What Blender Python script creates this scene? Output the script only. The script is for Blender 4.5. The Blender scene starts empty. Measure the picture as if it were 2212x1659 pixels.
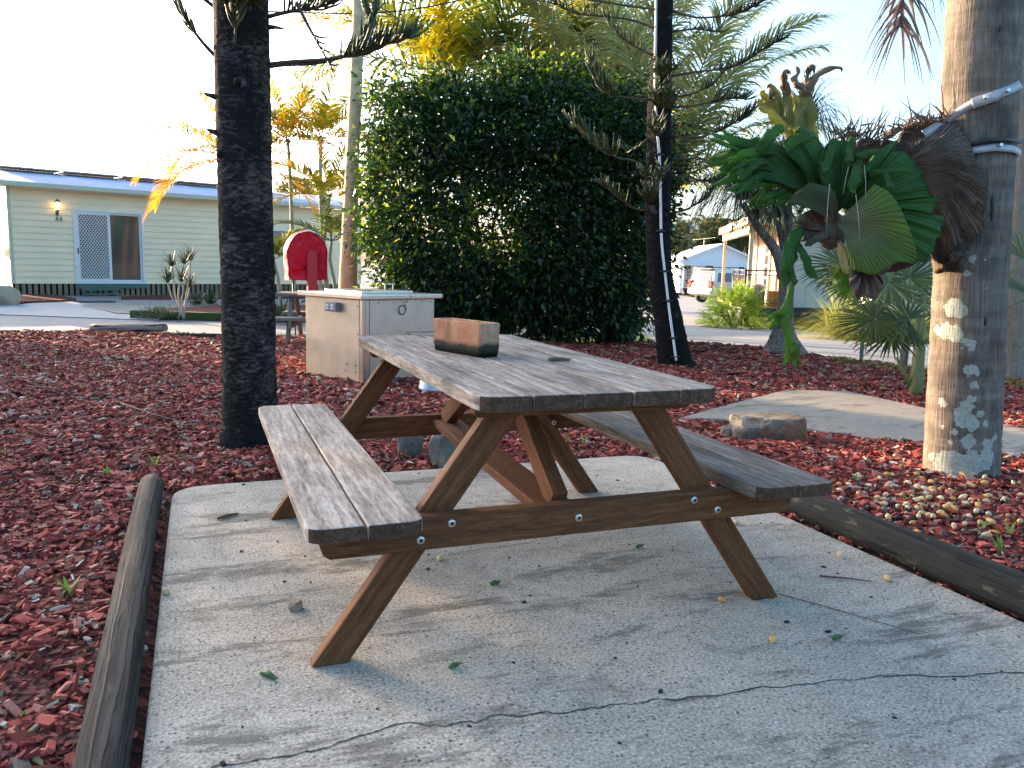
import bpy, bmesh, math, random
import numpy as np
from mathutils import Vector, Matrix
rnd = random.Random(7); nr = np.random.default_rng(7)
SC = bpy.context.scene; COL = SC.collection
PI = math.pi; R = math.radians
# ------------------------------------------------------------------ camera model (used to measure the photograph)
F = 1743.43; CX, CY = 1106.0, 829.5
C = np.array([-0.9851, -1.8356, 1.0521]); YAW, PT, RL = .3699, -.1471, .0245
FW = np.array([math.sin(YAW)*math.cos(PT), math.cos(YAW)*math.cos(PT), math.sin(PT)])
_r = np.array([math.cos(YAW), -math.sin(YAW), 0]); _u = np.cross(_r, FW)
RT = _r*math.cos(RL)+_u*math.sin(RL); UP = _u*math.cos(RL)-_r*math.sin(RL)
HF = np.array([math.sin(YAW), math.cos(YAW), 0]); HR = np.array([math.cos(YAW), -math.sin(YAW), 0])
def at(x, y, t):
    return C+(FW+RT*((x-CX)/F)-UP*((y-CY)/F))*t
def sstep(a, b, x):
    t = np.clip((x-a)/(b-a), 0, 1); return t*t*(3-2*t)
def zg(x, y):
    "height of the terrain outside the garden bed"
    dx, dy = np.asarray(x)-C[0], np.asarray(y)-C[1]
    u = dx*HR[0]+dy*HR[1]; v = dx*HF[0]+dy*HF[1]
    drop = np.interp(v, [-50, 11, 22, 45, 70, 300], [0, 0, .37, .62, 1.07, 5.])
    return -.13-drop*sstep(-12, 6, u)
def gp(x, y, z=None, dz=0.):
    "the point of the ground (or of the level z) seen at a place of the photograph"
    d = FW+RT*((x-CX)/F)-UP*((y-CY)/F)
    t = ((z if z is not None else -.13)-C[2])/d[2]
    if z is None:
        for _ in range(40):
            p = C+d*t; t = t*.5+.5*((float(zg(p[0], p[1]))+dz-C[2])/d[2])
    return C+d*t
def pj(P):
    D = np.asarray(P)-C; z = D@FW
    return CX+F*(D@RT)/z, CY-F*(D@UP)/z, z
def col2(x, y, t, z):
    "ground point under the place (x,y) at depth t"
    p = at(x, y, t); return np.array([p[0], p[1], z])
# ------------------------------------------------------------------ objects
def tag(o, label=None, cat=None, group=None, kind=None):
    for k, v in (('label', label), ('category', cat), ('group', group), ('kind', kind)):
        if v: o[k] = v
    return o
def thing(name, label, cat, loc=(0, 0, 0), rz=0., group=None):
    o = bpy.data.objects.new(name, None); COL.objects.link(o); o.empty_display_size = .1
    o.location = tuple(float(a) for a in loc); o.rotation_euler = (0, 0, rz)
    return tag(o, label, cat, group)
def copy_tree(o, parent=None):
    c = o.copy(); COL.objects.link(c)
    if parent is not None: c.parent = parent
    for ch in [k for k in o.children]: copy_tree(ch, c)
    return c
def wloc(o):
    p = Vector((0, 0, 0)); rz = 0
    while o is not None: p = p+Vector(o.location); o = o.parent
    return np.array(p)
class MB:
    "collects vertices and faces (world coordinates) with a grain coordinate for each vertex"
    def __init__(s): s.v = []; s.f = []; s.g = []; s.n = 0; s.smooth = []
    def add(s, v, f, g=None, smooth=False):
        v = np.asarray(v, float).reshape(-1, 3)
        g = v if g is None else np.asarray(g, float).reshape(-1, 3)
        s.v.append(v); s.g.append(g)
        if isinstance(f, np.ndarray): s.f.extend((f+s.n).tolist())
        else: s.f.extend([[i+s.n for i in q] for q in f])
        s.smooth.extend([smooth]*len(f)); s.n += len(v); return s
    def box(s, c, h, M=None, seed=None):
        c = np.asarray(c, float); h = np.asarray(h, float)
        M = np.eye(3) if M is None else np.asarray(M, float)
        L = np.array([[i, j, k] for i in (-1, 1) for j in (-1, 1) for k in (-1, 1)])*h
        a = int(np.argmax(h)); o = [a]+[i for i in range(3) if i != a]
        off = nr.uniform(-20, 20, 3)
        s.add(c+L@M.T, [[0, 1, 3, 2], [4, 6, 7, 5], [0, 4, 5, 1], [2, 3, 7, 6], [0, 2, 6, 4], [1, 5, 7, 3]], L[:, o]+off)
        return s
    def b2(s, lo, hi):
        lo = np.asarray(lo, float); hi = np.asarray(hi, float); return s.box((lo+hi)/2, (hi-lo)/2)
    def bar(s, p, q, w, t, up=(0, 0, 1)):
        "timber from p to q, width w along the cross of the axis and up, thickness t along the other"
        p = np.asarray(p, float); q = np.asarray(q, float); d = q-p; L = np.linalg.norm(d); d = d/L
        x = np.cross(d, up)
        if np.linalg.norm(x) < 1e-6: x = np.cross(d, (0, 1, 0))
        x = x/np.linalg.norm(x); y = np.cross(x, d)
        return s.box((p+q)/2, (L/2, w/2, t/2), np.stack([d, x, y], 1))
    def prism(s, pts, a, b, frame=None, smooth=False):
        "outline pts (2D, counter-clockwise) pushed from height a to b; frame(p2,h)->3D"
        n = len(pts); fr = frame or (lambda p, h: (p[0], p[1], h))
        v = [fr(p, a) for p in pts]+[fr(p, b) for p in pts]
        off = nr.uniform(-20, 20, 3)
        g = [(p[1]+off[0], p[0]+off[1], a+off[2]) for p in pts]+[(p[1]+off[0], p[0]+off[1], b+off[2]) for p in pts]
        f = [list(range(n))[::-1], [n+i for i in range(n)]]+[[i, (i+1) % n, n+(i+1) % n, n+i] for i in range(n)]
        return s.add(v, f, g, smooth)
    def tube(s, pts, rad, n=8, caps=True, wob=0., smooth=True, knots=None, rs=None):
        pts = np.asarray(pts, float); m = len(pts); rad = np.broadcast_to(np.asarray(rad, float), (m,))
        T = np.gradient(pts, axis=0); T /= np.linalg.norm(T, axis=1)[:, None]+1e-12
        ref = np.array([0, 0, 1.]) if abs(T[0][2]) < .9 else np.array([1., 0, 0])
        x = np.cross(ref, T[0]); x /= np.linalg.norm(x)
        a = np.arange(n)/n*2*PI; V = []; G = []; l = 0; off = nr.uniform(-20, 20)
        for i in range(m):
            x = x-T[i]*(x@T[i]); x /= np.linalg.norm(x)+1e-12; y = np.cross(T[i], x)
            if i: l += np.linalg.norm(pts[i]-pts[i-1])
            rr = np.full(n, rad[i])
            if wob: rr = rr*(1+wob*(rs or nr).uniform(-1, 1, n))
            V.append(pts[i]+np.cos(a)[:, None]*rr[:, None]*x+np.sin(a)[:, None]*rr[:, None]*y)
            G.append(np.stack([np.full(n, l+off), np.cos(a)*rad[i], np.sin(a)*rad[i]], 1))
        f = [[i*n+j, i*n+(j+1) % n, (i+1)*n+(j+1) % n, (i+1)*n+j] for i in range(m-1) for j in range(n)]
        if caps: f += [list(range(n))[::-1], [(m-1)*n+j for j in range(n)]]
        s.add(np.concatenate(V), f, np.concatenate(G), smooth)
        if caps: s.smooth[-2:] = [False, False]
        return s
    def lathe(s, prof, c, n=20, smooth=True, closed=False):
        c = np.asarray(c, float); m = len(prof); a = np.arange(n)/n*2*PI
        v = [c+np.array([r*math.cos(t), r*math.sin(t), z]) for r, z in prof for t in a]
        f = [[i*n+j, i*n+(j+1) % n, (i+1)*n+(j+1) % n, (i+1)*n+j] for i in range(m-1) for j in range(n)]
        f += [list(range(n))[::-1], [(m-1)*n+j for j in range(n)]]
        return s.add(v, f, None, smooth)
    def grid(s, P, G=None, smooth=True, close=False):
        "P: m x n x 3"
        P = np.asarray(P, float); m, n = P.shape[:2]
        f = [[i*n+j, i*n+(j+1) % n, (i+1)*n+(j+1) % n, (i+1)*n+j] for i in range(m-1) for j in range(n if close else n-1)]
        return s.add(P.reshape(-1, 3), f, None if G is None else np.asarray(G).reshape(-1, 3), smooth)
    def build(s, name, m, parent=None, local=False, bevel=0., solid=0., sub=0, seg=2):
        me = bpy.data.meshes.new(name); V = np.concatenate(s.v); G = np.concatenate(s.g)
        if parent is not None and not local: V = V-wloc(parent)
        o_loc = None
        if parent is None and not local:
            o_loc = np.array([V[:, 0].mean(), V[:, 1].mean(), V[:, 2].min()]); V = V-o_loc
        me.from_pydata(V.tolist(), [], s.f); me.update()
        at_ = me.attributes.new('gc', 'FLOAT_VECTOR', 'POINT'); at_.data.foreach_set('vector', G.astype(np.float32).ravel())
        me.polygons.foreach_set('use_smooth', s.smooth)
        for k in (m if isinstance(m, (list, tuple)) else [m]): me.materials.append(k)
        o = bpy.data.objects.new(name, me); COL.objects.link(o)
        if parent is not None: o.parent = parent
        elif o_loc is not None: o.location = o_loc.tolist()
        if solid: k = o.modifiers.new('thick', 'SOLIDIFY'); k.thickness = solid; k.offset = 0
        if bevel:
            k = o.modifiers.new('edge', 'BEVEL'); k.width = bevel; k.segments = seg; k.limit_method = 'ANGLE'; k.angle_limit = R(40); k.harden_normals = False
        if sub: k = o.modifiers.new('sub', 'SUBSURF'); k.levels = sub; k.render_levels = sub
        return o
def fast_mesh(name, V, faces, m, parent=None, G=None, smooth=False, loc=None):
    "V (n,3) and faces (k,3 or 4) as arrays"
    V = np.asarray(V, np.float32)
    o_loc = loc if loc is not None else (wloc(parent) if parent is not None else np.array([V[:, 0].mean(), V[:, 1].mean(), V[:, 2].min()]))
    me = bpy.data.meshes.new(name); k = faces.shape[1]
    me.vertices.add(len(V)); me.vertices.foreach_set('co', (V-np.asarray(o_loc, np.float32)).ravel())
    me.loops.add(faces.size); me.loops.foreach_set('vertex_index', faces.astype(np.int32).ravel())
    me.polygons.add(len(faces)); me.polygons.foreach_set('loop_start', np.arange(0, faces.size, k, dtype=np.int32))
    try: me.polygons.foreach_set('loop_total', np.full(len(faces), k, np.int32))
    except Exception: pass
    me.polygons.foreach_set('use_smooth', np.full(len(faces), smooth)); me.update(calc_edges=True); me.validate()
    if G is not None:
        a = me.attributes.new('gc', 'FLOAT_VECTOR', 'POINT'); a.data.foreach_set('vector', np.asarray(G, np.float32).ravel())
    me.materials.append(m)
    o = bpy.data.objects.new(name, me); COL.objects.link(o)
    if parent is not None: o.parent = parent
    else: o.location = [float(x) for x in o_loc]
    return o
# ------------------------------------------------------------------ materials
class NT:
    def __init__(s, name):
        s.m = bpy.data.materials.new(name); s.m.use_nodes = True; s.t = s.m.node_tree; s.b = s.t.nodes['Principled BSDF']; s.out = s.t.nodes['Material Output']
    def n(s, ty, **k):
        d = s.t.nodes.new(ty)
        for a, v in k.items():
            if a.startswith('i_'):
                d.inputs[a[2:].replace('_', ' ')].default_value = v
            else: setattr(d, a, v)
        return d
    def l(s, a, b): s.t.links.new(a, b)
    def coord(s, kind='gc', scale=(1, 1, 1), loc=(0, 0, 0)):
        if kind == 'gc': o = s.n('ShaderNodeAttribute', attribute_name='gc').outputs['Vector']
        else: o = s.n('ShaderNodeTexCoord').outputs['Object']
        mp = s.n('ShaderNodeMapping'); mp.inputs['Scale'].default_value = scale; mp.inputs['Location'].default_value = loc
        s.l(o, mp.inputs['Vector']); return mp.outputs['Vector']
    def noise(s, vec, scale, detail=4, rough=.6, dist=0.):
        d = s.n('ShaderNodeTexNoise'); d.inputs['Scale'].default_value = scale; d.inputs['Detail'].default_value = detail
        d.inputs['Roughness'].default_value = rough; d.inputs['Distortion'].default_value = dist; s.l(vec, d.inputs['Vector']); return d.outputs['Fac']
    def vor(s, vec, scale, feat='F1', out='Distance', rand=1.):
        d = s.n('ShaderNodeTexVoronoi', feature=feat); d.inputs['Scale'].default_value = scale; d.inputs['Randomness'].default_value = rand; s.l(vec, d.inputs['Vector']); return d.outputs[out]
    def ramp(s, fac, stops):
        d = s.n('ShaderNodeValToRGB'); e = d.color_ramp.elements
        while len(e) < len(stops): e.new(.5)
        for k, (p, c) in zip(e, stops):
            k.position = p; k.color = (c, c, c, 1) if isinstance(c, (int, float)) else (*c, 1)
        s.l(fac, d.inputs['Fac']); return d.outputs['Color']
    def mix(s, fac, a, b, mode='MIX'):
        d = s.n('ShaderNodeMix', data_type='RGBA', blend_type=mode)
        for i, v in ((0, fac), (6, a), (7, b)):
            if hasattr(v, 'is_output'): s.l(v, d.inputs[i])
            elif isinstance(v, (int, float)): d.inputs[i].default_value = v if i == 0 else (v, v, v, 1)
            else: d.inputs[i].default_value = (*v, 1)
        return d.outputs[2]
    def math(s, op, a, b=0.):
        d = s.n('ShaderNodeMath', operation=op)
        for i, v in ((0, a), (1, b)):
            if hasattr(v, 'is_output'): s.l(v, d.inputs[i])
            else: d.inputs[i].default_value = v
        return d.outputs[0]
    def bump(s, h, strength=.4, dist=.01):
        d = s.n('ShaderNodeBump'); d.inputs['Strength'].default_value = strength; d.inputs['Distance'].default_value = dist
        s.l(h, d.inputs['Height']); s.l(d.outputs['Normal'], s.b.inputs['Normal']); return d
    def base(s, c):
        if hasattr(c, 'is_output'): s.l(c, s.b.inputs['Base Color'])
        else: s.b.inputs['Base Color'].default_value = (*c, 1)
    def set(s, rough=.7, metal=0., spec=None):
        s.b.inputs['Roughness'].default_value = rough; s.b.inputs['Metallic'].default_value = metal
        if spec is not None: s.b.inputs['Specular IOR Level'].default_value = spec
        return s.m
def plain(name, c, rough=.6, metal=0., var=.15, scale=8., bump=0., kind='obj'):
    n = NT(name); v = n.coord(kind); f = n.noise(v, scale, 5)
    n.base(n.ramp(f, [(.3, tuple(a*(1-var) for a in c)), (.7, tuple(min(1, a*(1+var)) for a in c))]))
    if bump: n.bump(f, bump, .01)
    return n.set(rough, metal)
def leafmat(name, cols, trans=.35, tcol=None, rough=.4, tex=None):
    "leaf with colour picked per leaf, a soft gloss and light passing through"
    n = NT(name); g = n.n('ShaderNodeNewGeometry'); c = n.ramp(g.outputs['Random Per Island'], cols)
    if tex: c = tex(n, c)
    n.base(c); n.set(rough, 0., .35)
    tr = n.n('ShaderNodeBsdfTranslucent'); mx = n.n('ShaderNodeMixShader'); mx.inputs[0].default_value = trans
    if tcol: n.l(n.mix(1., c, tcol, 'MULTIPLY'), tr.inputs['Color'])
    else: n.l(c, tr.inputs['Color'])
    n.l(n.b.outputs[0], mx.inputs[1]); n.l(tr.outputs[0], mx.inputs[2]); n.l(mx.outputs[0], n.out.inputs['Surface'])
    return n.m
# ------------------------------------------------------------------ shared materials
def wood_mat(name, cols, dirt, streak=1., bumpk=.35, rough=.8, blotch=.5):
    n = NT(name)
    v = n.coord('gc', (3, 55, 55)); v2 = n.coord('gc', (1.2, 5, 5)); v3 = n.coord('gc', (22, 160, 160))
    a = n.noise(v, 1., 6, .65, .6); b = n.noise(v2, 2.2, 5, .6, .3); c = n.noise(v3, 1., 3, .6)
    s = n.math('ADD', n.math('MULTIPLY', a, .62*streak), n.math('MULTIPLY', c, .38))
    col = n.ramp(s, [(.34, cols[0]), (.49, cols[1]), (.63, cols[2])])
    col = n.mix(n.math('MULTIPLY', n.ramp(b, [(.45, 0.), (.72, 1.)]), blotch), col, dirt)
    n.base(col); n.bump(s, bumpk, .006); return n.set(rough, 0, .18)
M_TOP = wood_mat('weathered_grey_timber', [(.10, .072, .054), (.28, .222, .178), (.50, .42, .355)], (.040, .034, .031), blotch=.85)
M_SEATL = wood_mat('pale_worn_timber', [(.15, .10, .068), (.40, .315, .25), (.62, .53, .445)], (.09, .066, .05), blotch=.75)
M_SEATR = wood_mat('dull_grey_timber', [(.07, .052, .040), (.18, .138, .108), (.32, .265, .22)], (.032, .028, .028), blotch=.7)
M_LEG = wood_mat('stained_brown_timber', [(.082, .029, .010), (.175, .066, .024), (.26, .108, .042)], (.075, .032, .014), streak=.8, bumpk=.2, rough=.72, blotch=.6)
M_ENDW = wood_mat('dark_end_grain', [(.042, .020, .012), (.085, .043, .026), (.14, .078, .050)], (.03, .02, .015))
M_BOLT = plain('zinc_bolt', (.55, .52, .47), .35, .9)
M_HOLE = plain('dark_recess', (.02, .018, .015), .8)
def log_mat(name, cols):
    n = NT(name); v = n.coord('gc', (3.5, 60, 60)); a = n.noise(v, 1., 7, .7, .8); v2 = n.coord('gc', (5, 14, 14)); b = n.noise(v2, 1.6, 5, .6)
    col = n.ramp(a, [(.3, cols[0]), (.5, cols[1]), (.72, cols[2])]); col = n.mix(n.ramp(b, [(.58, 0.), (.70, .8)]), col, cols[3])
    v3 = n.coord('gc', (1.4, 30, 30)); cr = n.noise(v3, 1.3, 3, .5, .4); crk = n.ramp(cr, [(.37, 0.), (.41, 1.)])
    n.base(n.mix(crk, (.012, .011, .01), col)); n.bump(n.mix(.5, a, crk), .8, .012); return n.set(.85, 0, .25)
M_LOGL = log_mat('cracked_log', [(.008, .007, .006), (.026, .022, .018), (.105, .085, .064), (.014, .013, .011)])
M_LOGR = log_mat('mossy_log', [(.009, .009, .008), (.020, .020, .017), (.042, .038, .029), (.14, .115, .075)])
# ------------------------------------------------------------------ the picnic table
T = thing('picnic_table', 'big weathered timber picnic table with two bench seats on the grey concrete pad', 'picnic table', (0, .84, 0))
HT, TL, PIT, HW, TT = .73, 1.68, .143, .3577, .040
def rounded(x0, x1, y0, y1, rs, k=6):
    "outline counter-clockwise with the four corner radii (x0y0, x1y0, x1y1, x0y1)"
    P = []
    for (cx, cy, r, a0) in ((x0, y0, rs[0], PI), (x1, y0, rs[1], 1.5*PI), (x1, y1, rs[2], 0), (x0, y1, rs[3], .5*PI)):
        sx = 1 if cx == x0 else -1; sy = 1 if cy == y0 else -1
        if r == 0: P.append((cx, cy)); continue
        for i in range(k+1):
            a = a0+.5*PI*i/k; P.append((cx+sx*r+r*math.cos(a), cy+sy*r+r*math.sin(a)))
    return P
def ends(o):
    "the sawn ends of the boards show dark end grain"
    for p in o.data.polygons:
        if abs(p.normal.z) < .5 and abs(p.normal.y) > .45: p.material_index = 1
    return o
mb = MB()
for i in range(5):
    x0 = -2.5*PIT+i*PIT+.0025; x1 = x0+PIT-.005; r = [0, 0, 0, 0]
    if i == 0: r = [.055, 0, 0, .05]
    if i == 4: r = [0, .06, .055, 0]
    dz = rnd.uniform(-.0012, .0012)
    mb.prism(rounded(x0, x1, rnd.uniform(-.002, .003), TL+rnd.uniform(-.004, .004), r), HT-TT+dz, HT+dz)
ends(mb.build('tabletop', [M_TOP, M_ENDW], T, bevel=.0045))
Y0, Y1, HS, TS = -.007, 1.683, .434, .037
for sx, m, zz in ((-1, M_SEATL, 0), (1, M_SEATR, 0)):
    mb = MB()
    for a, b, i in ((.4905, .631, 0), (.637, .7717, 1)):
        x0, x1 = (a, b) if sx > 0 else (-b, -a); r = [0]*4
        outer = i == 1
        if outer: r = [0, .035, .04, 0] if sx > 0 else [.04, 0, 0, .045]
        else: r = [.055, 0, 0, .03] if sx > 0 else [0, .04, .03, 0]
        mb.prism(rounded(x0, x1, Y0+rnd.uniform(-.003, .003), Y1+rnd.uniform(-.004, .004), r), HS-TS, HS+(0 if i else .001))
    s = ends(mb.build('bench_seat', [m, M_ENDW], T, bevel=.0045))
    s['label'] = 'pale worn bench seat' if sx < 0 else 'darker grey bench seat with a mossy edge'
# cross beams, legs, battens
def leg(sx, ya, yb):
    fo, fi, t1, t2 = .7446, .6474, .25, .152; zt = HT-TT-.002
    o = [(fi, .002), (fo, .002), (t1, zt), (t2, zt)] if sx > 0 else [(-fo, .002), (-fi, .002), (-t2, zt), (-t1, zt)]
    p, q = np.array([(o[0][0]+o[1][0])/2, ya, 0]), np.array([(o[2][0]+o[3][0])/2, ya, zt]); d = (q-p)/np.linalg.norm(q-p)
    v = [(x, ya, z) for x, z in o]+[(x, yb, z) for x, z in o]; off = nr.uniform(-9, 9, 3)
    g = [(np.dot(np.array(w)-p, d)+off[0], w[0]*d[2]-w[2]*d[0]+off[1], w[1]+off[2]) for w in v]
    mb = MB(); mb.add(v, [[0, 1, 2, 3], [7, 6, 5, 4], [0, 4, 5, 1], [1, 5, 6, 2], [2, 6, 7, 3], [3, 7, 4, 0]], g)
    return mb.build('leg', M_LEG, T, bevel=.004)
def bolt(p, par, ny):
    mb = MB(); pr = [(.0115, 0), (.0105, .003), (.005, .0035)]
    n = 14; a = np.arange(n)/n*2*PI
    P = [[(p[0]+r*math.cos(t), p[1]+ny*h, p[2]+r*math.sin(t)) for t in a] for r, h in pr]
    mb.grid(np.array(P), None, True, True); b = mb.build('bolt', M_BOLT, par)
    mb = MB(); mb.grid(np.array([[(p[0]+r*math.cos(t), p[1]+ny*.0036, p[2]+r*math.sin(t)) for t in a] for r in (.0052, .0001)]), None, False, True)
    o = mb.build('bolt_socket', M_HOLE, par)
for ya, yb, yl0, yl1 in ((.131, .176, .1765, .2215), (1.5005, 1.5455, 1.455, 1.5)):
    mb = MB(); z0, z1 = .306, .3965
    pts = [(-.717, z0+.012), (-.70, z0), (.717, z0), (.735, z1-.01), (.735, z1), (-.735, z1), (-.735, z1-.02)]
    mb.prism(pts, yb, ya, lambda p, h: (p[0], h, p[1])); G = mb.g[-1].copy(); mb.g[-1] = G[:, [1, 0, 2]]
    beam = mb.build('cross_beam', M_LEG, T, bevel=.004)
    if ya < 1:
        for bx, bz in ((-.383, .373), (-.467, .335), (-.012, .354), (.367, .373), (.452, .336)): bolt((bx, ya, bz), beam, -1)
    for sx in (-1, 1): l = leg(sx, yl0, yl1); (bolt((sx*.50, yl0, .345), l, -1) if ya > 1 else None)
for ya, yb, x0, x1 in ((.132, .1755, -.325, .335), (.82, .865, -.31, .31), (1.501, 1.545, -.325, .325)):
    mb = MB(); zb = .652
    mb.prism([(x0+.012, zb), (x1-.012, zb), (x1, zb+.01), (x1, HT-TT-.0015), (x0, HT-TT-.0015), (x0, zb+.01)], yb, ya, lambda p, h: (p[0], h, p[1]))
    mb.g[-1] = mb.g[-1][:, [1, 0, 2]]; mb.build('batten', M_LEG, T, bevel=.003)
mb = MB(); mb.bar((-.055, .177, .363), (0, 1.4995, .363), .115, .032); mb.build('stretcher', M_LEG, T, bevel=.003)
for p, q in (((-.045, .20, .381), (-.01, .66, .64)), ((.0, 1.478, .381), (0, 1.02, .64))):
    mb = MB(); mb.bar(p, q, .046, .075, (0, 0, 1)); mb.build('brace', M_LEG, T, bevel=.003)
# ------------------------------------------------------------------ terracotta trough on the table
n = NT('terracotta'); v = n.coord('obj'); a = n.noise(v, 9, 6, .65); b = n.noise(v, 60, 3)
sep = n.n('ShaderNodeSeparateXYZ'); n.l(v, sep.inputs[0])
c = n.ramp(a, [(.3, (.30, .125, .06)), (.5, (.44, .20, .11)), (.68, (.52, .31, .21))])
h = n.math('ADD', sep.outputs['Z'], n.math('MULTIPLY', a, -.06)); grime = n.ramp(h, [(.004, 1.), (.02, 0.)])
vst = n.coord('obj', (14, 14, 1.2)); st = n.noise(vst, 1.2, 4, .6); green = n.math('MULTIPLY', n.ramp(st, [(.52, 0.), (.66, .6)]), 1.)
c = n.mix(green, c, (.12, .115, .035)); c = n.mix(grime, c, (.035, .035, .022)); n.base(c); n.bump(n.mix(.5, a, b), .35, .006); M_TERRA = n.set(.85, 0, .2)
def on(x, y, z): return gp(x, y, z)
pa, pb = on(956, 754, HT), on(1081, 770, HT); pc = on(1037, 773, HT)
# trough: near corner at pc, long side back towards pa, short side to pb
ux = (pb-pc)/np.linalg.norm(pb-pc); uy = (pa-pc)-ux*((pa-pc)@ux); Lx = np.linalg.norm(pb-pc); Ly = np.linalg.norm(uy); uy = uy/Ly
TR = thing('terracotta_trough', 'rectangular terracotta planter trough with green and black stains on the table', 'planter', tuple(pc+ux*Lx/2+uy*Ly/2))
mb = MB(); hh = .118
def ring(ins, z, k=4): return [tuple(pc+ux*p[0]+uy*p[1]+np.array([0, 0, z])) for p in rounded(ins, Lx-ins, ins, Ly-ins, [.014]*4, k)]
rings = [ring(.004, .001), ring(0, .03), ring(0, hh-.02), ring(-.002, hh-.004), ring(.003, hh), ring(.013, hh), ring(.017, hh-.006), ring(.022, .02)]
k = len(rings[0]); V = sum(rings, []); Fc = [[i*k+j, i*k+(j+1) % k, (i+1)*k+(j+1) % k, (i+1)*k+j] for i in range(len(rings)-1) for j in range(k)]
Fc += [list(range(k))[::-1], [(len(rings)-1)*k+j for j in range(k)]]
mb.add(V, Fc, None, True); o = mb.build('pot_body', M_TERRA, TR); sm_ = MB(); rg_ = ring(.0225, hh-.022); sm_.add(rg_, [list(range(len(rg_)))], None, False); sm_.build('inner_shade', plain('inner_shade', (.06, .038, .026), .95, 0, .3, 30), TR); o.modifiers.new('w', 'WEIGHTED_NORMAL')  # dark sheet added inside the empty trough to paint the shade of its hollow
# ------------------------------------------------------------------ concrete pad, path
def concrete(name, base, dark, speck=1., pale_stop=(.42, .42, .41)):
    n = NT(name); v = n.coord('obj'); vs = n.coord('obj', (.9, 3.6, 1))
    big = n.noise(v, 1.3, 6, .65, .1); st = n.noise(vs, 1.6, 7, .75, .15); mid = n.noise(v, 9, 5, .65); fine = n.noise(v, 120, 4, .75)
    c = n.ramp(n.math('ADD', n.math('MULTIPLY', big, .5), n.math('MULTIPLY', st, .5)), [(.41, dark), (.49, base), (.57, pale_stop)])  # random mottle from dark to the palest concrete tone
    c = n.mix(n.math('MULTIPLY', n.ramp(mid, [(.38, 1.), (.56, 0.)]), .5), c, tuple(a*.42 for a in base))
    c = n.mix(.7, c, n.ramp(fine, [(.36, tuple(a*.3 for a in base)), (.5, base), (.64, tuple(min(1, a*1.8) for a in base))]))
    stn = n.noise(vs, 1.7, 7, .75, .25); c = n.mix(n.ramp(stn, [(.53, 0.), (.62, .78)]), c, tuple(a*.26 for a in base)); stn2 = n.noise(v, 5.1, 6, .75, .1); c = n.mix(n.ramp(stn2, [(.55, 0.), (.70, .55)]), c, tuple(a*.36 for a in base))
    d1 = n.vor(v, 78); col = n.vor(v, 78, 'F1', 'Color'); sp = n.n('ShaderNodeSeparateColor'); n.l(col, sp.inputs[0])
    on_ = n.math('MULTIPLY', n.math('LESS_THAN', d1, .33), n.math('GREATER_THAN', sp.outputs[0], .62))
    c = n.mix(n.math('MULTIPLY', on_, .8*speck), c, n.ramp(sp.outputs[1], [(.0, (.05, .05, .055)), (.6, (.16, .14, .13)), (.9, (.30, .27, .25)), (1., (.62, .62, .6))]))
    d2 = n.vor(v, 240); n.base(c); n.bump(n.math('ADD', n.math('MULTIPLY', fine, .6), n.math('MULTIPLY', d2, .5)), .5, .004); return n.set(.88, 0, .25)
M_PAD = concrete('exposed_aggregate', (.42, .355, .275), (.16, .135, .107), 1., (.59, .51, .41))
M_PATH = concrete('path_concrete', (.27, .235, .19), (.15, .135, .115), .25, (.36, .32, .265))
mb = MB()
mb.prism(rounded(-1.13, 1.36, -3.4, 2.09, [.05, .05, .16, .16], 8), -.10, 0)
pad = tag(mb.build('concrete_pad', M_PAD, None, bevel=.012, seg=3), kind='structure')
# a crack with a shape of its own, a groove of dark dirt
ck = [(440, 1664), (470, 1657), (530, 1647), (560, 1640), (610, 1636), (660, 1626), (700, 1617), (735, 1604), (765, 1597), (790, 1585), (815, 1581), (840, 1570), (880, 1561), (920, 1566), (960, 1568), (1000, 1561), (1030, 1560), (1060, 1549), (1090, 1545), (1130, 1546), (1180, 1540), (1230, 1541), (1265, 1531), (1290, 1530), (1330, 1521), (1380, 1520), (1420, 1510), (1460, 1512), (1500, 1505), (1550, 1503), (1600, 1493), (1650, 1483), (1690, 1486), (1720, 1480), (1760, 1478), (1800, 1468), (1850, 1470), (1900, 1460), (1960, 1458), (2030, 1463), (2100, 1460), (2160, 1452), (2230, 1455), (2330, 1449)]
W = [gp(x, y+rnd.uniform(-1.5, 1.5), 0) for x, y in ck]; fine = []
for a, b in zip(W[:-1], W[1:]):
    for t in (0, .33, .66): fine.append(a+(b-a)*t+np.array([rnd.uniform(-1, 1), rnd.uniform(-1, 1), 0])*.004)
P = []
for i, p in enumerate(fine):
    d = fine[min(i+1, len(fine)-1)]-fine[max(0, i-1)]; nn = np.array([-d[1], d[0], 0]); nn /= np.linalg.norm(nn)
    w = .0012+.0022*rnd.random(); P.append([p+nn*w+[0, 0, .0012], p-nn*w+[0, 0, .0012]])
mb = MB(); mb.grid(np.array(P), None, False); ck_ = mb.build('crack', plain('crack_dirt', (.035, .032, .028), .95), pad)
q = [gp(*a, .004) for a in ((1468, 903), (1560, 877), (1695, 843), (1830, 845), (1990, 880), (2230, 930))]
q2 = [gp(*a, .004) for a in ((2260, 1012), (1995, 965), (1770, 930), (1640, 912), (1560, 906))]
far = [q[-1]+(q[-1]-q[-2])*3]; near = [q2[0]+(q2[0]-q2[1])*3]
mb = MB(); mb.prism([tuple(p[:2]) for p in q+far+near+q2][::-1], -.1, .008)
tag(mb.build('concrete_path', M_PATH, None, bevel=.01), kind='structure')
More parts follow.
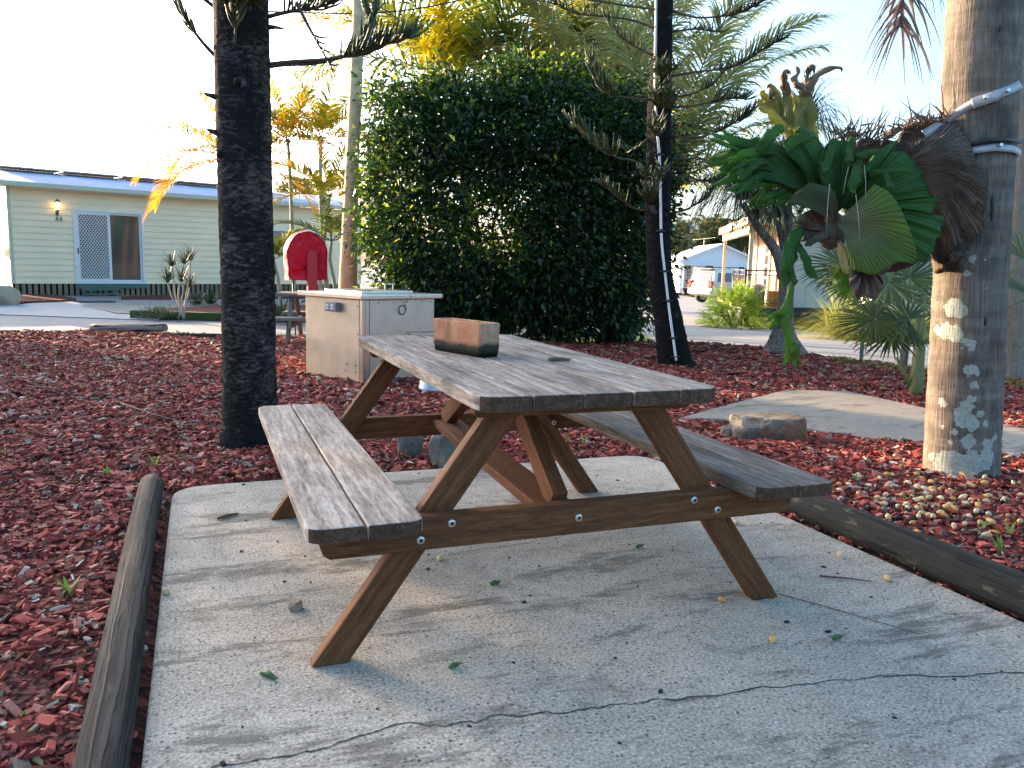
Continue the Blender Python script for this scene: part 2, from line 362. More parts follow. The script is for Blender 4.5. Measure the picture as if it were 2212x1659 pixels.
# ------------------------------------------------------------------ logs
def log_thing(name, label, cat, pts, rad, m, group=None, n=28, seed=3, lump=.05):
    rs = np.random.default_rng(seed); pts = np.asarray(pts, float); mm = len(pts)
    mb = MB(); f = []
    A = np.arange(n)/n*2*PI; ph = rs.uniform(0, 6, 5)
    base = mb.tube(pts, rad, n); V = mb.v[-1].reshape(mm, n, 3); c = pts[:, None, :]
    s = np.linspace(0, 1, mm)[:, None]
    k = 1+lump*(np.sin(3*A+ph[0]+4*s)*.4+np.sin(5*A+ph[1]-6*s)*.35+np.sin(2*A+ph[2]+9*s)*.5)+rs.uniform(-1, 1, (mm, n))*.012
    V[:] = c+(V-c)*k[..., None]; mb.v[-1] = V.reshape(-1, 3)
    return tag(mb.build(name, m, None), label, cat, group)
L0 = np.array([-1.222, -1.3, .010]); L1 = np.array([-1.205, 2.10, .012])
log_thing('log', 'round grey cracked log along the edge of the pad below the pale bench', 'log', [L0+(L1-L0)*t+np.array([math.sin(t*5)*.012, 0, 0]) for t in np.linspace(0, 1, 40)], .053, M_LOGL, None, 40, 5)
rs_ = np.random.default_rng(77); LL = bpy.data.objects['log']; bv = None; from mathutils.bvhtree import BVHTree
def onlog(c, th):
    d = Vector((math.sin(th), 0, math.cos(th))); h = bv.ray_cast(Vector(c)+d*.3, -d); return np.array(h[0]+d*.0012) if h[0] is not None else c+np.array(d)*.062
for a0, s0_, s1_, w_ in ((.18, .04, .60, .0075), (.62, .22, .97, .006), (-.35, .3, .8, .004), (.30, .62, 1.0, .007), (1.05, .02, .5, .004), (-.75, .05, .9, .003), (.9, .5, .95, .003)):
    P = []; bv = bv or BVHTree.FromPolygons([tuple(np.array(v.co)+np.array(LL.location)) for v in LL.data.vertices], [p.vertices[:] for p in LL.data.polygons])
    for i in range(60):
        t = s0_+(s1_-s0_)*i/59; th = a0+.10*math.sin(t*13+a0*7)+.03*math.sin(t*47+a0)+rs_.normal(0, .008); c_ = L0+(L1-L0)*t+np.array([math.sin(t*5)*.012, 0, 0]); r_ = .0632; w2 = w_*math.sin(PI*min(1, max(.03, i/59)))**.5*rs_.uniform(.5, 1.2)*2.3/r_
        P.append([onlog(c_, th+k*w2/2) for k in (-1, 0, 1)])
    mb = MB(); mb.grid(np.array(P), None, True); mb.build('crack', M_HOLE, LL)
R0 = np.array([1.47, 1.13, .035]); R1 = np.array([1.43, -1.6, .035])
log_thing('log', 'dark mossy log between the pad and the fallen palm nuts', 'log', [R0+(R1-R0)*t for t in np.linspace(0, 1, 40)], .072, M_LOGR, None, 40, 8, .06)
a, b = at(200, 716, 11.3), at(357, 716, 10.9)
log_thing('log', 'short pale bleached log lying beside the road', 'log', [a+(b-a)*t for t in np.linspace(0, 1, 14)], .055, log_mat('bleached_log', [(.10, .085, .07), (.21, .18, .15), (.36, .31, .27), (.16, .13, .11)]), None, 22, 4).location.z += .05
for (x0, y0, x1, y1, d0, d1, r, lab) in ((364, 724, 590, 729, 10.9, 10.6, .035, 'thin black timber edging between the red bark and the road'), ):
    a, b = at(x0, y0, d0), at(x1, y1, d1)
    log_thing('timber_edging', lab, 'garden edging', [a+(b-a)*t for t in np.linspace(0, 1, 14)], r, M_LOGR, None, 14, 4)
# ------------------------------------------------------------------ stones
def rock(name, label, c, dim, seed, m, rz=0., cat='rock', flat=.0):
    rs = np.random.default_rng(seed); bm = bmesh.new(); bmesh.ops.create_icosphere(bm, subdivisions=4, radius=1)
    pl = rs.normal(size=(13, 3)); pl /= np.linalg.norm(pl, axis=1)[:, None]; dd = rs.uniform(.62, .95, 13)
    if flat: pl[:, 2] *= .25; pl /= np.linalg.norm(pl, axis=1)[:, None]; dd = rs.uniform(.72, .9, 13)
    pl[0] = (0, 0, 1); dd[0] = .62; pl[1] = (0, 0, -1); dd[1] = .5
    V = []
    for v in bm.verts:
        p = np.array(v.co); t = 1.
        for q, d in zip(pl, dd):
            s = p@q
            if s > 0: t = min(t, d/s)
        V.append(p*t)
    V = np.array(V); nz = np.array([math.sin(9*p[0]+3*p[1])*math.sin(8*p[1]+5*p[2]+1)*.03 for p in V])
    V = V*(1+nz)[:, None]; V = V/np.abs(V).max(0)*np.array(dim)/2
    cz, sz = math.cos(rz), math.sin(rz); V = V@np.array([[cz, sz, 0], [-sz, cz, 0], [0, 0, 1]]); V = V-[0, 0, V[:, 2].min()]+np.array(c)
    Fc = [[x.index for x in f.verts] for f in bm.faces]; bm.free()
    mb = MB(); mb.add(V, Fc, None, False); o = mb.build(name, m, None); return tag(o, label, cat)
n = NT('field_stone'); v = n.coord('obj'); a = n.noise(v, 9, 7, .7, .5); b = n.noise(v, 3.1, 3)
n.base(n.mix(n.ramp(b, [(.45, 0.), (.6, 1.)]), n.ramp(a, [(.3, (.07, .062, .052)), (.5, (.17, .15, .125)), (.7, (.29, .265, .23))]), n.ramp(a, [(.3, (.10, .055, .028)), (.7, (.22, .135, .08))]))); n.bump(a, .7, .02); M_ROCK = n.set(.9, 0, .2)
M_ROCKG = plain('grey_stone', (.13, .135, .12), .9, 0, .35, 14, .6)
p = gp(1682, 957, 0.); rock('rock', 'flat topped brown rock on the mulch in front of the concrete path', p+[.02, .13, -.03], (.5, .34, .2), 3, M_ROCK, -.35, flat=1.)
p = gp(1582, 947, 0.); rock('rock', 'small brown rock leaning against the flat topped rock', p+[.02, .06, -.03], (.13, .15, .10), 5, M_ROCK, .4)
p = gp(890, 980, 0.); rock('rock', 'small square grey rock under the table by the far cross beam', p+[0, .06, -.03], (.155, .15, .155), 11, M_ROCKG, .2, flat=1)
p = gp(985, 1003, 0.); rock('rock', 'larger dark grey rock under the long stretcher of the table', p+[.0, .1, -.03], (.27, .22, .21), 14, M_ROCKG, .9, flat=.8)
p = gp(1690, 960, 0.); p = gp(1795, 958, 0); rock('pebble', 'small red brown stone at the end of the flat topped rock', p+[0, .02, -.01], (.09, .07, .05), 21, M_ROCK, .4, 'stone')
p = gp(640, 1320, 0.); rock('pebble', 'smooth tan stone alone on the concrete beside the nearest table leg', p+[0, .01, -.003], (.048, .036, .034), 24, plain('tan_stone', (.30, .20, .13), .7, 0, .15, 20), .5, 'stone')
# ------------------------------------------------------------------ terrain, garden bed, road
edge_px = [(-700, 726), (-200, 722), (0, 721), (120, 719), (240, 719), (360, 723), (475, 727), (660, 732), (900, 737), (1150, 741), (1240, 743), (1400, 743), (1500, 746), (1600, 750), (1690, 752), (1760, 768), (1900, 790), (2000, 803), (2212, 826), (2500, 866)]
BED = [gp(x, y, -.08)[:2] for x, y in edge_px]
BED = np.array(BED+[np.array([14, -1.]), np.array([9, -7.]), np.array([-10, -7.])])
def inside(poly, X, Y):
    r = np.zeros(np.shape(X), bool); n = len(poly)
    for i in range(n):
        (x1, y1), (x2, y2) = poly[i], poly[(i+1) % n]
        c = ((y1 > Y) != (y2 > Y)) & (X < (x2-x1)*(Y-y1)/((y2-y1) if y2 != y1 else 1e-9)+x1); r ^= c
    return r
def pdist(poly, X, Y):
    d = np.full(np.shape(X), 1e9); n = len(poly)
    for i in range(n):
        a, b = np.array(poly[i]), np.array(poly[(i+1) % n]); ab = b-a
        t = np.clip(((X-a[0])*ab[0]+(Y-a[1])*ab[1])/(ab@ab+1e-12), 0, 1)
        d = np.minimum(d, np.hypot(X-a[0]-t*ab[0], Y-a[1]-t*ab[1]))
    return d
PATH = np.array([p[:2] for p in (q+far+near+q2)])
def lump(x, y): return .010*np.sin(3.1*x+1.3*y)+.008*np.sin(1.7*y-4.3*x+1)+.006*np.sin(7.3*x+5.1*y+2)+.005*np.sin(11.*y-6.*x)
def hbed(x, y):
    "height of the bark bed"
    e = pdist(BED, x, y); ins = inside(BED, x, y)
    h = -.012+lump(x, y)+.045*sstep(1.45, 1.9, x)*sstep(2.6, 1.6, y)
    h = np.where(ins, -.16+(h+.16)*sstep(0, .45, e), -.20)
    pad_in = (x > -1.16) & (x < 1.39) & (y < 2.12)
    h = np.where(pad_in, -.07, h); h = np.where(inside(PATH, x, y), -.07, h)
    hump = .07*np.exp(-((x-.2)**2+(y-5.35)**2)/.5)*0
    return h+hump
xs = np.arange(-10, 14.01, .09); ys = np.arange(-7, 13.01, .09)
X, Y = np.meshgrid(xs, ys, indexing='ij'); Z = hbed(X, Y); keep = inside(BED, X, Y) & (pdist(BED, X, Y) > -1)
keep |= pdist(BED, X, Y) < .12
nx, ny = X.shape; I = np.arange(nx*ny).reshape(nx, ny)
fk = keep[:-1, :-1] & keep[1:, :-1] & keep[1:, 1:] & keep[:-1, 1:]
Fq = np.stack([I[:-1, :-1][fk], I[1:, :-1][fk], I[1:, 1:][fk], I[:-1, 1:][fk]], 1)
used = np.unique(Fq); mp_ = np.full(nx*ny, -1); mp_[used] = np.arange(len(used))
Vb = np.stack([X.ravel(), Y.ravel(), Z.ravel()], 1)[used]
n = NT('bark_bed'); v = n.coord('obj'); cv = n.vor(v, 45, 'F1', 'Color'); sp = n.n('ShaderNodeSeparateColor'); n.l(cv, sp.inputs[0])
vs2 = n.coord('obj', (1, 1, 1)); a = n.noise(v, 2.2, 4)
c = n.ramp(sp.outputs[0], [(0., (.03, .012, .010)), (.4, (.10, .027, .020)), (.75, (.20, .05, .036)), (1., (.28, .09, .06))])
c = n.mix(n.ramp(a, [(.5, 0.), (.72, .5)]), c, (.03, .018, .014)); n.base(c); n.bump(n.vor(v, 45), .9, .02); M_BED = n.set(.9, 0, .2)
tag(fast_mesh('ground_bed', Vb, mp_[Fq], M_BED, None, None, True), kind='structure')
# wide ground under everything, in the directions of the view
us = np.unique(np.concatenate([np.linspace(-30, 30, 61), np.linspace(-400, 400, 41)])); vs = np.unique(np.concatenate([np.linspace(-12, 80, 93), np.linspace(-60, 900, 49)]))
U_, V_ = np.meshgrid(us, vs, indexing='ij'); GX = C[0]+U_*HR[0]+V_*HF[0]; GY = C[1]+U_*HR[1]+V_*HF[1]; GZ = zg(GX, GY)-.12
I = np.arange(U_.size).reshape(U_.shape); Fq = np.stack([I[:-1, :-1], I[1:, :-1], I[1:, 1:], I[:-1, 1:]], -1).reshape(-1, 4)
M_SOIL = plain('dry_lawn_soil', (.10, .095, .045), .95, 0, .35, 1.5)
tag(fast_mesh('ground', np.stack([GX, GY, GZ], -1).reshape(-1, 3), Fq[:, ::-1], M_SOIL, None, None, True), kind='structure')
def patch(name, pts, m, off, thick=.12, kind='structure', step=.8, parent=None):
    "a sheet following the terrain inside a polygon of ground points"
    bm = bmesh.new(); vs = [bm.verts.new((p[0], p[1], 0)) for p in pts]; f = bm.faces.new(vs); bmesh.ops.triangulate(bm, faces=[f])
    for _ in range(6):
        es = [e for e in bm.edges if e.calc_length() > step*(1+.06*abs(float(np.linalg.norm(np.array(e.verts[0].co)[:2]-C[:2]))))]
        if not es: break
        bmesh.ops.subdivide_edges(bm, edges=es, cuts=1); bmesh.ops.triangulate(bm, faces=[f for f in bm.faces if len(f.verts) > 3])
    bm.normal_update()
    if sum(f.normal.z*f.calc_area() for f in bm.faces) < 0: bmesh.ops.reverse_faces(bm, faces=bm.faces[:])
    xy = np.array([v.co[:2] for v in bm.verts]); z = zg(xy[:, 0], xy[:, 1])+off
    for v, zz in zip(bm.verts, z): v.co.z = zz
    if thick:
        r = bmesh.ops.extrude_face_region(bm, geom=bm.faces[:]); 
        for v in [e for e in r['geom'] if isinstance(e, bmesh.types.BMVert)]: v.co.z += 0
        top = [e for e in r['geom'] if isinstance(e, bmesh.types.BMVert)]
        for v in bm.verts:
            if v not in set(top): v.co.z -= thick
    V = np.array([v.co[:] for v in bm.verts]); Fc = [[v.index for v in f.verts] for f in (bm.verts.index_update() or bm.faces)]; bm.free()
    mb = MB(); mb.add(V, Fc, None, False); o = mb.build(name, m, parent); return tag(o, kind=kind) if kind else o
def uv(u, v): return np.array([C[0]+u*HR[0]+v*HF[0], C[1]+u*HR[1]+v*HF[1]])
n = NT('road_concrete'); v = n.coord('obj'); a = n.noise(v, .7, 6, .6); b = n.noise(v, 60, 4)
c = n.ramp(a, [(.3, (.20, .195, .195)), (.7, (.285, .28, .28))]); c = n.mix(.3, c, n.ramp(b, [(.3, (.13, .13, .13)), (.7, (.36, .35, .34))])); n.base(c); n.bump(b, .2, .004); M_ROAD = n.set(.85, 0, .3)
road = patch('road', [uv(-40, -9), uv(40, -9), uv(60, 40), uv(60, 120), uv(-60, 120), uv(-45, 20)], M_ROAD, 0, .1, step=1.6)
# left: pale driveway, aggregate parking pad and bark beds by the long cabin
M_DRIVE = plain('driveway_concrete', (.30, .315, .315), .85, 0, .12, 3, .1)
M_AGG = concrete('aggregate_parking', (.29, .275, .235), (.17, .16, .14), .9)
patch('driveway', [gp(*a) for a in ((-160, 676), (0, 681), (115, 685), (270, 691), (345, 692), (333, 684), (250, 680), (172, 657), (168, 651), (120, 652), (20, 661), (-160, 664))], M_DRIVE, .02, .1)
patch('parking_pad', [gp(*a) for a in ((174, 653), (178, 664), (250, 678), (335, 683), (420, 676), (520, 668), (760, 664), (760, 645), (520, 646), (330, 649), (172, 651))], M_AGG, .028, .1)
BEDS = []
for nm, pts in (('garden_bed', ((25, 658), (24, 648), (40, 643), (60, 640), (118, 641), (165, 649), (162, 652), (100, 655))), ('garden_bed', ((262, 649), (262, 644), (420, 640), (620, 640), (770, 640), (770, 647), (520, 648), (360, 650))), ('garden_bed', ((300, 686), (330, 672), (420, 668), (480, 664), (600, 663), (760, 664), (760, 684), (590, 690), (470, 690)))):
    o = patch(nm, [gp(*a) for a in pts], M_BED, .06, .12); BEDS.append(o)
# right: lawn verge in front of the timber cabin
n = NT('verge_lawn'); v = n.coord('obj'); a = n.noise(v, 3, 5); b = n.noise(v, 90, 3)
n.base(n.mix(.5, n.ramp(a, [(.3, (.06, .10, .02)), (.7, (.13, .19, .04))]), n.ramp(b, [(.3, (.04, .07, .015)), (.7, (.17, .24, .05))]))); n.bump(b, .8, .03); M_LAWN = n.set(.9, 0, .2)
patch('verge', [gp(*a) for a in ((1500, 694), (1560, 703), (1640, 707), (1760, 716), (1900, 726), (2060, 735), (2300, 754))]+[uv(22, 22), uv(20, 34), uv(9.5, 31), uv(6.6, 26)], M_LAWN, .05, .1)
patch('verge', [gp(*a) for a in ((1145, 741), (1250, 743), (1330, 742), (1400, 741), (1405, 732), (1330, 728), (1150, 727), (900, 723), (760, 724), (600, 727), (660, 733), (900, 737))], M_LAWN, .03, .06)
# ------------------------------------------------------------------ bark chips: far past counting, one mesh
def chips(name, N, lo, hi, m, size, aspect, seed, dens=None, thick=.25, region=None, tilt=.3, curve=0.):
    rs = np.random.default_rng(seed)
    x = rs.uniform(lo[0], hi[0], N); y = rs.uniform(lo[1], hi[1], N)
    k = inside(BED, x, y) & ~((x > -1.14) & (x < 1.37) & (y < 2.1)) & ~inside(PATH, x, y)
    z = np.full(N, 0.); px_, py_, dz_ = pj(np.stack([x, y, z], 1)-0) if False else (None, None, None)
    D = np.stack([x, y, z], 1)-C; zz = D@FW; sx = CX+F*(D@RT)/np.where(zz > .2, zz, .2); sy = CY-F*(D@UP)/np.where(zz > .2, zz, .2)
    k &= (zz > .3) & (sx > -700) & (sx < 2900) & (sy < 2500)
    if dens is not None: k &= rs.random(N) < dens(zz)
    if region is not None: k &= region(x, y)
    x, y, zz = x[k], y[k], zz[k]; M = len(x); z = hbed(x, y)
    L = size*np.exp(np.clip(rs.normal(0, .55, M), -1.2, .95))*np.interp(zz, [1, 5, 11], [.95, 1.1, 1.6]); Wd = L*rs.uniform(*aspect, M); H = np.clip(L*thick*rs.uniform(.5, 1.2, M), .002, .009)
    yaw = rs.uniform(0, 2*PI, M); t1, t2 = rs.normal(0, tilt, M), rs.normal(0, tilt*1.2, M)
    cy, sy_ = np.cos(yaw), np.sin(yaw)
    ax = np.stack([cy*np.cos(t1), sy_*np.cos(t1), np.sin(t1)], 1); sd = np.stack([-sy_*np.cos(t2), cy*np.cos(t2), np.sin(t2)], 1); up = np.cross(ax, sd)
    cen = np.stack([x, y, z+rs.uniform(-.002, .016, M)], 1); vv = []
    for h in (0, 1):
        for i, j in ((-1, -1), (1, -1), (1, 1), (-1, 1)):
            sc = rs.uniform(.72, 1., (M, 1)) if h == 0 else rs.uniform(.5, .95, (M, 1))
            vv.append(cen+ax*(i*L/2)[:, None]*sc+sd*(j*Wd/2)[:, None]*rs.uniform(.6, 1., (M, 1))+up*((h-.5)*H)[:, None])
    V = np.stack(vv, 1).reshape(-1, 3)
    f0 = np.array([[4, 5, 6, 7], [0, 1, 5, 4], [1, 2, 6, 5], [2, 3, 7, 6], [3, 0, 4, 7]])
    Fc = (np.arange(M)[:, None, None]*8+f0[None]).reshape(-1, 4)
    return fast_mesh(name, V, Fc, m)
def chip_mat(name, stops, rough=.75):
    n = NT(name); g = n.n('ShaderNodeNewGeometry'); c = n.ramp(g.outputs['Random Per Island'], stops); v = n.coord('obj'); a = n.noise(v, 160, 3)
    n.base(n.mix(.35, c, n.mix(1., c, n.ramp(a, [(.3, .35), (.7, 1.5)]), 'MULTIPLY'))); n.bump(a, .3, .003); return n.set(rough, 0, .12)
M_CHIP = chip_mat('red_bark_chips', [(0, (.055, .020, .015)), (.2, (.15, .031, .022)), (.5, (.32, .057, .040)), (.78, (.47, .094, .064)), (.91, (.58, .22, .15)), (.95, (.24, .14, .09)), (1., (.52, .44, .34))])
d1 = lambda z: np.interp(z, [1.0, 4.5, 8, 12], [1., .75, .36, .26])
o = chips('bark_chips', 620000, (-8, -1.6), (11, 11.5), M_CHIP, .025, (.18, .75), 3, d1); tag(o, 'red dyed bark chips covering the garden bed', 'bark mulch', None, 'stuff')
M_LIT = chip_mat('pale_litter', [(0, (.20, .16, .11)), (.4, (.36, .30, .22)), (.7, (.50, .45, .36)), (.85, (.42, .30, .10)), (1., (.75, .73, .68))], .8)
o = chips('leaf_litter', 42000, (-8, -1.6), (11, 11.5), M_LIT, .030, (.12, .4), 5, lambda z: np.interp(z, [1, 5, 12], [.35, .5, .22]), .12, None, .35); tag(o, 'pale straw and leaf bits scattered on the red bark', 'litter', None, 'stuff')
# ------------------------------------------------------------------ stainless barbecue bench
n = NT('brushed_steel'); v = n.coord('obj', (3, 3, 40)); v2 = n.coord('obj'); a = n.noise(v, 3, 5, .6); b = n.noise(v2, 7, 6, .65)
n.base(n.ramp(b, [(.3, (.56, .49, .40)), (.7, (.66, .585, .485))])); n.l(n.ramp(n.math('ADD', n.math('MULTIPLY', a, .4), n.math('MULTIPLY', b, .6)), [(.3, .30), (.7, .42)]), n.b.inputs['Roughness']); n.bump(a, .03, .002)
n.b.inputs['Metallic'].default_value = .75; M_STEEL = n.m
M_STEELT = plain('counter_steel', (.72, .66, .57), .28, 1., .06, 6)
M_GREYP = plain('grey_plastic', (.20, .20, .195), .5, 0, .08)
M_BLACK = plain('black_rubber', (.018, .018, .018), .5, 0, .2)
bx = np.array([.888, .46, 0]); bx /= np.linalg.norm(bx); by = np.array([-.46, .888, 0]); by /= np.linalg.norm(by); BO = np.array([.32, 5.14, 0])
def bq(a, b, z): return BO+bx*a+by*b+np.array([0, 0, z])
BM = np.stack([bx, by, [0, 0, 1]], 1)
BB = thing('barbecue_bench', 'stainless steel barbecue cabinet bench standing on the red bark', 'barbecue', tuple(bq(.42, .4, 0)))
def bbox(mb, lo, hi): lo = np.array(lo, float); hi = np.array(hi, float); c = (lo+hi)/2; return mb.box(bq(*c), (hi-lo)/2, BM)
mb = MB(); bbox(mb, (.002, .002, -.12), (.838, .85, .718)); mb.build('cabinet', M_STEEL, BB, bevel=.004)
mb = MB(); bbox(mb, (-.006, .04, -.12), (.0, .83, .715)); mb.build('side_panel', M_STEEL, BB, bevel=.002)
mb = MB(); bbox(mb, (.075, -.006, -.12), (.835, 0, .715)); mb.build('front_panel', M_STEEL, BB, bevel=.002)
mb = MB(); bbox(mb, (-.008, -.008, -.12), (.022, .028, .717)); bbox(mb, (.026, -.008, -.12), (.066, .004, .717)); mb.build('corner_trim', M_STEELT, BB, bevel=.002)
mb = MB(); bbox(mb, (-.055, -.055, .719), (.90, .90, .762)); ct = mb.build('counter', M_STEELT, BB, bevel=.008, seg=3)
mb = MB(); bbox(mb, (.12, .16, .7625), (.72, .72, .785)); mb.build('hotplate_cover', M_STEELT, BB, bevel=.006)
mb = MB(); bbox(mb, (.14, .26, .7855), (.32, .5, .79)); mb.build('hotplate_slot', M_BLACK, BB)
mb = MB(); mb.tube([bq(.66, .5, .785), bq(.66, .5, .83)], .008, 8); mb.tube([bq(.76, .5, .785), bq(.76, .5, .83)], .008, 8); bbox(mb, (.64, .485, .83), (.78, .515, .842)); mb.build('lid_handle', M_STEELT, BB, bevel=.003)
mb = MB(); bbox(mb, (-.062, .30, .60), (-.0065, .46, .68)); ob = mb.build('power_outlet', M_GREYP, BB, bevel=.005)
M_SOCK = plain('pale_socket', (.62, .61, .58), .4)
for b0 in (.33, .40):
    for z0 in (.618, .645): mb = MB(); bbox(mb, (-.066, b0, z0), (-.0625, b0+.045, z0+.02)); mb.build('outlet_socket', M_SOCK, ob, bevel=.002)
def rivet(p, d): mb = MB(); mb.tube([p, p+d*.003], .006, 8); mb.build('rivet', M_HOLE, BB)
for a_, z_ in ((.17, .69), (.34, .69), (.5, .69), (.68, .69), (.79, .69)): rivet(bq(a_, -.0062, z_), -by)
for b_, z_ in ((.06, .66), (.06, .42), (.09, .14), (.22, .14), (.09, .08), (.24, .08)): rivet(bq(-.0062, b_, z_), -bx)
mb = MB(); pts = []
for i in range(40):
    t = i/39; pts.append(bq(.44+.05*math.cos(t*13)*(1-.3*t), -.014-.004*math.sin(9*t), .62+.045*math.sin(t*13)*(1-.2*t)))
mb.tube([bq(.26, .05, .80), bq(.36, -.02, .81), bq(.47, -.058, .80), bq(.50, -.063, .74), bq(.46, -.015, .69)]+pts, .0022, 5); mb.build('wire', M_BLACK, BB)
# galvanised bin with a timber lid behind the table
M_GALV = plain('galvanised', (.42, .43, .44), .38, 1., .2, 12)
p0 = at(935, 838, 6.75); p0[2] = 0
BN = thing('metal_bin', 'grey metal bin with a flat timber lid half hidden behind the table', 'bin', tuple(p0))
mb = MB(); mb.lathe([(.118, -.02), (.122, .0), (.122, .03), (.117, .035), (.117, .40), (.122, .405), (.122, .43)], p0, 28); mb.build('bin_body', M_GALV, BN)
mb = MB(); mb.box(p0+[0.06, .05, .452], (.24, .17, .02)); mb.build('lid', M_TOP, BN, bevel=.004)
# fire hose reel under a red cover on its red post
d0 = 11.4; g0 = at(676, 700, d0); g0[2] = float(zg(g0[0], g0[1])); yr = -YAW
HRL = thing('hose_reel', 'red vinyl covered fire hose reel on a red steel post behind the barbecue', 'hose reel', tuple(g0))
M_RED = plain('red_post_paint', (.52, .014, .022), .38, 0, .12, 6)
n = NT('red_vinyl'); v = n.coord('obj'); a = n.noise(v, 5, 4, .55, 1.2); n.base(n.ramp(a, [(.3, (.66, .008, .022)), (.7, (.78, .022, .045))])); n.bump(a, 1., .07); M_VIN = n.set(.5, 0, .2)
def hl(a, b, z): return g0+HR*a+HF*b+np.array([0, 0, z])
ang = R(24); ax = HR*math.cos(ang)+HF*math.sin(ang); ay = -HR*math.sin(ang)+HF*math.cos(ang); AM = np.stack([ax, ay, [0, 0, 1]], 1)
mb = MB(); pz = 1.30
mb.box(g0+[0, 0, pz/2], (.055, .05, pz/2), AM); mb.box(g0+ax*(-.058)+[0, 0, .87], (.012, .056, .40), AM); mb.box(g0+ax*.058+[0, 0, .94], (.006, .056, .36), AM); mb.build('post', M_RED, HRL, bevel=.004)
mb = MB(); m_, k_ = 26, 9; W_, D_ = .30, .36; PZ = []
prof = []
for i in range(m_):
    t = i/(m_-1)
    if t < .36: s = t/.36; prof.append((-.27*(1-s)-.295*s, .0+s*.40))
    elif t > .64: s = (t-.64)/.36; prof.append((.295*(1-s)+.27*s, .40*(1-s)))
    else: s = (t-.36)/.28; an = PI*(1-s); prof.append((.295*math.cos(an), .40+.31*math.sin(an)))
c0 = g0+ax*(-.05)+ay*.06+np.array([0, 0, .885-float(0)])
rs = np.random.default_rng(4)
grid_ = []
for j in range(k_+1):
    s = j/k_; ins = .035*(1-math.sin(min(1, min(s, 1-s)*5)*PI/2)); row = []
    for i, (a_, z_) in enumerate(prof):
        sc = 1-ins*2.2; w = .008*math.sin(7*z_*3+j*1.3+i*.9)*math.sin(i*.7+1.7*j)
        row.append(c0+ax*(a_*sc+w)+ay*(s*D_+.012*math.sin(i*1.1+j))+np.array([0, 0, z_*(1-ins*.6)+w]))
    grid_.append(row)
mb.grid(np.array(grid_), None, True)
for j in (0, k_):
    cen = np.mean(grid_[j], axis=0)+ay*(.05 if j == 0 else -.02)-np.array([0, 0, .12]); ringp = grid_[j]
    r1 = [cen+(p-cen)*.55+ay*(.03*math.sin(i*.9)) for i, p in enumerate(ringp)]; r2 = [cen+(p-cen)*.05 for p in ringp]
    mb.grid(np.array([ringp, r1, r2] if j else [r2, r1, ringp]), None, True, True)
mb.build('cover', M_VIN, HRL, solid=.006, sub=1)
mb = MB(); mb.tube([g0+ax*(-.06)+[0, 0, .62], g0+ax*(-.12)+[0, 0, .61], g0+ax*(-.19)+[0, 0, .585]], [.018, .012, .009], 8); mb.tube([g0+ax*(-.075)+[0, 0, .56], g0+ax*(-.075)+[0, 0, .7]], .013, 8); mb.build('tap', M_BLACK, HRL)
hp = [c0+ax*(-.19)+ay*.1+np.array([0, 0, .02]), c0+ax*(-.19)+ay*.1+np.array([.0, 0, -.4]), c0+ax*(-.17)+ay*.1+np.array([0, 0, -.72]), c0+ax*(-.18)+ay*.1+np.array([0, 0, -.95])]
mb = MB(); mb.tube(hp, .011, 8); mb.build('hose', M_BLACK, HRL)
# second picnic table far behind
M_FAR = wood_mat('far_table_timber', [(.10, .085, .075), (.16, .14, .125), (.23, .20, .18)], (.09, .08, .075))
ct_ = at(672, 700, 10.9); ct_[2] = float(zg(ct_[0], ct_[1])); a2 = R(20)-YAW*0
fx = HR*math.cos(.12)+HF*math.sin(.12); fy = -HR*math.sin(.12)+HF*math.cos(.12)
T2 = thing('picnic_table', 'smaller dark picnic table half hidden between the black pine trunk and the barbecue', 'picnic table', tuple(ct_))
def t2(a, b, z): return ct_+fx*a+fy*b+np.array([0, 0, z])
FM = np.stack([fx, fy, [0, 0, 1]], 1)
def fb(name, parts, bevel=.004):
    mb = MB()
    for lo, hi in parts: lo = np.array(lo); hi = np.array(hi); mb.box(t2(*((lo+hi)/2)), (hi-lo)/2, FM)
    return mb.build(name, M_FAR, T2, bevel=bevel)
fb('tabletop', [((-.42, -.35+i*.145, .70), (1.0, -.35+i*.145+.135, .74)) for i in range(5)])
for s in (-1, 1): fb('bench_seat', [((-.45, s*.62-.14+i*.145, .41), (1.0, s*.62-.14+i*.145+.135, .45)) for i in range(2)])
for xx in (-.22, .8):
    for s in (-1, 1):
        mb = MB(); mb.bar(t2(xx, s*.70, 0), t2(xx, s*.2, .70), .09, .045, tuple(fx)); mb.build('leg', M_FAR, T2, bevel=.003)
    fb('cross_beam', [((xx+.03, -.75, .32), (xx+.075, .75, .41))])
# small terracotta pot beside it
p0 = at(650, 728, 10.2); p0[2] = float(zg(p0[0], p0[1]))+.05
tp = MB(); tp.prism(rounded(-.11, .11, -.09, .09, [.02]*4), 0, .10, lambda p, h: tuple(p0+np.array([p[0]*(.8+h*2.2), p[1]*(.8+h*2.2), h]))); tp.prism(rounded(-.125, .125, -.1, .1, [.02]*4), .1, .13, lambda p, h: tuple(p0+np.array([p[0], p[1], h])))
tag(tp.build('flower_pot', plain('new_terracotta', (.36, .12, .055), .8, 0, .12), None, bevel=.006), 'small square terracotta pot on the grass beside the far picnic table', 'plant pot')
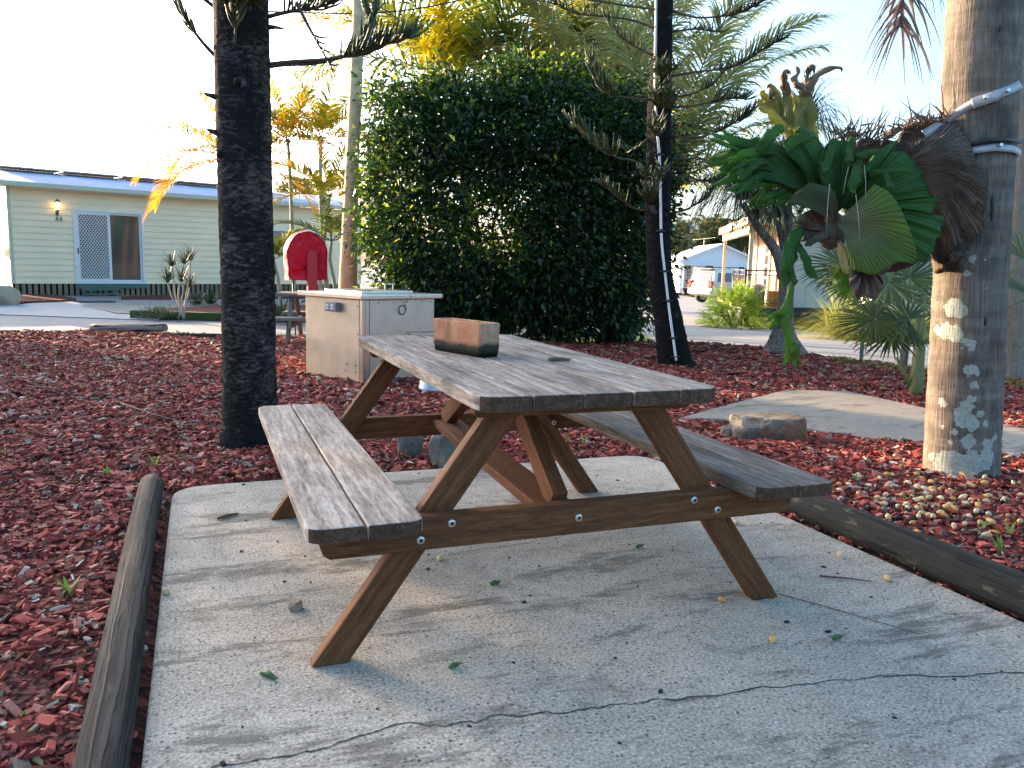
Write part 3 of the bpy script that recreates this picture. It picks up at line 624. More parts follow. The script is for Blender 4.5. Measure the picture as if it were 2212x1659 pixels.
# ------------------------------------------------------------------ the long cabin number 44
M_SIDE = plain('cream_siding', (.86, .71, .46), .55, 0, .05, 1.2)
M_TRIM = plain('white_trim', (.72, .71, .68), .45, 0, .04)
M_GREEN = plain('green_paint', (.055, .125, .095), .5, 0, .12)
M_GUT = plain('pale_green_gutter', (.50, .52, .38), .45, 0, .06)
M_SKIRT = wood_mat('skirting_timber', [(.13, .10, .065), (.21, .165, .11), (.28, .22, .15)], (.10, .08, .05))
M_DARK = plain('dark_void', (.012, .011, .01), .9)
n = NT('corrugated_roof'); v = n.coord('obj'); a = n.noise(v, 2, 4); n.base(n.ramp(a, [(.3, (.26, .34, .46)), (.7, (.33, .42, .55))])); M_ROOF = n.set(.85, 0, .05)
n = NT('window_glass'); v = n.coord('obj'); n.base((.035, .038, .038)); M_GLASS = n.set(.04, 0, .8)
M_BLIND = plain('window_blind', (.26, .23, .20), .6, 0, .08)
He = np.array([.931, .365, 0]); He /= np.linalg.norm(He); Hn = np.array([-He[1], He[0], 0]); W0 = at(27, 600, 22.); W0[2] = 0
def hp_(s, d, z): return W0+He*s+Hn*d+np.array([0, 0, z])
HM = np.stack([He, Hn, [0, 0, 1]], 1)
def hbx(mb, lo, hi): lo = np.array(lo, float); hi = np.array(hi, float); return mb.box(hp_(*((lo+hi)/2)), (hi-lo)/2, HM)
def siding(mb, s0, s1, z0, z1, holes, d=0., step=.178):
    k = int(round((z1-z0)/step)); hh = (z1-z0)/k
    for i in range(k):
        a, b = z0+i*hh, z0+(i+1)*hh; segs = [(s0, s1)]
        for h0, h1, ha, hb in holes:
            if b > ha+.01 and a < hb-.01:
                segs = [q for x0, x1 in segs for q in ((x0, min(x1, h0)), (max(x0, h1), x1)) if q[1]-q[0] > .01]
        part = [(x0, x1, a, b) for x0, x1 in segs]+[(h0, h1, hb, b) for h0, h1, ha, hb in holes if a+.01 < hb < b-.012]+[(h0, h1, a, ha) for h0, h1, ha, hb in holes if a+.012 < ha < b-.01]
        for x0, x1, a, b in part:
            v = [hp_(x0, d-.028, a), hp_(x1, d-.028, a), hp_(x1, d-.024, a+min(.05, (b-a)*.5)), hp_(x0, d-.024, a+min(.05, (b-a)*.5)), hp_(x1, d-.006, b), hp_(x0, d-.006, b), hp_(x0, d+.03, a), hp_(x1, d+.03, a), hp_(x1, d+.03, b), hp_(x0, d+.03, b)]
            mb.add(v, [[0, 1, 2, 3], [3, 2, 4, 5], [6, 7, 1, 0], [5, 4, 8, 9], [0, 3, 5, 9, 6], [1, 7, 8, 4, 2]])
ZB, ZT, SL = .205, 2.80, 11.
HO = thing('cabin', 'long cream weatherboard cabin with a grey iron roof, sliding door and the number 44', 'cabin', tuple(hp_(7, 0, -.15)))
DO = (1.56, 3.47, .205, 2.30); WI = (7.15, 9.3, 1.25, 2.02)
mb = MB(); siding(mb, .06, SL, ZB, ZT, [DO, WI]); mb.build('wall', M_SIDE, HO)
mb = MB(); hbx(mb, (-.02, .032, ZB), (.1, 5.2, ZT)); hbx(mb, (SL-.1, .032, ZB), (SL, 5.2, ZT)); hbx(mb, (.1, 5.1, ZB), (SL-.1, 5.2, ZT)); hbx(mb, (.1, .2, 2.69), (SL-.1, 5.1, 2.78)); hbx(mb, (.1, .2, ZB), (SL-.1, 5.1, .26)); hbx(mb, (.1, 1.6, .27), (SL-.1, 1.7, 2.68)); mb.build('side_wall', M_SIDE, HO)
mb = MB(); hbx(mb, (-.03, -.045, ZB), (.06, .031, ZT)); mb.build('corner_board', M_GUT, HO, bevel=.004)
# roof
PR, RZ, EZ = 3.3, 3.52, 2.92; m_ = 420; rows = []
mb = MB(); ss = np.linspace(-.25, SL+.25, m_)
for s in ss:
    wv = .012*math.sin(s*2*PI/.11); rows.append([hp_(s, -.34, EZ+wv), hp_(s, PR, RZ+wv), hp_(s, 2*PR+.34, EZ+wv)])
mb.grid(np.array(rows), None, True); rf = mb.build('roof', M_ROOF, HO)
mb = MB(); hbx(mb, (-.27, -.40, 2.80), (SL+.27, -.345, 2.92)); hbx(mb, (-.26, -.344, 2.802), (SL+.26, -.05, 2.82)); mb.build('gutter', M_GUT, HO, bevel=.008)
mb = MB()
for s in (-.28, ):
    mb.add([hp_(s, -.40, 2.79), hp_(s, -.40, 2.95), hp_(s, PR, RZ+.05), hp_(s, PR, RZ-.13), hp_(s+.04, -.40, 2.79), hp_(s+.04, -.40, 2.95), hp_(s+.04, PR, RZ+.05), hp_(s+.04, PR, RZ-.13)], [[3, 2, 1, 0], [4, 5, 6, 7], [0, 1, 5, 4], [1, 2, 6, 5], [2, 3, 7, 6], [3, 0, 4, 7]])
mb.build('barge_board', M_GUT, HO)
for i in range(5):
    mb = MB(); hbx(mb, (.35+i*1.72, 2.7, RZ+.02), (.35+i*1.72+1.66, 3.7, RZ+.065)); mb.build('solar_panel', plain('panel_edge', (.46, .38, .28), .4) if i == 0 else bpy.data.materials['panel_edge'], HO)
# door
s0, s1, z0, z1 = DO; sm = (s0+s1)/2
mb = MB()
for lo, hi in (((s0, -.05, z0), (s0+.065, .05, z1)), ((s1-.065, -.05, z0), (s1, .05, z1)), ((s0+.065, -.05, z1-.06), (s1-.065, .05, z1)), ((s0+.065, -.05, z0), (s1-.065, .05, z0+.06))): hbx(mb, lo, hi)
dr = mb.build('sliding_door', M_TRIM, HO, bevel=.004)
def frame_(name, a, b, c, d, w, y0, y1, par, m):
    mb = MB()
    for lo, hi in (((a, y0, c), (a+w, y1, d)), ((b-w, y0, c), (b, y1, d)), ((a+w, y0, d-w), (b-w, y1, d)), ((a+w, y0, c), (b-w, y1, c+w))): hbx(mb, lo, hi)
    return mb.build(name, m, par, bevel=.003)
frame_('screen_frame', s0+.068, sm+.03, z0+.062, z1-.062, .075, -.035, .005, dr, M_TRIM)
frame_('sash', sm-.03, s1-.068, z0+.062, z1-.062, .05, .008, .04, dr, M_TRIM)
mb = MB(); a0, b0, c0_, d0_ = s0+.143, sm-.045, z0+.137, z1-.137; pitch = .078
for sgn in (1, -1):
    k = -40
    while k < 60:
        # lines  s = a0 + k*pitch + sgn*.62*(z-c0)
        z_lo, z_hi = c0_, d0_
        sa = a0+k*pitch; lo_, hi_ = (a0-sa)/(.72*sgn), (b0-sa)/(.72*sgn)
        if lo_ > hi_: lo_, hi_ = hi_, lo_
        u0, u1 = max(0, lo_), min(d0_-c0_, hi_)
        if u1-u0 > .02:
            mb.bar(hp_(sa+sgn*.72*u0, -.012+.006*sgn, c0_+u0), hp_(sa+sgn*.72*u1, -.012+.006*sgn, c0_+u1), .016, .006, tuple(Hn))
        k += 1
for o_ in [mb.build('diamond_screen', M_TRIM, dr)]: pass
n = NT('door_glass'); n.base((.05, .052, .047)); M_DG = n.set(.06, 0, .7)
mb = MB(); hbx(mb, (sm+.022, .018, z0+.112), (s1-.12, .024, z1-.112)); mb.build('glass', M_DG, dr)
mb = MB(); hbx(mb, (a0, .012, c0_), (sm-.034, .018, d0_)); mb.build('glass', M_DG, dr)
mb = MB(); hbx(mb, (s0+.09, -.06, 1.05), (s0+.115, -.036, 1.22)); mb.build('handle', M_BLACK, dr)
mb = MB(); hbx(mb, (s0-.02, -.07, .07), (s1+.02, .02, .2)); mb.build('sill_beam', M_GREEN, HO)
# steps
mb = MB()
for z_, d_ in ((.03, -.38), (-.09, -.62)): hbx(mb, (s0+.05, d_-.12, z_), (s0+1.05, d_+.12, z_+.04))
hbx(mb, (s0+.2, -.6, -.17), (s0+.26, -.2, .028)); hbx(mb, (s0+.8, -.6, -.17), (s0+.86, -.2, .028)); mb.build('steps', M_GREEN, HO, bevel=.003)
mb = MB(); hbx(mb, (s0+.02, -1.0, -.2), (s0+1.1, -.72, -.12)); mb.build('brick_step', plain('brick', (.30, .17, .10), .9, 0, .25, 14), HO, bevel=.004)
# skirting
mb = MB(); s = .05
while s < SL:
    if not (s0+.02 < s < s0+.0): hbx(mb, (s, -.02, -.25), (s+.095, .0, .2))
    s += .15
mb.build('skirting', M_SKIRT, HO)
mb = MB(); hbx(mb, (.02, .1, -.25), (SL-.02, .16, .2)); mb.build('underfloor_shade', M_DARK, HO)  # near-black panel painting the shade behind the skirting slats
# window
s0, s1, z0, z1 = WI; wf = frame_('window', s0, s1, z0, z1, .06, -.05, .04, HO, M_TRIM); frame_('mullion', (s0+s1)/2-.03, (s0+s1)/2+.03, z0+.06, z1-.06, .028, -.03, .03, wf, M_TRIM)
mb = MB(); hbx(mb, (s0+.06, .0, z0+.06), (s1-.06, .01, z1-.06)); mb.build('blind', M_BLIND, wf)
# lamp, number
def hpx(x, y, dd=0.):
    "point of the facade seen at a place of the photograph"
    r = FW+RT*((x-CX)/F)-UP*((y-CY)/F); t = ((W0+Hn*dd-C)@Hn)/(r@Hn); p = C+r*t; return float((p-W0)@He), float(p[2])
ls, lz = hpx(122, 445)
mb = MB(); mb.tube([hp_(ls, -.03, lz-.19), hp_(ls, -.10, lz-.22), hp_(ls, -.14, lz-.14)], .014, 8); mb.lathe([(.05, 0), (.055, .01), (.03, .03)], hp_(ls, -.14, lz-.14), 10); mb.lathe([(.085, 0), (.08, .015), (.03, .06), (.008, .09)], hp_(ls, -.14, lz+.1), 10)
mb.box(hp_(ls, -.022, lz-.2), (.04, .02, .06), HM)
for k in range(6):
    a = k*PI/3; c = hp_(ls, -.14, 0); mb.tube([c+np.array([.048*math.cos(a), .048*math.sin(a), lz-.11]), c+np.array([.078*math.cos(a), .078*math.sin(a), lz+.1])], .005, 4)
lm = mb.build('wall_lamp', M_GREEN, HO)
n = NT('lit_lamp_glass'); n.base((.9, .7, .4)); n.b.inputs['Emission Color'].default_value = (1, .62, .25, 1); n.b.inputs['Emission Strength'].default_value = 1.1; n.set(.3)
mb = MB(); mb.lathe([(.02, -.1), (.043, -.09), (.065, .06), (.05, .095), (.01, .1)], hp_(ls, -.14, lz), 10); mb.build('glow_glass', n.m, lm)
ns, nz = hpx(119.5, 478); mb = MB()
for k in (0, 1):
    o = ns+k*.1; hbx(mb, (o+.045, -.034, nz), (o+.06, -.03, nz+.13)); hbx(mb, (o, -.034, nz+.035), (o+.075, -.03, nz+.048)); mb.bar(hp_(o+.006, -.032, nz+.048), hp_(o+.05, -.032, nz+.128), .014, .004, tuple(Hn))
mb.build('house_number', plain('number_black', (.03, .028, .026), .5), HO)
# neighbour on the far left: only its end shows, it throws the shade of the evening
NB = thing('cabin', 'neighbouring cream cabin showing only its end past the corner of cabin 44', 'cabin', tuple(hp_(-8, 3, -.15)))
mb = MB(); siding(mb, -15, -1.15, .15, 2.44, [], 2.6); mb.build('wall', M_SIDE, NB)
mb = MB(); hbx(mb, (-15, 2.632, .15), (-1.2, 7.5, 2.44)); mb.build('side_wall', M_SIDE, NB)
mb = MB(); v = [hp_(s, d, z) for s in (-15.3, -.95) for d, z in ((2.2, 2.48), (5., 2.95), (7.9, 2.48))]; mb.add(v, [[0, 3, 4, 1], [1, 4, 5, 2]]); mb.build('roof', M_ROOF, NB, solid=.05)
mb = MB(); hbx(mb, (-15, 2.7, -.25), (-1.3, 7.4, .15)); mb.build('skirting', M_SKIRT, NB)
# beige boulder at the corner
p = gp(2, 662); rock('boulder', 'rounded beige boulder at the corner of cabin 44 beside the driveway', p+[-.2, .5, -.05], (1.0, .8, .55), 31, plain('beige_stone', (.36, .31, .22), .9, 0, .15, 4), .3)
p = gp(378, 690); a, b = gp(284, 690), gp(483, 692)
# mossy sleeper along the far garden bed
n = NT('mossy_sleeper'); v = n.coord('obj'); a_ = n.noise(v, 2.5, 5); n.base(n.ramp(a_, [(.47, (.03, .026, .022)), (.62, (.035, .075, .01))])); n.bump(a_, .5, .03); M_MOSS = n.set(.9)
def sleeper(p, q, w, h, lab, m, name='sleeper', cat='timber sleeper'):
    p = np.array(p); q = np.array(q); p[2] = float(zg(p[0], p[1])); q[2] = float(zg(q[0], q[1])); mb = MB(); mb.bar(p+[0, 0, h/2], q+[0, 0, h/2], w, h); return tag(mb.build(name, m, None, bevel=.02), lab, cat)
a, b = gp(284, 688), gp(500, 694); sleeper(a, b, .2, .16, 'long dark sleeper with green moss edging the far garden bed', M_MOSS)
a, b = gp(585, 695), gp(735, 697); sleeper(a, b, .2, .2, 'short dark sleeper behind the far picnic table', M_MOSS)

p = gp(205, 655); mb = MB(); mb.box([p[0], p[1], p[2]+.045], (.42, .24, .008), HM); tag(mb.build('doormat', plain('charcoal_mat', (.035, .033, .036), .95), None), 'dark doormat on the pad below the green steps of cabin 44', 'doormat')
# ------------------------------------------------------------------ right: timber cabin with deck
CO = at(1690, 640, 22.); CO[2] = 0; ex = HR*.989-HF*.147; ey = HR*.147+HF*.989; XM = np.stack([ex, ey, [0, 0, 1]], 1)
def cp(a, b, z): return CO+ex*a+ey*b+np.array([0, 0, z])
def cbx(mb, lo, hi): lo = np.array(lo, float); hi = np.array(hi, float); return mb.box(cp(*((lo+hi)/2)), (hi-lo)/2, XM)
M_CREAM = plain('cream_panel', (.50, .47, .40), .6, 0, .05, 2); M_TAN = plain('tan_timber_wall', (.46, .33, .20), .6, 0, .12, 2); M_RAIL = plain('bronze_rail', (.07, .05, .04), .4, .4)
zc = float(zg(*CO[:2])); fl = .02
CB = thing('cabin', 'cream and tan timber cabin on dark stumps with a railed deck, behind the ponytail palm', 'cabin', tuple(cp(2, 3, zc)))
mb = MB(); cbx(mb, (.0, .0, fl+.06), (9., .1, 2.25)); 
for i in range(30): cbx(mb, (.3*i, -.012, fl+.06), (.3*i+.285, -.001, 2.25))
mb.build('wall', M_CREAM, CB)
mb = MB(); cbx(mb, (-.001, .1, fl+.06), (.1, 7, 2.25)); cbx(mb, (8.9, .1, fl+.06), (9, 7, 2.25)); cbx(mb, (.1, 6.9, fl+.06), (8.9, 7, 2.25)); mb.build('side_wall', M_TAN, CB)
for b_ in (.0, .9, 2.2, 3.4, 5.): mb = MB(); cbx(mb, (-.055, b_+.02, fl+.06), (-.003, b_+.2, 2.25)); mb.build('batten', M_CREAM, CB)
dr = MB(); cbx(dr, (-.04, 2.45, fl+.07), (-.004, 3.35, 2.02)); dr = dr.build('door', plain('door_cream', (.55, .46, .33), .5), CB)
for i in range(4): mb = MB(); cbx(mb, (-.05, 2.6, fl+.5+i*.36), (-.041, 3.2, fl+.78+i*.36)); mb.build('door_glass', M_GLASS, dr)
mb = MB(); cbx(mb, (-1.1, -.45, 2.27), (9.4, 7.2, 2.5)); mb.build('roof', plain('roof_fascia', (.60, .47, .30), .5, 0, .06), CB, bevel=.01)
mb = MB(); cbx(mb, (-.98, .1, 2.05), (-.84, 7, 2.265)); cbx(mb, (-.83, .0, 2.08), (-.06, .12, 2.262)); mb.build('deck_beam', bpy.data.materials['roof_fascia'], CB)
mb = MB(); cbx(mb, (-1.06, -.1, fl-.06), (-.002, 6.8, fl+.05)); mb.build('deck_floor', plain('deck_boards', (.40, .27, .15), .6, 0, .15), CB)
mb = MB(); cbx(mb, (-1.08, -.14, fl-.22), (9, -.101, fl+.02)); cbx(mb, (-.0, -.02, fl-.16), (9, 7, fl+.04)); mb.build('floor_bearer', plain('dark_bearer', (.03, .028, .026), .7), CB)
for a_ in (.4, 2.2, 4, 6, 8):
    for b_ in (.8, 3.5): mb = MB(); cbx(mb, (a_, b_, zc-.1), (a_+.2, b_+.2, fl-.16)); mb.build('stump', bpy.data.materials['dark_bearer'], CB)
for b_ in (.0, 3, 6.2): mb = MB(); cbx(mb, (-.98, b_, zc-.1), (-.84, b_+.15, fl-.22)); mb.build('stump', bpy.data.materials['dark_bearer'], CB)
mb = MB(); cbx(mb, (.2, 6.0, zc-.05), (9, 6.1, fl-.1)); mb.build('underfloor_shade', M_DARK, CB)  # near-black panel stands in for the shade beneath the cabin
mb = MB()
def rail(p, q, n):
    mb.tube([p+[0, 0, .98], q+[0, 0, .98]], .022, 6); mb.tube([p+[0, 0, .10], q+[0, 0, .10]], .016, 6); mb.tube([p+[0, 0, .86], q+[0, 0, .86]], .014, 6)
    for i in range(n+1): t = i/n; mb.tube([p+(q-p)*t+[0, 0, .1], p+(q-p)*t+[0, 0, .86]], .008, 5)
rail(cp(-1.02, -.07, fl+.05), cp(-.02, -.07, fl+.05), 10); rail(cp(-1.02, -.07, fl+.05), cp(-1.02, 2.6, fl+.05), 22)
for a_, b_ in ((-1.02, -.07), (-.03, -.07), (-1.02, 1.3), (-1.02, 2.6)): mb.tube([cp(a_, b_, fl-.2), cp(a_, b_, fl+1.06)], .032, 8)
mb.build('railing', M_RAIL, CB)
for a_, b_ in ((-.9, .02), (-.9, 6.7)):
    mb = MB(); cbx(mb, (a_-.05, b_, fl+.05), (a_+.05, b_+.1, 2.05)); mb.build('post', bpy.data.materials['roof_fascia'], CB)
# things on the deck
q = cp(-.62, .4, fl+.05); g = thing('rubbish_bin', 'tall silver bin with a pale lid on the cabin deck behind the railing', 'bin', tuple(q))
mb = MB(); mb.lathe([(.2, 0), (.21, .02), (.23, .5), (.235, .52)], q, 20); mb.build('bin_body', M_GALV, g); mb = MB(); mb.lathe([(.25, .52), (.255, .56), (.2, .60), (.05, .62)], q, 20); mb.build('lid', plain('bin_lid', (.5, .45, .4), .5), g)
q = cp(-.2, .35, fl+.05); g = thing('storage_tub', 'orange plastic tub next to the silver bin on the deck', 'tub', tuple(q))
mb = MB(); mb.box(q+[0, 0, .2], (.13, .13, .2), XM); mb.build('tub', plain('orange_plastic', (.60, .24, .02), .45), g, bevel=.02); mb = MB(); mb.box(q+[0, 0, .415], (.14, .14, .014), XM); mb.build('lid', bpy.data.materials['orange_plastic'], g, bevel=.008)
# ------------------------------------------------------------------ white gabled cabin in the distance
dW = 62.; WO = at(1467, 630, dW); WO[2] = 0; wx = HR; wy = HF; WM = np.stack([wx, wy, [0, 0, 1]], 1)
pxm = dW/F
def wz(y, x=1530): return float(at(x, y, dW)[2])
def wp(a, b, z): return WO+wx*a+wy*b+np.array([0, 0, z])
def wbx(mb, lo, hi): lo = np.array(lo, float); hi = np.array(hi, float); return mb.box(wp(*((lo+hi)/2)), (hi-lo)/2, WM)
def wX(x): return (x-1467)*pxm
zb, ze, za = wz(634), wz(563), wz(530); wid = wX(1638)
WC = thing('cabin', 'small white gabled cabin with a porch far across the road', 'cabin', tuple(wp(wid/2, 0, zb)))
M_WH = plain('white_boards', (.70, .70, .69), .6, 0, .04, 1); M_WIN = plain('brown_blind', (.22, .15, .10), .5)
mb = MB(); k = 16
ap = wX(1553)
for i in range(k):
    a, b = zb+(za-zb)*i/k, zb+(za-zb)*(i+1)/k
    def ext(z):
        if z <= ze: return 0, wid
        t = (z-ze)/(za-ze); return ap*t, wid-(wid-ap)*t
    (l0, r0), (l1, r1) = ext(a), ext(b)
    v = [wp(l0, 0, a), wp(r0, 0, a), wp(r1, .03, b), wp(l1, .03, b), wp(l0, .2, a), wp(r0, .2, a), wp(r1, .2, b), wp(l1, .2, b)]
    mb.add(v, [[0, 1, 2, 3], [5, 4, 7, 6], [0, 4, 5, 1], [3, 2, 6, 7], [0, 3, 7, 4], [1, 5, 6, 2]])
wbx(mb, (0, .2, zb), (.15, 8, ze)); wbx(mb, (wid-.15, .2, zb), (wid, 8, ze)); mb.build('wall', M_WH, WC)
mb = MB(); o = .25; v = [wp(-o, d, ze-.12) for d in (-.3, 8.2)]+[wp(ap, d, za+.08) for d in (-.3, 8.2)]+[wp(wid+o, d, ze-.12) for d in (-.3, 8.2)]
mb.add(v, [[0, 2, 3, 1], [2, 4, 5, 3]]); mb.build('roof', M_WH, WC, solid=.14)
mb = MB(); wbx(mb, (-.1, -1.1, wz(574)), (wX(1534), -.02, wz(571))); mb.build('porch_awning', M_WH, WC)
for x in (1467.5, 1490, 1510, 1533): mb = MB(); wbx(mb, (wX(x), -1.06, zb), (wX(x)+.1, -.96, wz(573.9))); mb.build('porch_post', M_WH, WC)
mb = MB(); wbx(mb, (wX(1494), -1.05, wz(606)), (wX(1533), -1.0, wz(604))); wbx(mb, (wX(1494), -1.05, wz(617)), (wX(1533), -1.0, wz(615)))
for i in range(14): wbx(mb, (wX(1494)+i*.105, -1.04, wz(616)), (wX(1494)+i*.105+.045, -1.01, wz(606)))
mb.build('porch_rail', M_WH, WC)
mb = MB(); wbx(mb, (wX(1475), -.05, wz(622)), (wX(1490), -.004, wz(573))); dr = mb.build('door', plain('grey_door', (.26, .25, .25), .5), WC)
for i in range(5): mb = MB(); wbx(mb, (wX(1482), -.07, wz(582+i*8.2)), (wX(1488.5), -.051, wz(577+i*8.2))); mb.build('door_glass', M_GLASS, dr)
mb = MB(); wbx(mb, (wX(1519), -.05, wz(605)), (wX(1538), -.004, wz(573))); w_ = mb.build('window', M_TRIM, WC)
mb = MB(); wbx(mb, (wX(1520), -.07, wz(604)), (wX(1537), -.051, wz(574))); mb.build('pane', M_WIN, w_)
mb = MB(); wbx(mb, (wX(1592), -.05, wz(585)), (wX(1604), -.004, wz(574))); w_ = mb.build('window', M_TRIM, WC); mb = MB(); wbx(mb, (wX(1593), -.07, wz(584)), (wX(1603), -.051, wz(575))); mb.build('pane', M_GLASS, w_)
mb = MB()
for i in range(3): wbx(mb, (wX(1467), -1.9+i*.3, zb-.05), (wX(1487), -1.6+i*.3, zb+.13*(i+1)))
mb.build('steps', M_DARK, WC)
mb = MB(); aa = wp(wX(1534), 3, za-.3); mb.tube([aa, aa+[0, 0, .9]], .03, 5); mb.tube([aa+wx*(-.9)+[0, 0, .78], aa+wx*.9+[0, 0, 1.0]], .025, 5)
for i in range(9): c = aa+wx*(-.85+.2*i)+[0, 0, .79+.025*i]; mb.tube([c-wy*.35, c+wy*.35], .012, 4)
mb.build('antenna', plain('antenna_metal', (.6, .5, .3), .4, .6), WC)
# blue-grey shed roof behind, low blue hill of roofs
sO = at(1440, 500, 95.); sO[2] = float(zg(sO[0], sO[1])); SH = thing('shed', 'far shed with a pale blue roof showing above the distant palms', 'shed', tuple(sO+HR*3))
def sp_(a, b, z): return sO+HR*a+HF*b+np.array([0, 0, z])
zt = float(at(1470, 482, 95)[2])-sO[2]
mb = MB(); mb.box(sp_(1, 4, zt/2-.4), (5, 4, zt/2-.4), WM); mb.build('wall', M_WH, SH)
mb = MB(); mb.add([sp_(-4.5, -.5, zt-.9), sp_(6.5, -.5, zt-.9), sp_(6.5, 4, zt), sp_(-4.5, 4, zt), sp_(6.5, 8.5, zt-.9), sp_(-4.5, 8.5, zt-.9)], [[0, 1, 2, 3], [3, 2, 4, 5]]); mb.build('roof', plain('blue_roof', (.25, .42, .62), .5), SH, solid=.1)
# ------------------------------------------------------------------ parked SUV
dC = 44.; cO = at(1583, 640, dC); cO[2] = float(zg(cO[0], cO[1])); cyaw = R(28)
cx_ = HR*math.cos(cyaw)+HF*math.sin(cyaw); cy_ = -HR*math.sin(cyaw)+HF*math.cos(cyaw)   # car runs along cx_ , rear at -x
def kp(a, b, z): return cO+cx_*a+cy_*b+np.array([0, 0, z])
CAR = thing('car', 'silver beige four wheel drive with red tail light parked beyond the sunlit shrub', 'car', tuple(cO))
n = NT('champagne_paint'); n.base((.50, .45, .40)); n.set(.28, .35); n.b.inputs['Coat Weight'].default_value = .5; M_CAR = n.m
prof = [(-2.3, .45), (-2.38, .75), (-2.36, 1.05), (-2.28, 1.12), (-2.05, 1.68), (-1.9, 1.78), (.2, 1.80), (.55, 1.74), (1.25, 1.12), (2.2, 1.0), (2.36, .85), (2.38, .5), (2.2, .38), (-2.1, .38)]
mb = MB(); rows = []
for b_, sc in ((-.93, .0), (-.90, .04), (0, .05), (.90, .04), (.93, 0)):
    rows.append([kp(a, b_*(1 if z < 1.1 else 1-.16*(z-1.1)/.7), z+(sc if z > 1.6 else 0)) for a, z in prof])
mb.grid(np.array(rows), None, False, True); N_ = len(prof)
mb.add(rows[0], [list(range(N_))[::-1]]); mb.add(rows[-1], [list(range(N_))]); mb.build('body', M_CAR, CAR, bevel=.03)
for sgn in (-1, 1):
    def sd_(a, z): b_ = .945*(1-.16*max(0, z-1.1)/.7); return kp(a, sgn*b_, z)
    for pts in (((-2.0, 1.15), (-1.0, 1.15), (-1.0, 1.62), (-1.85, 1.62)), ((-.93, 1.15), (.05, 1.15), (.05, 1.64), (-.93, 1.64)), ((.12, 1.15), (1.0, 1.15), (.5, 1.62), (.12, 1.64))):
        mb = MB(); mb.add([sd_(*p) for p in pts], [[0, 1, 2, 3] if sgn < 0 else [3, 2, 1, 0]]); mb.build('window', M_GLASS, CAR, solid=.012)
    for a_ in (-1.45, 1.45):
        c = kp(a_, sgn*.86, .37); mb = MB(); mb.tube([c-cy_*.11, c+cy_*.11], .37, 20); w_ = mb.build('wheel', M_BLACK, CAR); mb = MB(); mb.tube([c-cy_*.12, c+cy_*.12], .22, 14); mb.build('rim', M_GALV, w_)
    mb = MB(); mb.box(kp(-2.33, sgn*.80, 1.0), (.07, .13, .20), np.stack([cx_, cy_, [0, 0, 1]], 1)); mb.build('tail_light', plain('tail_red', (.55, .015, .015), .2) if sgn < 0 else bpy.data.materials['tail_red'], CAR, bevel=.02)
mb = MB(); mb.add([kp(-2.30, -.74, 1.17), kp(-2.30, .74, 1.17), kp(-2.085, .66, 1.64), kp(-2.085, -.66, 1.64)], [[0, 3, 2, 1]]); mb.build('rear_window', M_GLASS, CAR, solid=.012)
mb = MB(); mb.box(kp(-2.1, 0, 1.82), (.16, .66, .025), np.stack([cx_, cy_, [0, 0, 1]], 1)); mb.build('spoiler', M_CAR, CAR, bevel=.01)
for sgn in (-1, 1):
    mb = MB(); mb.tube([kp(-1.7, sgn*.62, 1.86), kp(-1.6, sgn*.62, 1.9), kp(.1, sgn*.62, 1.9), kp(.2, sgn*.62, 1.86)], .025, 6); mb.build('roof_rail', M_BLACK, CAR)
mb = MB(); mb.box(kp(-2.36, 0, .58), (.08, .9, .1), np.stack([cx_, cy_, [0, 0, 1]], 1)); mb.build('bumper', M_CAR, CAR, bevel=.03)
# ------------------------------------------------------------------ posts by the road
p = at(1861, 772, 10.25); p[2] = float(zg(p[0], p[1])); zt = float(at(1852, 640, 10.25)[2])
g = thing('reflector_post', 'green steel post with a pale reflector cap glowing like sun glare by the road', 'marker post', tuple(p))
mb = MB(); mb.bar(p, [p[0]-.02, p[1], zt-.12], .045, .02, (0, 1, 0)); mb.bar(p+[.02, .02, 0], [p[0], p[1]+.02, zt-.12], .012, .04, (0, 1, 0)); mb.build('post', M_GREEN, g)
c = np.array([p[0]-.02, p[1], zt-.14]); mb = MB(); mb.lathe([(.03, 0), (.065, .02), (.075, .1), (.06, .17), (.02, .2)], c, 14)
n = NT('glare_cap'); n.base((.9, .85, .75)); n.set(.1); n.b.inputs['Emission Color'].default_value = (1, .85, .6, 1); n.b.inputs['Emission Strength'].default_value = 1.6; mb.build('glow_glass', n.m, g)  # emission paints sun glare on the reflector cap, no lamp inside
p = at(1951, 787, 9.6); p[2] = -.14; q_ = at(1962, 690, 9.6); mb = MB(); mb.tube([p, (p+q_)/2, q_], [.048, .046, .044], 12); tag(mb.build('bollard', wood_mat('bollard_timber', [(.16, .13, .09), (.27, .22, .16), (.36, .30, .22)], (.13, .11, .08)), None), 'plain round timber bollard under the fan palm leaves', 'bollard')
# overhead cable
P_ = [at(560, 26, 14), at(760, 22, 14), at(900, -4, 14), at(1100, -50, 14)]; t_ = np.linspace(0, 3, 30)
mb = MB(); mb.tube([at(560+180*t, 24+6*math.sin(t)-14*max(0, t-1)**2, 14) for t in t_], .012, 6); tag(mb.build('overhead_cable', M_BLACK, None), 'dark overhead cable crossing the white sky', 'cable')
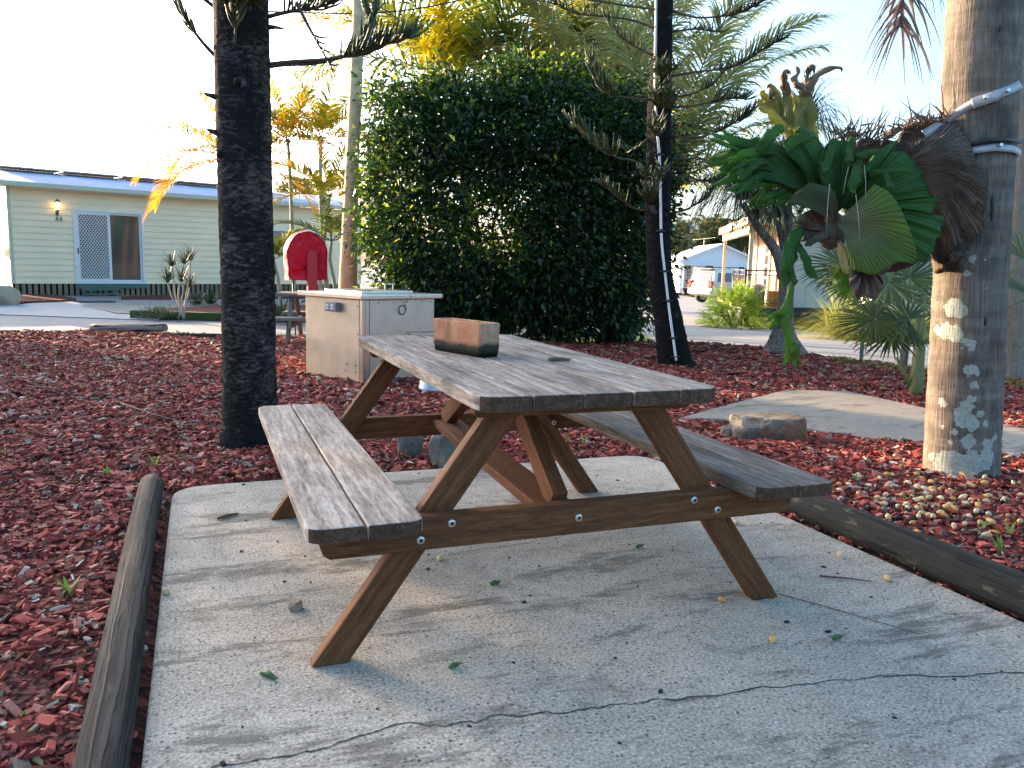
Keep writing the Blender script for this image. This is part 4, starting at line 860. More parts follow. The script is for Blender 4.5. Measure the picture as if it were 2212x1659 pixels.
# ------------------------------------------------------------------ plants: helpers
def unit(v): v = np.asarray(v, float); return v/(np.linalg.norm(v, axis=-1, keepdims=True)+1e-12)
def leaf_cloud(cen, nrm, size, rs, asp=.45, fold=.18, droop=0., spread=1.):
    "folded six-point leaves; cen (n,3), nrm (n,3) outward, size (n,) -> vertices, faces"
    n = len(cen); d = unit(nrm+rs.normal(size=(n, 3))*spread); d = unit(d+np.array([0, 0, -droop]))
    up = unit(rs.normal(size=(n, 3))*.6+np.array([0, 0, 1.])); s = unit(np.cross(d, up)); u = np.cross(s, d)
    L = size[:, None]; W = L*asp*rs.uniform(.8, 1.2, (n, 1))
    b = cen; a1 = cen+d*L*.35+s*W*.5+u*W*fold; a2 = cen+d*L*.35-s*W*.5+u*W*fold; m = cen+d*L*.4
    t = cen+d*L-u*L*.06
    V = np.stack([b, a1, t, a2, m], 1).reshape(-1, 3); f = np.array([[0, 1, 4], [1, 2, 4], [2, 3, 4], [3, 0, 4]])
    return V, (np.arange(n)[:, None, None]*5+f[None]).reshape(-1, 3)
def frond(mb, p0, d0, L, droop, ll, lw, rs, n=46, vee=.5, start=.14, ldroop=.5, plum=0., rr=.012, side=None, twist=0., tipk=.45):
    "feather frond: rachis with leaflets on both sides, added to two builders (leaf, stem)"
    K = 18; p = np.array(p0, float); d = unit(d0); pts = [p.copy()]
    for i in range(K):
        p = p+d*L/K; pts.append(p.copy()); d = unit(d+np.array([0, 0, -droop/K])*(.4+1.3*i/K))
    pts = np.array(pts); T = unit(np.gradient(pts, axis=0)); hz = np.array([0, 0, 1.])
    S = np.cross(T, hz); S = unit(np.where(np.linalg.norm(S, axis=1)[:, None] < .15, np.cross(T, np.array([math.sin(2.+p0[0]), math.cos(1.+p0[0]), .0])), S)); N = np.cross(S, T)
    mb[1].tube(pts, np.linspace(rr, rr*.25, K+1), 5)
    t = np.repeat(np.linspace(start, .995, n), 2); sg = np.tile([1., -1.], n); M = len(t)
    t = np.clip(t+rs.normal(0, .006, M), start*.8, 1.); x = t*K; i = np.minimum(x.astype(int), K-1); fr = (x-i)[:, None]
    P = pts[i]*(1-fr)+pts[i+1]*fr; Tt = T[i]; Ss = S[i]*math.cos(twist)+N[i]*math.sin(twist); Nn = N[i]*math.cos(twist)-S[i]*math.sin(twist)
    ph = rs.normal(0, plum, M)[:, None]
    fw = np.interp(t, [0, .5, 1], [.35, .75, 1.6])[:, None]
    D = unit(Ss*sg[:, None]*1.+Tt*fw+Nn*(vee+ph)+rs.normal(0, .07, (M, 3)))
    ln = (ll*np.interp(t, [start, .3, .6, 1.], [.65, 1., .95, tipk])*rs.uniform(.85, 1.1, M))[:, None]
    seg = 4; rows = []; q = P.copy(); w0 = lw*rs.uniform(.8, 1.1, (M, 1)); wid = [.55, 1., .85, .5, .08]
    for k in range(seg+1):
        wv = unit(np.cross(D, Nn+.001)); rows.append(np.stack([q-wv*w0*wid[k]/2, q+wv*w0*wid[k]/2], 1))
        q = q+D*ln/seg; D = unit(D+np.array([0, 0, -ldroop/seg])*(.5+k*.6))
    A = np.stack(rows, 1)     # M, seg+1, 2, 3
    V = A.reshape(-1, 3); f = np.array([[2*k, 2*k+1, 2*k+3, 2*k+2] for k in range(seg)])
    Fc = (np.arange(M)[:, None, None]*(2*(seg+1))+f[None]).reshape(-1, 4)
    g = np.repeat(np.stack([t, np.zeros(M), np.zeros(M)], 1), 2*(seg+1), 0)
    mb[0].add(V, Fc, g, True)
def trunk_mesh(name, pts, rad, m, parent, n=20, ring=0., rp=.12, wob=.0, fine=60, seed=1, lump=.0):
    rs = np.random.default_rng(seed); pts = np.asarray(pts, float); rad = np.asarray(rad, float)
    s = np.linspace(0, 1, len(pts)); q = np.linspace(0, 1, fine)
    P = np.stack([np.interp(q, s, pts[:, i]) for i in range(3)], 1); Rr = np.interp(q, s, rad)
    for _ in range(3): P[1:-1] = (P[:-2]+2*P[1:-1]+P[2:])/4
    l = np.concatenate([[0], np.cumsum(np.linalg.norm(np.diff(P, axis=0), axis=1))])
    if ring: Rr = Rr*(1+ring*np.abs(np.sin(PI*l/rp+.6*np.sin(l*3.1)))-.5*ring)
    mb = MB(); mb.tube(P, Rr, n, True, wob, True, None, rs)
    if lump:
        V = mb.v[-1].reshape(fine, n, 3); A = np.arange(n)/n*2*PI; k = 1+lump*(np.sin(2*A+l[:, None]*2.3)+.7*np.sin(3*A-l[:, None]*3.7+1)+.5*np.sin(5*A+l[:, None]*7))
        V[:] = P[:, None]+(V-P[:, None])*k[..., None]; mb.v[-1] = V.reshape(-1, 3)
    return mb, P, Rr
# bark and leaf materials
n = NT('black_pine_bark'); v = n.coord('gc', (38, 15, 15)); a = n.noise(v, 1.4, 8, .75, .4); v2 = n.coord('gc', (2.2, 2.5, 2.5)); b = n.noise(v2, 1.6, 4, .55)
v3 = n.coord('gc', (1, 1, 1), (3, 2, 0)); sxx = n.n('ShaderNodeSeparateXYZ'); n.l(n.coord('gc'), sxx.inputs[0])
pt = n.ramp(n.math('ADD', n.math('MULTIPLY', a, .55), n.math('MULTIPLY', b, .45)), [(.50, 0.), (.60, .8)])
c = n.ramp(a, [(.32, (.008, .008, .008)), (.55, (.022, .020, .019)), (.75, (.06, .054, .05))]); c = n.mix(pt, c, n.ramp(a, [(.4, (.08, .06, .05)), (.7, (.24, .19, .16))])); n.base(c); n.bump(a, 1., .03); M_BARK = n.set(.92, 0, .15)
n = NT('sooty_pine_bark'); v = n.coord('gc', (26, 8, 8)); a = n.noise(v, 1.6, 8, .72, .5); v2 = n.coord('gc', (4, 4, 4)); b = n.noise(v2, 1.6, 4, .55)
c = n.ramp(a, [(.35, (.007, .007, .007)), (.6, (.018, .016, .015)), (.78, (.05, .042, .036))]); c = n.mix(n.ramp(b, [(.62, 0.), (.68, .7)]), c, (.11, .10, .085)); n.base(c); n.bump(a, 1., .03); M_BARK2 = n.set(.92, 0, .12)
M_TWIG = plain('pine_twig', (.075, .052, .038), .8, 0, .2)
M_PINE = leafmat('pine_branchlets', [(0, (.030, .055, .028)), (.5, (.05, .085, .04)), (.85, (.085, .12, .045)), (1, (.15, .165, .05))], .15, None, .5)
n = NT('palm_trunk_bark'); v = n.coord('gc', (16, 16, 16)); a = n.noise(v, 1., 6, .65); v2 = n.coord('gc', (7, 95, 95)); b = n.noise(v2, 1., 4, .6); c = n.ramp(n.math('ADD', n.math('MULTIPLY', a, .5), n.math('MULTIPLY', b, .5)), [(.3, (.13, .10, .075)), (.55, (.25, .20, .15)), (.75, (.35, .30, .24))]); n.base(c); n.bump(b, .6, .01); M_PTRUNK = n.set(.85, 0, .2)
def stem_col(name, c, r=.6): return plain(name, c, r, 0, .2, 5)
M_FSTEM = stem_col('frond_stalk', (.16, .17, .05)); M_YSTEM = stem_col('golden_stalk', (.30, .24, .06)); M_CANE = plain('cane_stem', (.30, .29, .20), .6, 0, .25, 5)
M_LGOLD = leafmat('golden_cane_leaf', [(0, (.20, .28, .03)), (.45, (.34, .36, .03)), (.75, (.50, .38, .03)), (1, (.60, .30, .03))], .6, (1.3, 1.1, .6))
M_LORANGE = leafmat('orange_cane_leaf', [(0, (.50, .38, .03)), (.55, (.58, .36, .03)), (1, (.60, .27, .03))], .6, (1.3, .9, .5))
M_LYEL = leafmat('yellow_palm_leaf', [(0, (.26, .30, .02)), (.5, (.46, .42, .02)), (1, (.62, .48, .03))], .6, (1.3, 1.15, .5))
M_LPALM = leafmat('green_palm_leaf', [(0, (.075, .12, .03)), (.5, (.13, .18, .04)), (.9, (.24, .26, .05)), (1, (.36, .30, .07))], .55, (1.3, 1.25, .7))
M_LGREY = leafmat('silvery_palm_leaf', [(0, (.20, .25, .12)), (.6, (.34, .36, .17)), (1, (.55, .46, .18))], .7, (1.2, 1.15, .85))
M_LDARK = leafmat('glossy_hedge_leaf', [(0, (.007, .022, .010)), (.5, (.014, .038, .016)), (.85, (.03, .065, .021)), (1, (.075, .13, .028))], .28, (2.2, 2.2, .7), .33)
M_LBRIGHT = leafmat('sun_tinted_hedge_leaf', [(0, (.11, .20, .018)), (.6, (.20, .30, .022)), (1, (.34, .38, .03))], .55, (1.4, 1.3, .6), .4)
M_LFAN = leafmat('fan_palm_leaf', [(0, (.040, .062, .014)), (.6, (.075, .105, .022)), (1, (.15, .17, .035))], .4, (1.5, 1.5, .7), .33)
M_LLIME = leafmat('lime_shrub_leaf', [(0, (.09, .15, .015)), (.5, (.16, .22, .02)), (1, (.30, .30, .03))], .4, None, .4)
# ------------------------------------------------------------------ Norfolk pines
def branchlets(mb, P, rs, n, bl, up, r=.0055, start=.25, curl=1., flat=.7, T=None):
    "finger-like branchlets on both sides of a branch, curving upwards"
    P = np.asarray(P, float); K = len(P)-1; T = unit(np.gradient(P, axis=0)); seg = 5
    for k in range(n):
        t = start+(1-start)*(k+rs.uniform(0, 1))/n; x = t*K; i = min(int(x), K-1); f = x-i; p = P[i]*(1-f)+P[i+1]*f; tt = T[i]
        s = np.cross(tt, up); s = s/(np.linalg.norm(s)+1e-9)*(1 if k % 2 else -1); d = unit(s*flat+tt*rs.uniform(.5, 1.1)+np.asarray(up)*rs.uniform(-.05, .5)+rs.normal(0, .14, 3))
        L = bl*rs.uniform(.6, 1.15)*np.interp(t, [0, .5, 1], [.9, 1., .75]); q = [p]
        for _ in range(seg): p = p+d*L/seg; q.append(p); d = unit(d+np.asarray(up)*.22*curl+tt*.06)
        mb.tube(q, [r*.8, r*1.05, r*1.05, r*.95, r*.7, r*.35], 5)
def pine_branch(par, p0, pts, rs, n=40, bl=.16, r0=.012, start=.3, r=.0055, up=(0, 0, 1)):
    s = np.linspace(0, 1, len(pts)+1); q = np.linspace(0, 1, 16); A = np.array([p0]+list(pts)); P = np.stack([np.interp(q, s, A[:, i]) for i in range(3)], 1)
    for _ in range(2): P[1:-1] = (P[:-2]+2*P[1:-1]+P[2:])/4
    w, f = MB(), MB(); w.tube(P, np.linspace(r0, r0*.35, 16), 6); branchlets(f, P, rs, n, bl, np.asarray(up, float), r, start); o = w.build('branch', M_TWIG, par); f.build('foliage', M_PINE, o)
rs = np.random.default_rng(11)
# left pine: base seen at (540,958), depth 4.63
B = gp(543, 955, 0.); TP = thing('pine_tree', 'black barked pine trunk with pale weathered bands and leafy side branches, beside the pale bench', 'pine tree', tuple(B))
zz = [-.06, .0, .12, .3, 1., 1.8, 2.6, 3.6, 6.]; rr_ = [.215, .188, .158, .15, .146, .143, .14, .135, .11]
mb, P_, Rr = trunk_mesh('trunk', [B+[0, 0, z] for z in np.interp(np.linspace(0, 8, 60), range(9), zz)], np.interp(np.linspace(0, 8, 60), range(9), rr_), M_BARK, TP, 44, 0, .1, .018, 170, 5, .012)
for k in range(46):     # stubs and scars of fallen branches, in rough whorls
    z = .35+.31*(k//4)+rs.normal(0, .035); a = rs.uniform(0, 2*PI); d = np.array([math.cos(a), math.sin(a), .15]); r = .143
    c = B+np.array([0, 0, z])+d*(r-.01); L = rs.choice([.012, .022, .03, .06], p=[.45, .3, .18, .07]); mb.tube([c-d*.015, c+d*L*.6, c+d*L], [rs.uniform(.026, .036), .024, .012 if L < .04 else .008], 8, True, .15, True, None, rs)
trk = mb.build('trunk', M_BARK, TP)
def tb(y, dx=0.): # trunk surface point at a photo row
    z = (955-y)/395.
    return B+[0, 0, z]
mbs = TP; dp = 4.25
def pts_(*a): return [at(*p) for p in a]
S0 = at(573, 140, 4.36)
pine_branch(mbs, S0, pts_((640, 132, 4.3), (700, 130, 4.2), (770, 116, 4.1), (830, 95, 4.05), (885, 78, 4.0)), rs, 90, .17, .012, .5)
pine_branch(mbs, at(573, 146, 4.36), pts_((605, 140, 4.34), (690, 138, 4.25), (765, 118, 4.22), (800, 70, 4.2), (800, 20, 4.2)), rs, 85, .15, .011, .62)
pine_branch(mbs, at(640, 5, 4.2), pts_((668, 60, 4.2), (690, 100, 4.2), (722, 155, 4.2)), rs, 10, .10, .010, .4)
pine_branch(mbs, at(464, 120, 4.36), pts_((440, 95, 4.3), (405, 50, 4.25), (380, 0, 4.2), (372, -60, 4.2)), rs, 30, .12, .011, .35)
pine_branch(mbs, at(565, 40, 4.36), pts_((620, 25, 4.3), (700, 15, 4.25), (760, -20, 4.2), (800, -60, 4.2)), rs, 80, .16, .012, .2)
pine_branch(mbs, at(470, 20, 4.36), pts_((430, -10, 4.3), (360, -70, 4.25)), rs, 40, .15, .012, .2)
for x0, x1 in ((500, 470), (520, 545), (545, 600), (480, 520)): pine_branch(mbs, at(x0+20, 20, 4.14), pts_((x0, -5, 4.0), (x1, -30, 3.9)), rs, 42, .15, .01, .1)
pine_branch(mbs, at(508, 92, 4.17), pts_((509, 50, 4.1), (506, 10, 4.0)), rs, 14, .1, .008, .3)
for k in range(14): # whorls above the frame
    a = k*2.4; z = 3.1+.22*k; d = np.array([math.cos(a), math.sin(a), .12]); p = B+[0, 0, z]; pine_branch(mbs, p, [p+d*.7, p+d*1.4+[0, 0, .05]], rs, 44, .2, .014, .3, .009)
for (x, y, x2, y2) in ((465, 208, 440, 202), (573, 225, 582, 214), (462, 285, 447, 280), (573, 300, 587, 306), (573, 385, 584, 395), (575, 55, 612, 62)):
    mb = MB(); mb.tube([at(x+(12 if x < 500 else -12), y+4, 4.38), at((x+x2)/2, (y+y2)/2, 4.34), at(x2, y2, 4.32)], [.022, .012, .006], 7, True, .2, True, None, rs); mb.build('branch_stub', M_TWIG, TP)
# right pine
ctr = [(1464, 800, 84), (1459, 786, 72), (1450, 740, 66), (1443, 690, 60), (1433, 640, 57), (1424, 587, 55), (1421, 500, 53), (1421, 406, 53), (1423, 320, 52), (1425, 226, 50), (1431, 110, 42), (1436, 0, 36), (1440, -120, 34), (1445, -400, 26)]
def rd(y): return 8.94-.147*(787-y)/198.
PP = np.array([at(x, y, rd(y)) for x, y, w in ctr]); RR = np.array([w/2/F*rd(y) for x, y, w in ctr])
TQ = thing('pine_tree', 'slender sooty black pine with a white conduit, standing in front of the tall hedge', 'pine tree', tuple(at(1459, 788, 8.94)))
mb, P_, Rr = trunk_mesh('trunk', PP, RR, M_BARK2, TQ, 36, 0, .1, .035, 150, 6, .025)
for k in range(40):
    i = rs.integers(8, 120); a = rs.uniform(0, 2*PI); d = np.array([math.cos(a), math.sin(a), .2]); c = P_[i]+d*(Rr[i]-.01); mb.tube([c-d*.02, c+d*.02], [.03, .016], 7, True, .2, True, None, rs)
mb.build('trunk', M_BARK2, TQ)
mbs = TQ
def rb(x0, y0, pts, n, bl, start=.3, dz=0., r0=.013):
    d = rd(y0); pine_branch(mbs, at(x0, y0, d+dz), [at(x, y, d+dd) for x, y, dd in pts], rs, int(n*.62), bl*.82, r0, start, .0068)
rb(1448, 165, [(1500, 155, -.2), (1580, 148, -.5), (1640, 110, -.7), (1690, 82, -.9)], 80, .24, .35)          # long branch to the right
rb(1448, 22, [(1500, 40, -.2), (1570, 35, -.4), (1610, 22, -.6), (1650, 0, -.7)], 70, .22, .4)
rb(1446, 212, [(1490, 205, -.2), (1530, 188, -.4), (1570, 150, -.5)], 30, .18, .5)
rb(1444, 230, [(1480, 232, -.2), (1530, 222, -.4), (1575, 212, -.5), (1610, 214, -.7)], 80, .26, .5)
rb(1444, 292, [(1490, 300, -.2), (1540, 290, -.4), (1590, 262, -.7), (1625, 240, -.8)], 80, .26, .5)
rb(1444, 380, [(1490, 384, -.2), (1540, 395, -.4), (1590, 365, -.6)], 60, .22, .5)
rb(1444, 346, [(1500, 342, -.2), (1560, 350, -.4), (1600, 330, -.6)], 40, .22, .55)
rb(1440, 462, [(1480, 455, -.2), (1520, 430, -.4), (1545, 405, -.5)], 46, .2, .4)
rb(1400, 215, [(1370, 213, -.2), (1320, 205, -.4), (1290, 170, -.5), (1275, 130, -.6)], 110, .28, .4)
rb(1400, 368, [(1370, 345, -.2), (1330, 342, -.5), (1280, 310, -.7), (1240, 262, -.8)], 120, .30, .5)
rb(1400, 300, [(1375, 320, -.2), (1350, 330, -.5)], 12, .2, .4)
rb(1412, 60, [(1360, 40, -.2), (1290, 35, -.4), (1230, 28, -.7), (1180, -10, -.9)], 60, .22, .35)
rb(1412, 120, [(1380, 105, -.2), (1340, 80, -.4), (1310, 40, -.5)], 40, .2, .3)
rb(1412, 20, [(1340, 10, -.2), (1240, -5, -.5), (1130, -25, -.8)], 60, .22, .4)
rb(1440, 70, [(1500, 62, -.2), (1560, 70, -.5)], 34, .2, .4)
for x, y in ((1430, 175), (1428, 225), (1424, 300), (1415, 400), (1432, 240), (1400, 440)):
    for k in range(3):
        d = rd(y); s = at(x, y, d-.05); e1 = at(x+rs.uniform(-14, 14), y-14, d-.28); e2 = at(x+rs.uniform(-32, 32), y-rs.uniform(22, 48), d-.45); pine_branch(mbs, s, [e1, e2], rs, 22, .17, .01, .15, .0068)
rb(1400, 455, [(1370, 452, -.2), (1330, 420, -.4), (1300, 395, -.6)], 60, .22, .45)
for k in range(18):
    a = k*2.4; z = 4.6+.22*k; d = np.array([math.cos(a), math.sin(a), .15]); i = 148; p = np.array([PP[-2][0], PP[-2][1], z]); pine_branch(mbs, p, [p+d*.7, p+d*1.3+[0, 0, .1]], rs, 30, .22, .014, .3, .010)
# white conduit strapped to it
cpx = [(1418, -60), (1418, 0), (1415, 135), (1416, 226), (1420, 290), (1425, 338), (1427, 429), (1428, 515), (1434, 570), (1439, 613), (1445, 666), (1453, 722), (1458, 760), (1461, 779)]
def csurf(x, y):
    i = np.interp(y, [c[1] for c in ctr][::-1], [c[0] for c in ctr][::-1]); w = np.interp(y, [c[1] for c in ctr][::-1], [c[2] for c in ctr][::-1])/2
    return rd(y)-math.sqrt(max(0, w*w-(x-i)**2))/F*rd(y)-.02
CPs = [at(x, y, csurf(x, y)) for x, y in cpx]
CD = thing('conduit', 'white plastic conduit strapped up the black pine trunk', 'conduit pipe', tuple(CPs[-1]))
q = np.linspace(0, 1, 60); A = np.array(CPs); s = np.linspace(0, 1, len(A)); A = np.stack([np.interp(q, s, A[:, i]) for i in range(3)], 1)
for _ in range(4): A[1:-1] = (A[:-2]+2*A[1:-1]+A[2:])/4
mb = MB(); mb.tube(A, .0135, 12); mb.build('pipe', plain('white_pvc', (.74, .71, .68), .35, 0, .05), CD)
for i in (9, 22, 31, 38, 44, 51, 57):
    mb = MB(); mb.tube([A[i]-(A[i]-A[i-1])*.25, A[i]+(A[i]-A[i-1])*.25], .020, 10); mb.tube([A[i]-RT*.05, A[i]+RT*.05], .009, 6); mb.build('strap', M_BLACK, CD)
# ------------------------------------------------------------------ hedge of dark glossy leaves
rs = np.random.default_rng(21); HD = 11.9
hb0 = at(1085, 740, HD); hb0[2] = -.12
HG = thing('hedge', 'tall dense dark green hedge shrub behind the table, light showing through its middle', 'hedge', tuple(hb0))
out = [(850, 700), (822, 630), (808, 520), (802, 430), (806, 340), (812, 270), (822, 220), (850, 180), (880, 165), (930, 190), (1000, 178), (1060, 172), (1120, 150), (1180, 165), (1240, 150), (1300, 182), (1360, 205), (1420, 230), (1440, 275), (1448, 340), (1425, 420), (1420, 520), (1405, 600), (1385, 690), (1360, 735), (1300, 720), (1220, 735), (1180, 715), (1110, 700), (1020, 715), (940, 740), (860, 740)]
OUT = np.array(out, float); qd = pdist
N = 8200; xx = rs.uniform(740, 1480, N); yy = rs.uniform(130, 760, N); wob_ = 16*np.sin(xx*.045+yy*.02)+13*np.sin(yy*.06-xx*.03+1)+11*np.sin(xx*.13+yy*.11); k = inside(OUT, xx+wob_, yy+wob_*.8)|((rs.random(N) < .09)&(pdist(OUT, xx, yy) < 34)); xx, yy = xx[k], yy[k]
e = pdist(OUT, xx, yy); half = 1.35*np.sqrt(np.clip(1-(1-np.clip(e/170, 0, 1))**2, .05, 1))
sd = rs.random(len(xx)); dd = np.where(sd < .62, -1, np.where(sd < .88, 1, 0))*half*rs.uniform(.75, 1.05, len(xx))+np.where(sd >= .88, rs.uniform(-1, 1, len(xx))*half, 0)
gap = np.zeros(len(xx))
for gx, gy, gr, gs in ((1055, 485, 70, .95), (1010, 420, 45, .85), (930, 500, 50, .75), (1120, 440, 40, .85), (880, 400, 35, .6), (1090, 560, 35, .7), (1200, 500, 25, .5), (850, 620, 35, .6)):
    gap = np.maximum(gap, gs*np.exp(-((xx-gx)**2+(yy-gy)**2)/gr**2))
k = rs.random(len(xx)) > gap; xx, yy, dd, e = xx[k], yy[k], dd[k], e[k]; GP = gap[k]
CN = np.array([at(x, y, HD+d) for x, y, d in zip(xx, yy, dd)]); cen0 = at(1085, 480, HD)
per = 19; M = len(CN); cc = np.repeat(CN, per, 0)+rs.normal(0, 1, (M*per, 3))*np.repeat(rs.choice([.07, .11, .17], M, p=[.35, .4, .25]), per)[:, None]; nn = unit(np.repeat(CN-cen0, per, 0)*[1, 1, .6]+[0, 0, .2])
nn = unit(nn*.8+unit(cc-np.repeat(CN, per, 0))*.9)
sz = rs.uniform(.055, .115, M*per)*np.repeat(rs.uniform(.8, 1.2, M), per); brt = (np.repeat(yy, per) < 205)*(rs.random(M*per) < .16)+((np.repeat(dd, per) > .35)*(rs.random(M*per) < .12))+(np.repeat(xx < 830, per)*(rs.random(M*per) < .10))+(rs.random(M*per) < .012)+(np.repeat(GP, per) > .25)*(rs.random(M*per) < .30)  # brt: brighter leaf colour at top, left, back and gaps paints in sunlight
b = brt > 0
for nm, kk, m in (('foliage', ~b, M_LDARK), ('sun_tinted_foliage', b, M_LBRIGHT)):
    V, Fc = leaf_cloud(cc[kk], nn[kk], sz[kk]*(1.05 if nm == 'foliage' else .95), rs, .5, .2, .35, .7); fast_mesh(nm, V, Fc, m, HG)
mb = MB()
for pts in ([(1100, 745, 0), (1075, 690, .1), (1040, 640, 0), (1040, 520, .1), (1010, 400, 0), (985, 300, .1)], [(1095, 745, 0), (1080, 640, .2), (1110, 560, .2), (1150, 480, .1), (1200, 420, 0)], [(1100, 745, 0), (1075, 700, -.2), (1000, 700, -.5), (930, 690, -.6), (880, 600, -.5), (850, 500, -.4)], [(1040, 560, 0), (950, 470, .2), (900, 380, .2), (870, 300, .1)], [(1080, 640, .1), (1060, 500, -.2), (1090, 400, -.3), (1110, 300, -.2)], [(1120, 560, .1), (1220, 500, .2), (1300, 400, .2), (1350, 300, 0)], [(1110, 745, .1), (1180, 690, .2), (1280, 600, .2), (1350, 500, .1)], [(1165, 745, -.4), (1130, 690, -.5), (1110, 650, -.4)], [(930, 690, -.6), (960, 600, -.4), (930, 500, -.2)], [(1010, 400, 0), (1030, 330, .3), (1060, 250, .2)], [(900, 740, -.2), (905, 640, 0), (870, 560, .1)]):
    A = np.array([at(x, y, HD+d) for x, y, d in pts]); q = np.linspace(0, 1, 18); s = np.linspace(0, 1, len(A)); A = np.stack([np.interp(q, s, A[:, i]) for i in range(3)], 1)
    for _ in range(2): A[1:-1] = (A[:-2]+2*A[1:-1]+A[2:])/4
    mb.tube(A, np.linspace(.062 if pts[0][1] > 700 else .035, .012, 18), 8, True, .1, True, None, rs)
mb.build('branches', plain('hedge_bark', (.085, .07, .058), .9, 0, .3, 8), HG)
# ------------------------------------------------------------------ palms
def trunk_simple(px, d, w, m, name, par, n=16, ring=.02, rp=.12, fine=60, seed=2, zbase=None):
    P = np.array([at(x, y, d) for x, y in px]); 
    if zbase is not None: P[0] = [P[0][0], P[0][1], zbase]
    Rr = np.array([k/2/F*d for k in w]); mb, A, B_ = trunk_mesh(name, P, Rr, m, par, n, ring, rp, .01, fine, seed); return mb.build(name, m, par)
def crown(par, c, specs, mats, rs, stem=M_FSTEM, names=('crown', 'stalks'), **kw):
    g = {}
    for sp in specs:
        mi = sp.get('m', 0)
        if mi not in g: g[mi] = (MB(), MB())
        K = dict(n=40, L=1.6, droop=1., ll=.4, lw=.03, vee=.35, ldroop=.5, plum=.1); K.update(kw); K.update({a: b for a, b in sp.items() if a not in ('m', 'd', 'o')})
        o = np.asarray(sp.get('o', (0, 0, 0)), float); L = K.pop('L'); dr = K.pop('droop'); ll = K.pop('ll'); lw = K.pop('lw')
        frond(g[mi], c+o, sp['d'], L, dr, ll, lw, rs, **K)
    for mi, (a, b) in g.items(): a.build(names[0] if mi == 0 else 'backlit_tint_fronds', mats[mi], par)
    st = MB()
    for mi, (a, b) in g.items():
        off = st.n; st.v += b.v; st.g += b.g; st.f += [[i+off for i in f] for f in b.f] if off == 0 else []; st.smooth += b.smooth if off == 0 else []
        if off:
            k = st.n
            st.f += [[i+k for i in f] for f in b.f]; st.smooth += b.smooth
        st.n += b.n
    st.build(names[1], stem, par)
def dirs(rs, n, el0, el1, a0=0., a1=2*PI): return [np.array([math.cos(a)*math.cos(e), math.sin(a)*math.cos(e), math.sin(e)]) for a, e in zip(np.linspace(a0, a1, n, endpoint=False)+rs.normal(0, .15, n), rs.uniform(el0, el1, n))]
def V3(r, u, f=0.): return HR*r+np.array([0, 0, u])+HF*f
rs = np.random.default_rng(31)
# slim tall palm behind the barbecue
dS = 13.; pb_ = at(750, 690, dS); zb_ = float(zg(*pb_[:2]))
SP = thing('palm_tree', 'slim tall palm trunk with a sunlit left edge behind the barbecue', 'palm tree', (pb_[0], pb_[1], zb_))
trunk_simple([(750, 690), (752, 600), (754, 530), (761, 350), (769, 180), (774, 60), (776, -60), (779, -250), (781, -420)], dS, [44, 39, 35, 29, 27, 26, 26, 25, 24], plain('slim_palm_bark', (.52, .37, .20), .85, 0, .3, 9, .3, 'gc'), 'trunk', SP, 18, .03, .1, 140, 3, zb_)
crown(SP, at(781, -420, dS), [dict(d=d) for d in dirs(rs, 12, .1, 1.1)], [M_LPALM], rs, L=2.2, droop=1.6, ll=.5, lw=.035, n=34)
# golden cane palms in front of cabin 44
def cane(px, w, d, label, specs, mats, stem=M_YSTEM, grp='golden cane palms by cabin 44', kw={}):
    b = at(px[0][0], px[0][1], d); z = float(zg(*b[:2])); g = thing('palm_tree', label, 'palm tree', (b[0], b[1], z), 0, grp)
    trunk_simple(px, d, w, M_CANE, 'trunk', g, 10, .04, .13, 50, 4, z); crown(g, at(px[-1][0], px[-1][1], d), specs, mats, rs, stem, **kw); return g
K = dict(L=1.75, droop=1.25, ll=.50, lw=.042, n=40, vee=.4, ldroop=.75)
cane([(640, 690), (632, 560), (630, 450), (625, 350), (622, 305)], [9, 9, 8, 7, 6], 17., 'young golden cane palm with one thin straight stem right of the black trunk', [dict(d=V3(-.75, .55), m=0), dict(d=V3(.8, .6), m=0), dict(d=V3(-.25, 1.0)), dict(d=V3(.35, 1.)), dict(d=V3(-.95, .15, .3), m=1), dict(d=V3(.9, .1, -.3)), dict(d=V3(.1, 1, .5)), dict(d=V3(.0, .5, -.8)), dict(d=V3(-.5, .8, -.3))], [M_LGOLD, M_LORANGE], kw=K)
cane([(712, 690), (700, 560), (693, 430), (692, 350), (694, 300)], [11, 10, 9, 8, 7], 16.5, 'taller golden cane palm with an upright spear beside the slim trunk', [dict(d=V3(-.8, .6)), dict(d=V3(.7, .7)), dict(d=V3(-.3, 1.)), dict(d=V3(.25, 1.2), L=1.5, droop=.3), dict(d=V3(.95, .2, .2), m=1), dict(d=V3(-.95, .1, -.3)), dict(d=V3(.3, .6, -.8)), dict(d=V3(-.4, .7, .6)), dict(d=V3(.6, .4, .6)), dict(d=V3(-.6, .3, -.6), m=1)], [M_LGOLD, M_LORANGE], kw=K)
cane([(706, 690), (690, 600), (700, 520), (705, 470), (712, 425)], [9, 9, 8, 7, 6], 15.5, 'shorter golden cane palm with orange fronds left of the slim trunk', [dict(d=V3(-.8, .5)), dict(d=V3(.75, .55), m=1), dict(d=V3(-.2, 1.)), dict(d=V3(.3, 1.)), dict(d=V3(.9, .1, -.2), m=1), dict(d=V3(-.95, .2, .2)), dict(d=V3(-.6, .7, -.5)), dict(d=V3(.3, .7, .6)), dict(d=V3(.1, .4, -.9))], [M_LGOLD, M_LORANGE], kw=dict(K, L=1.5))
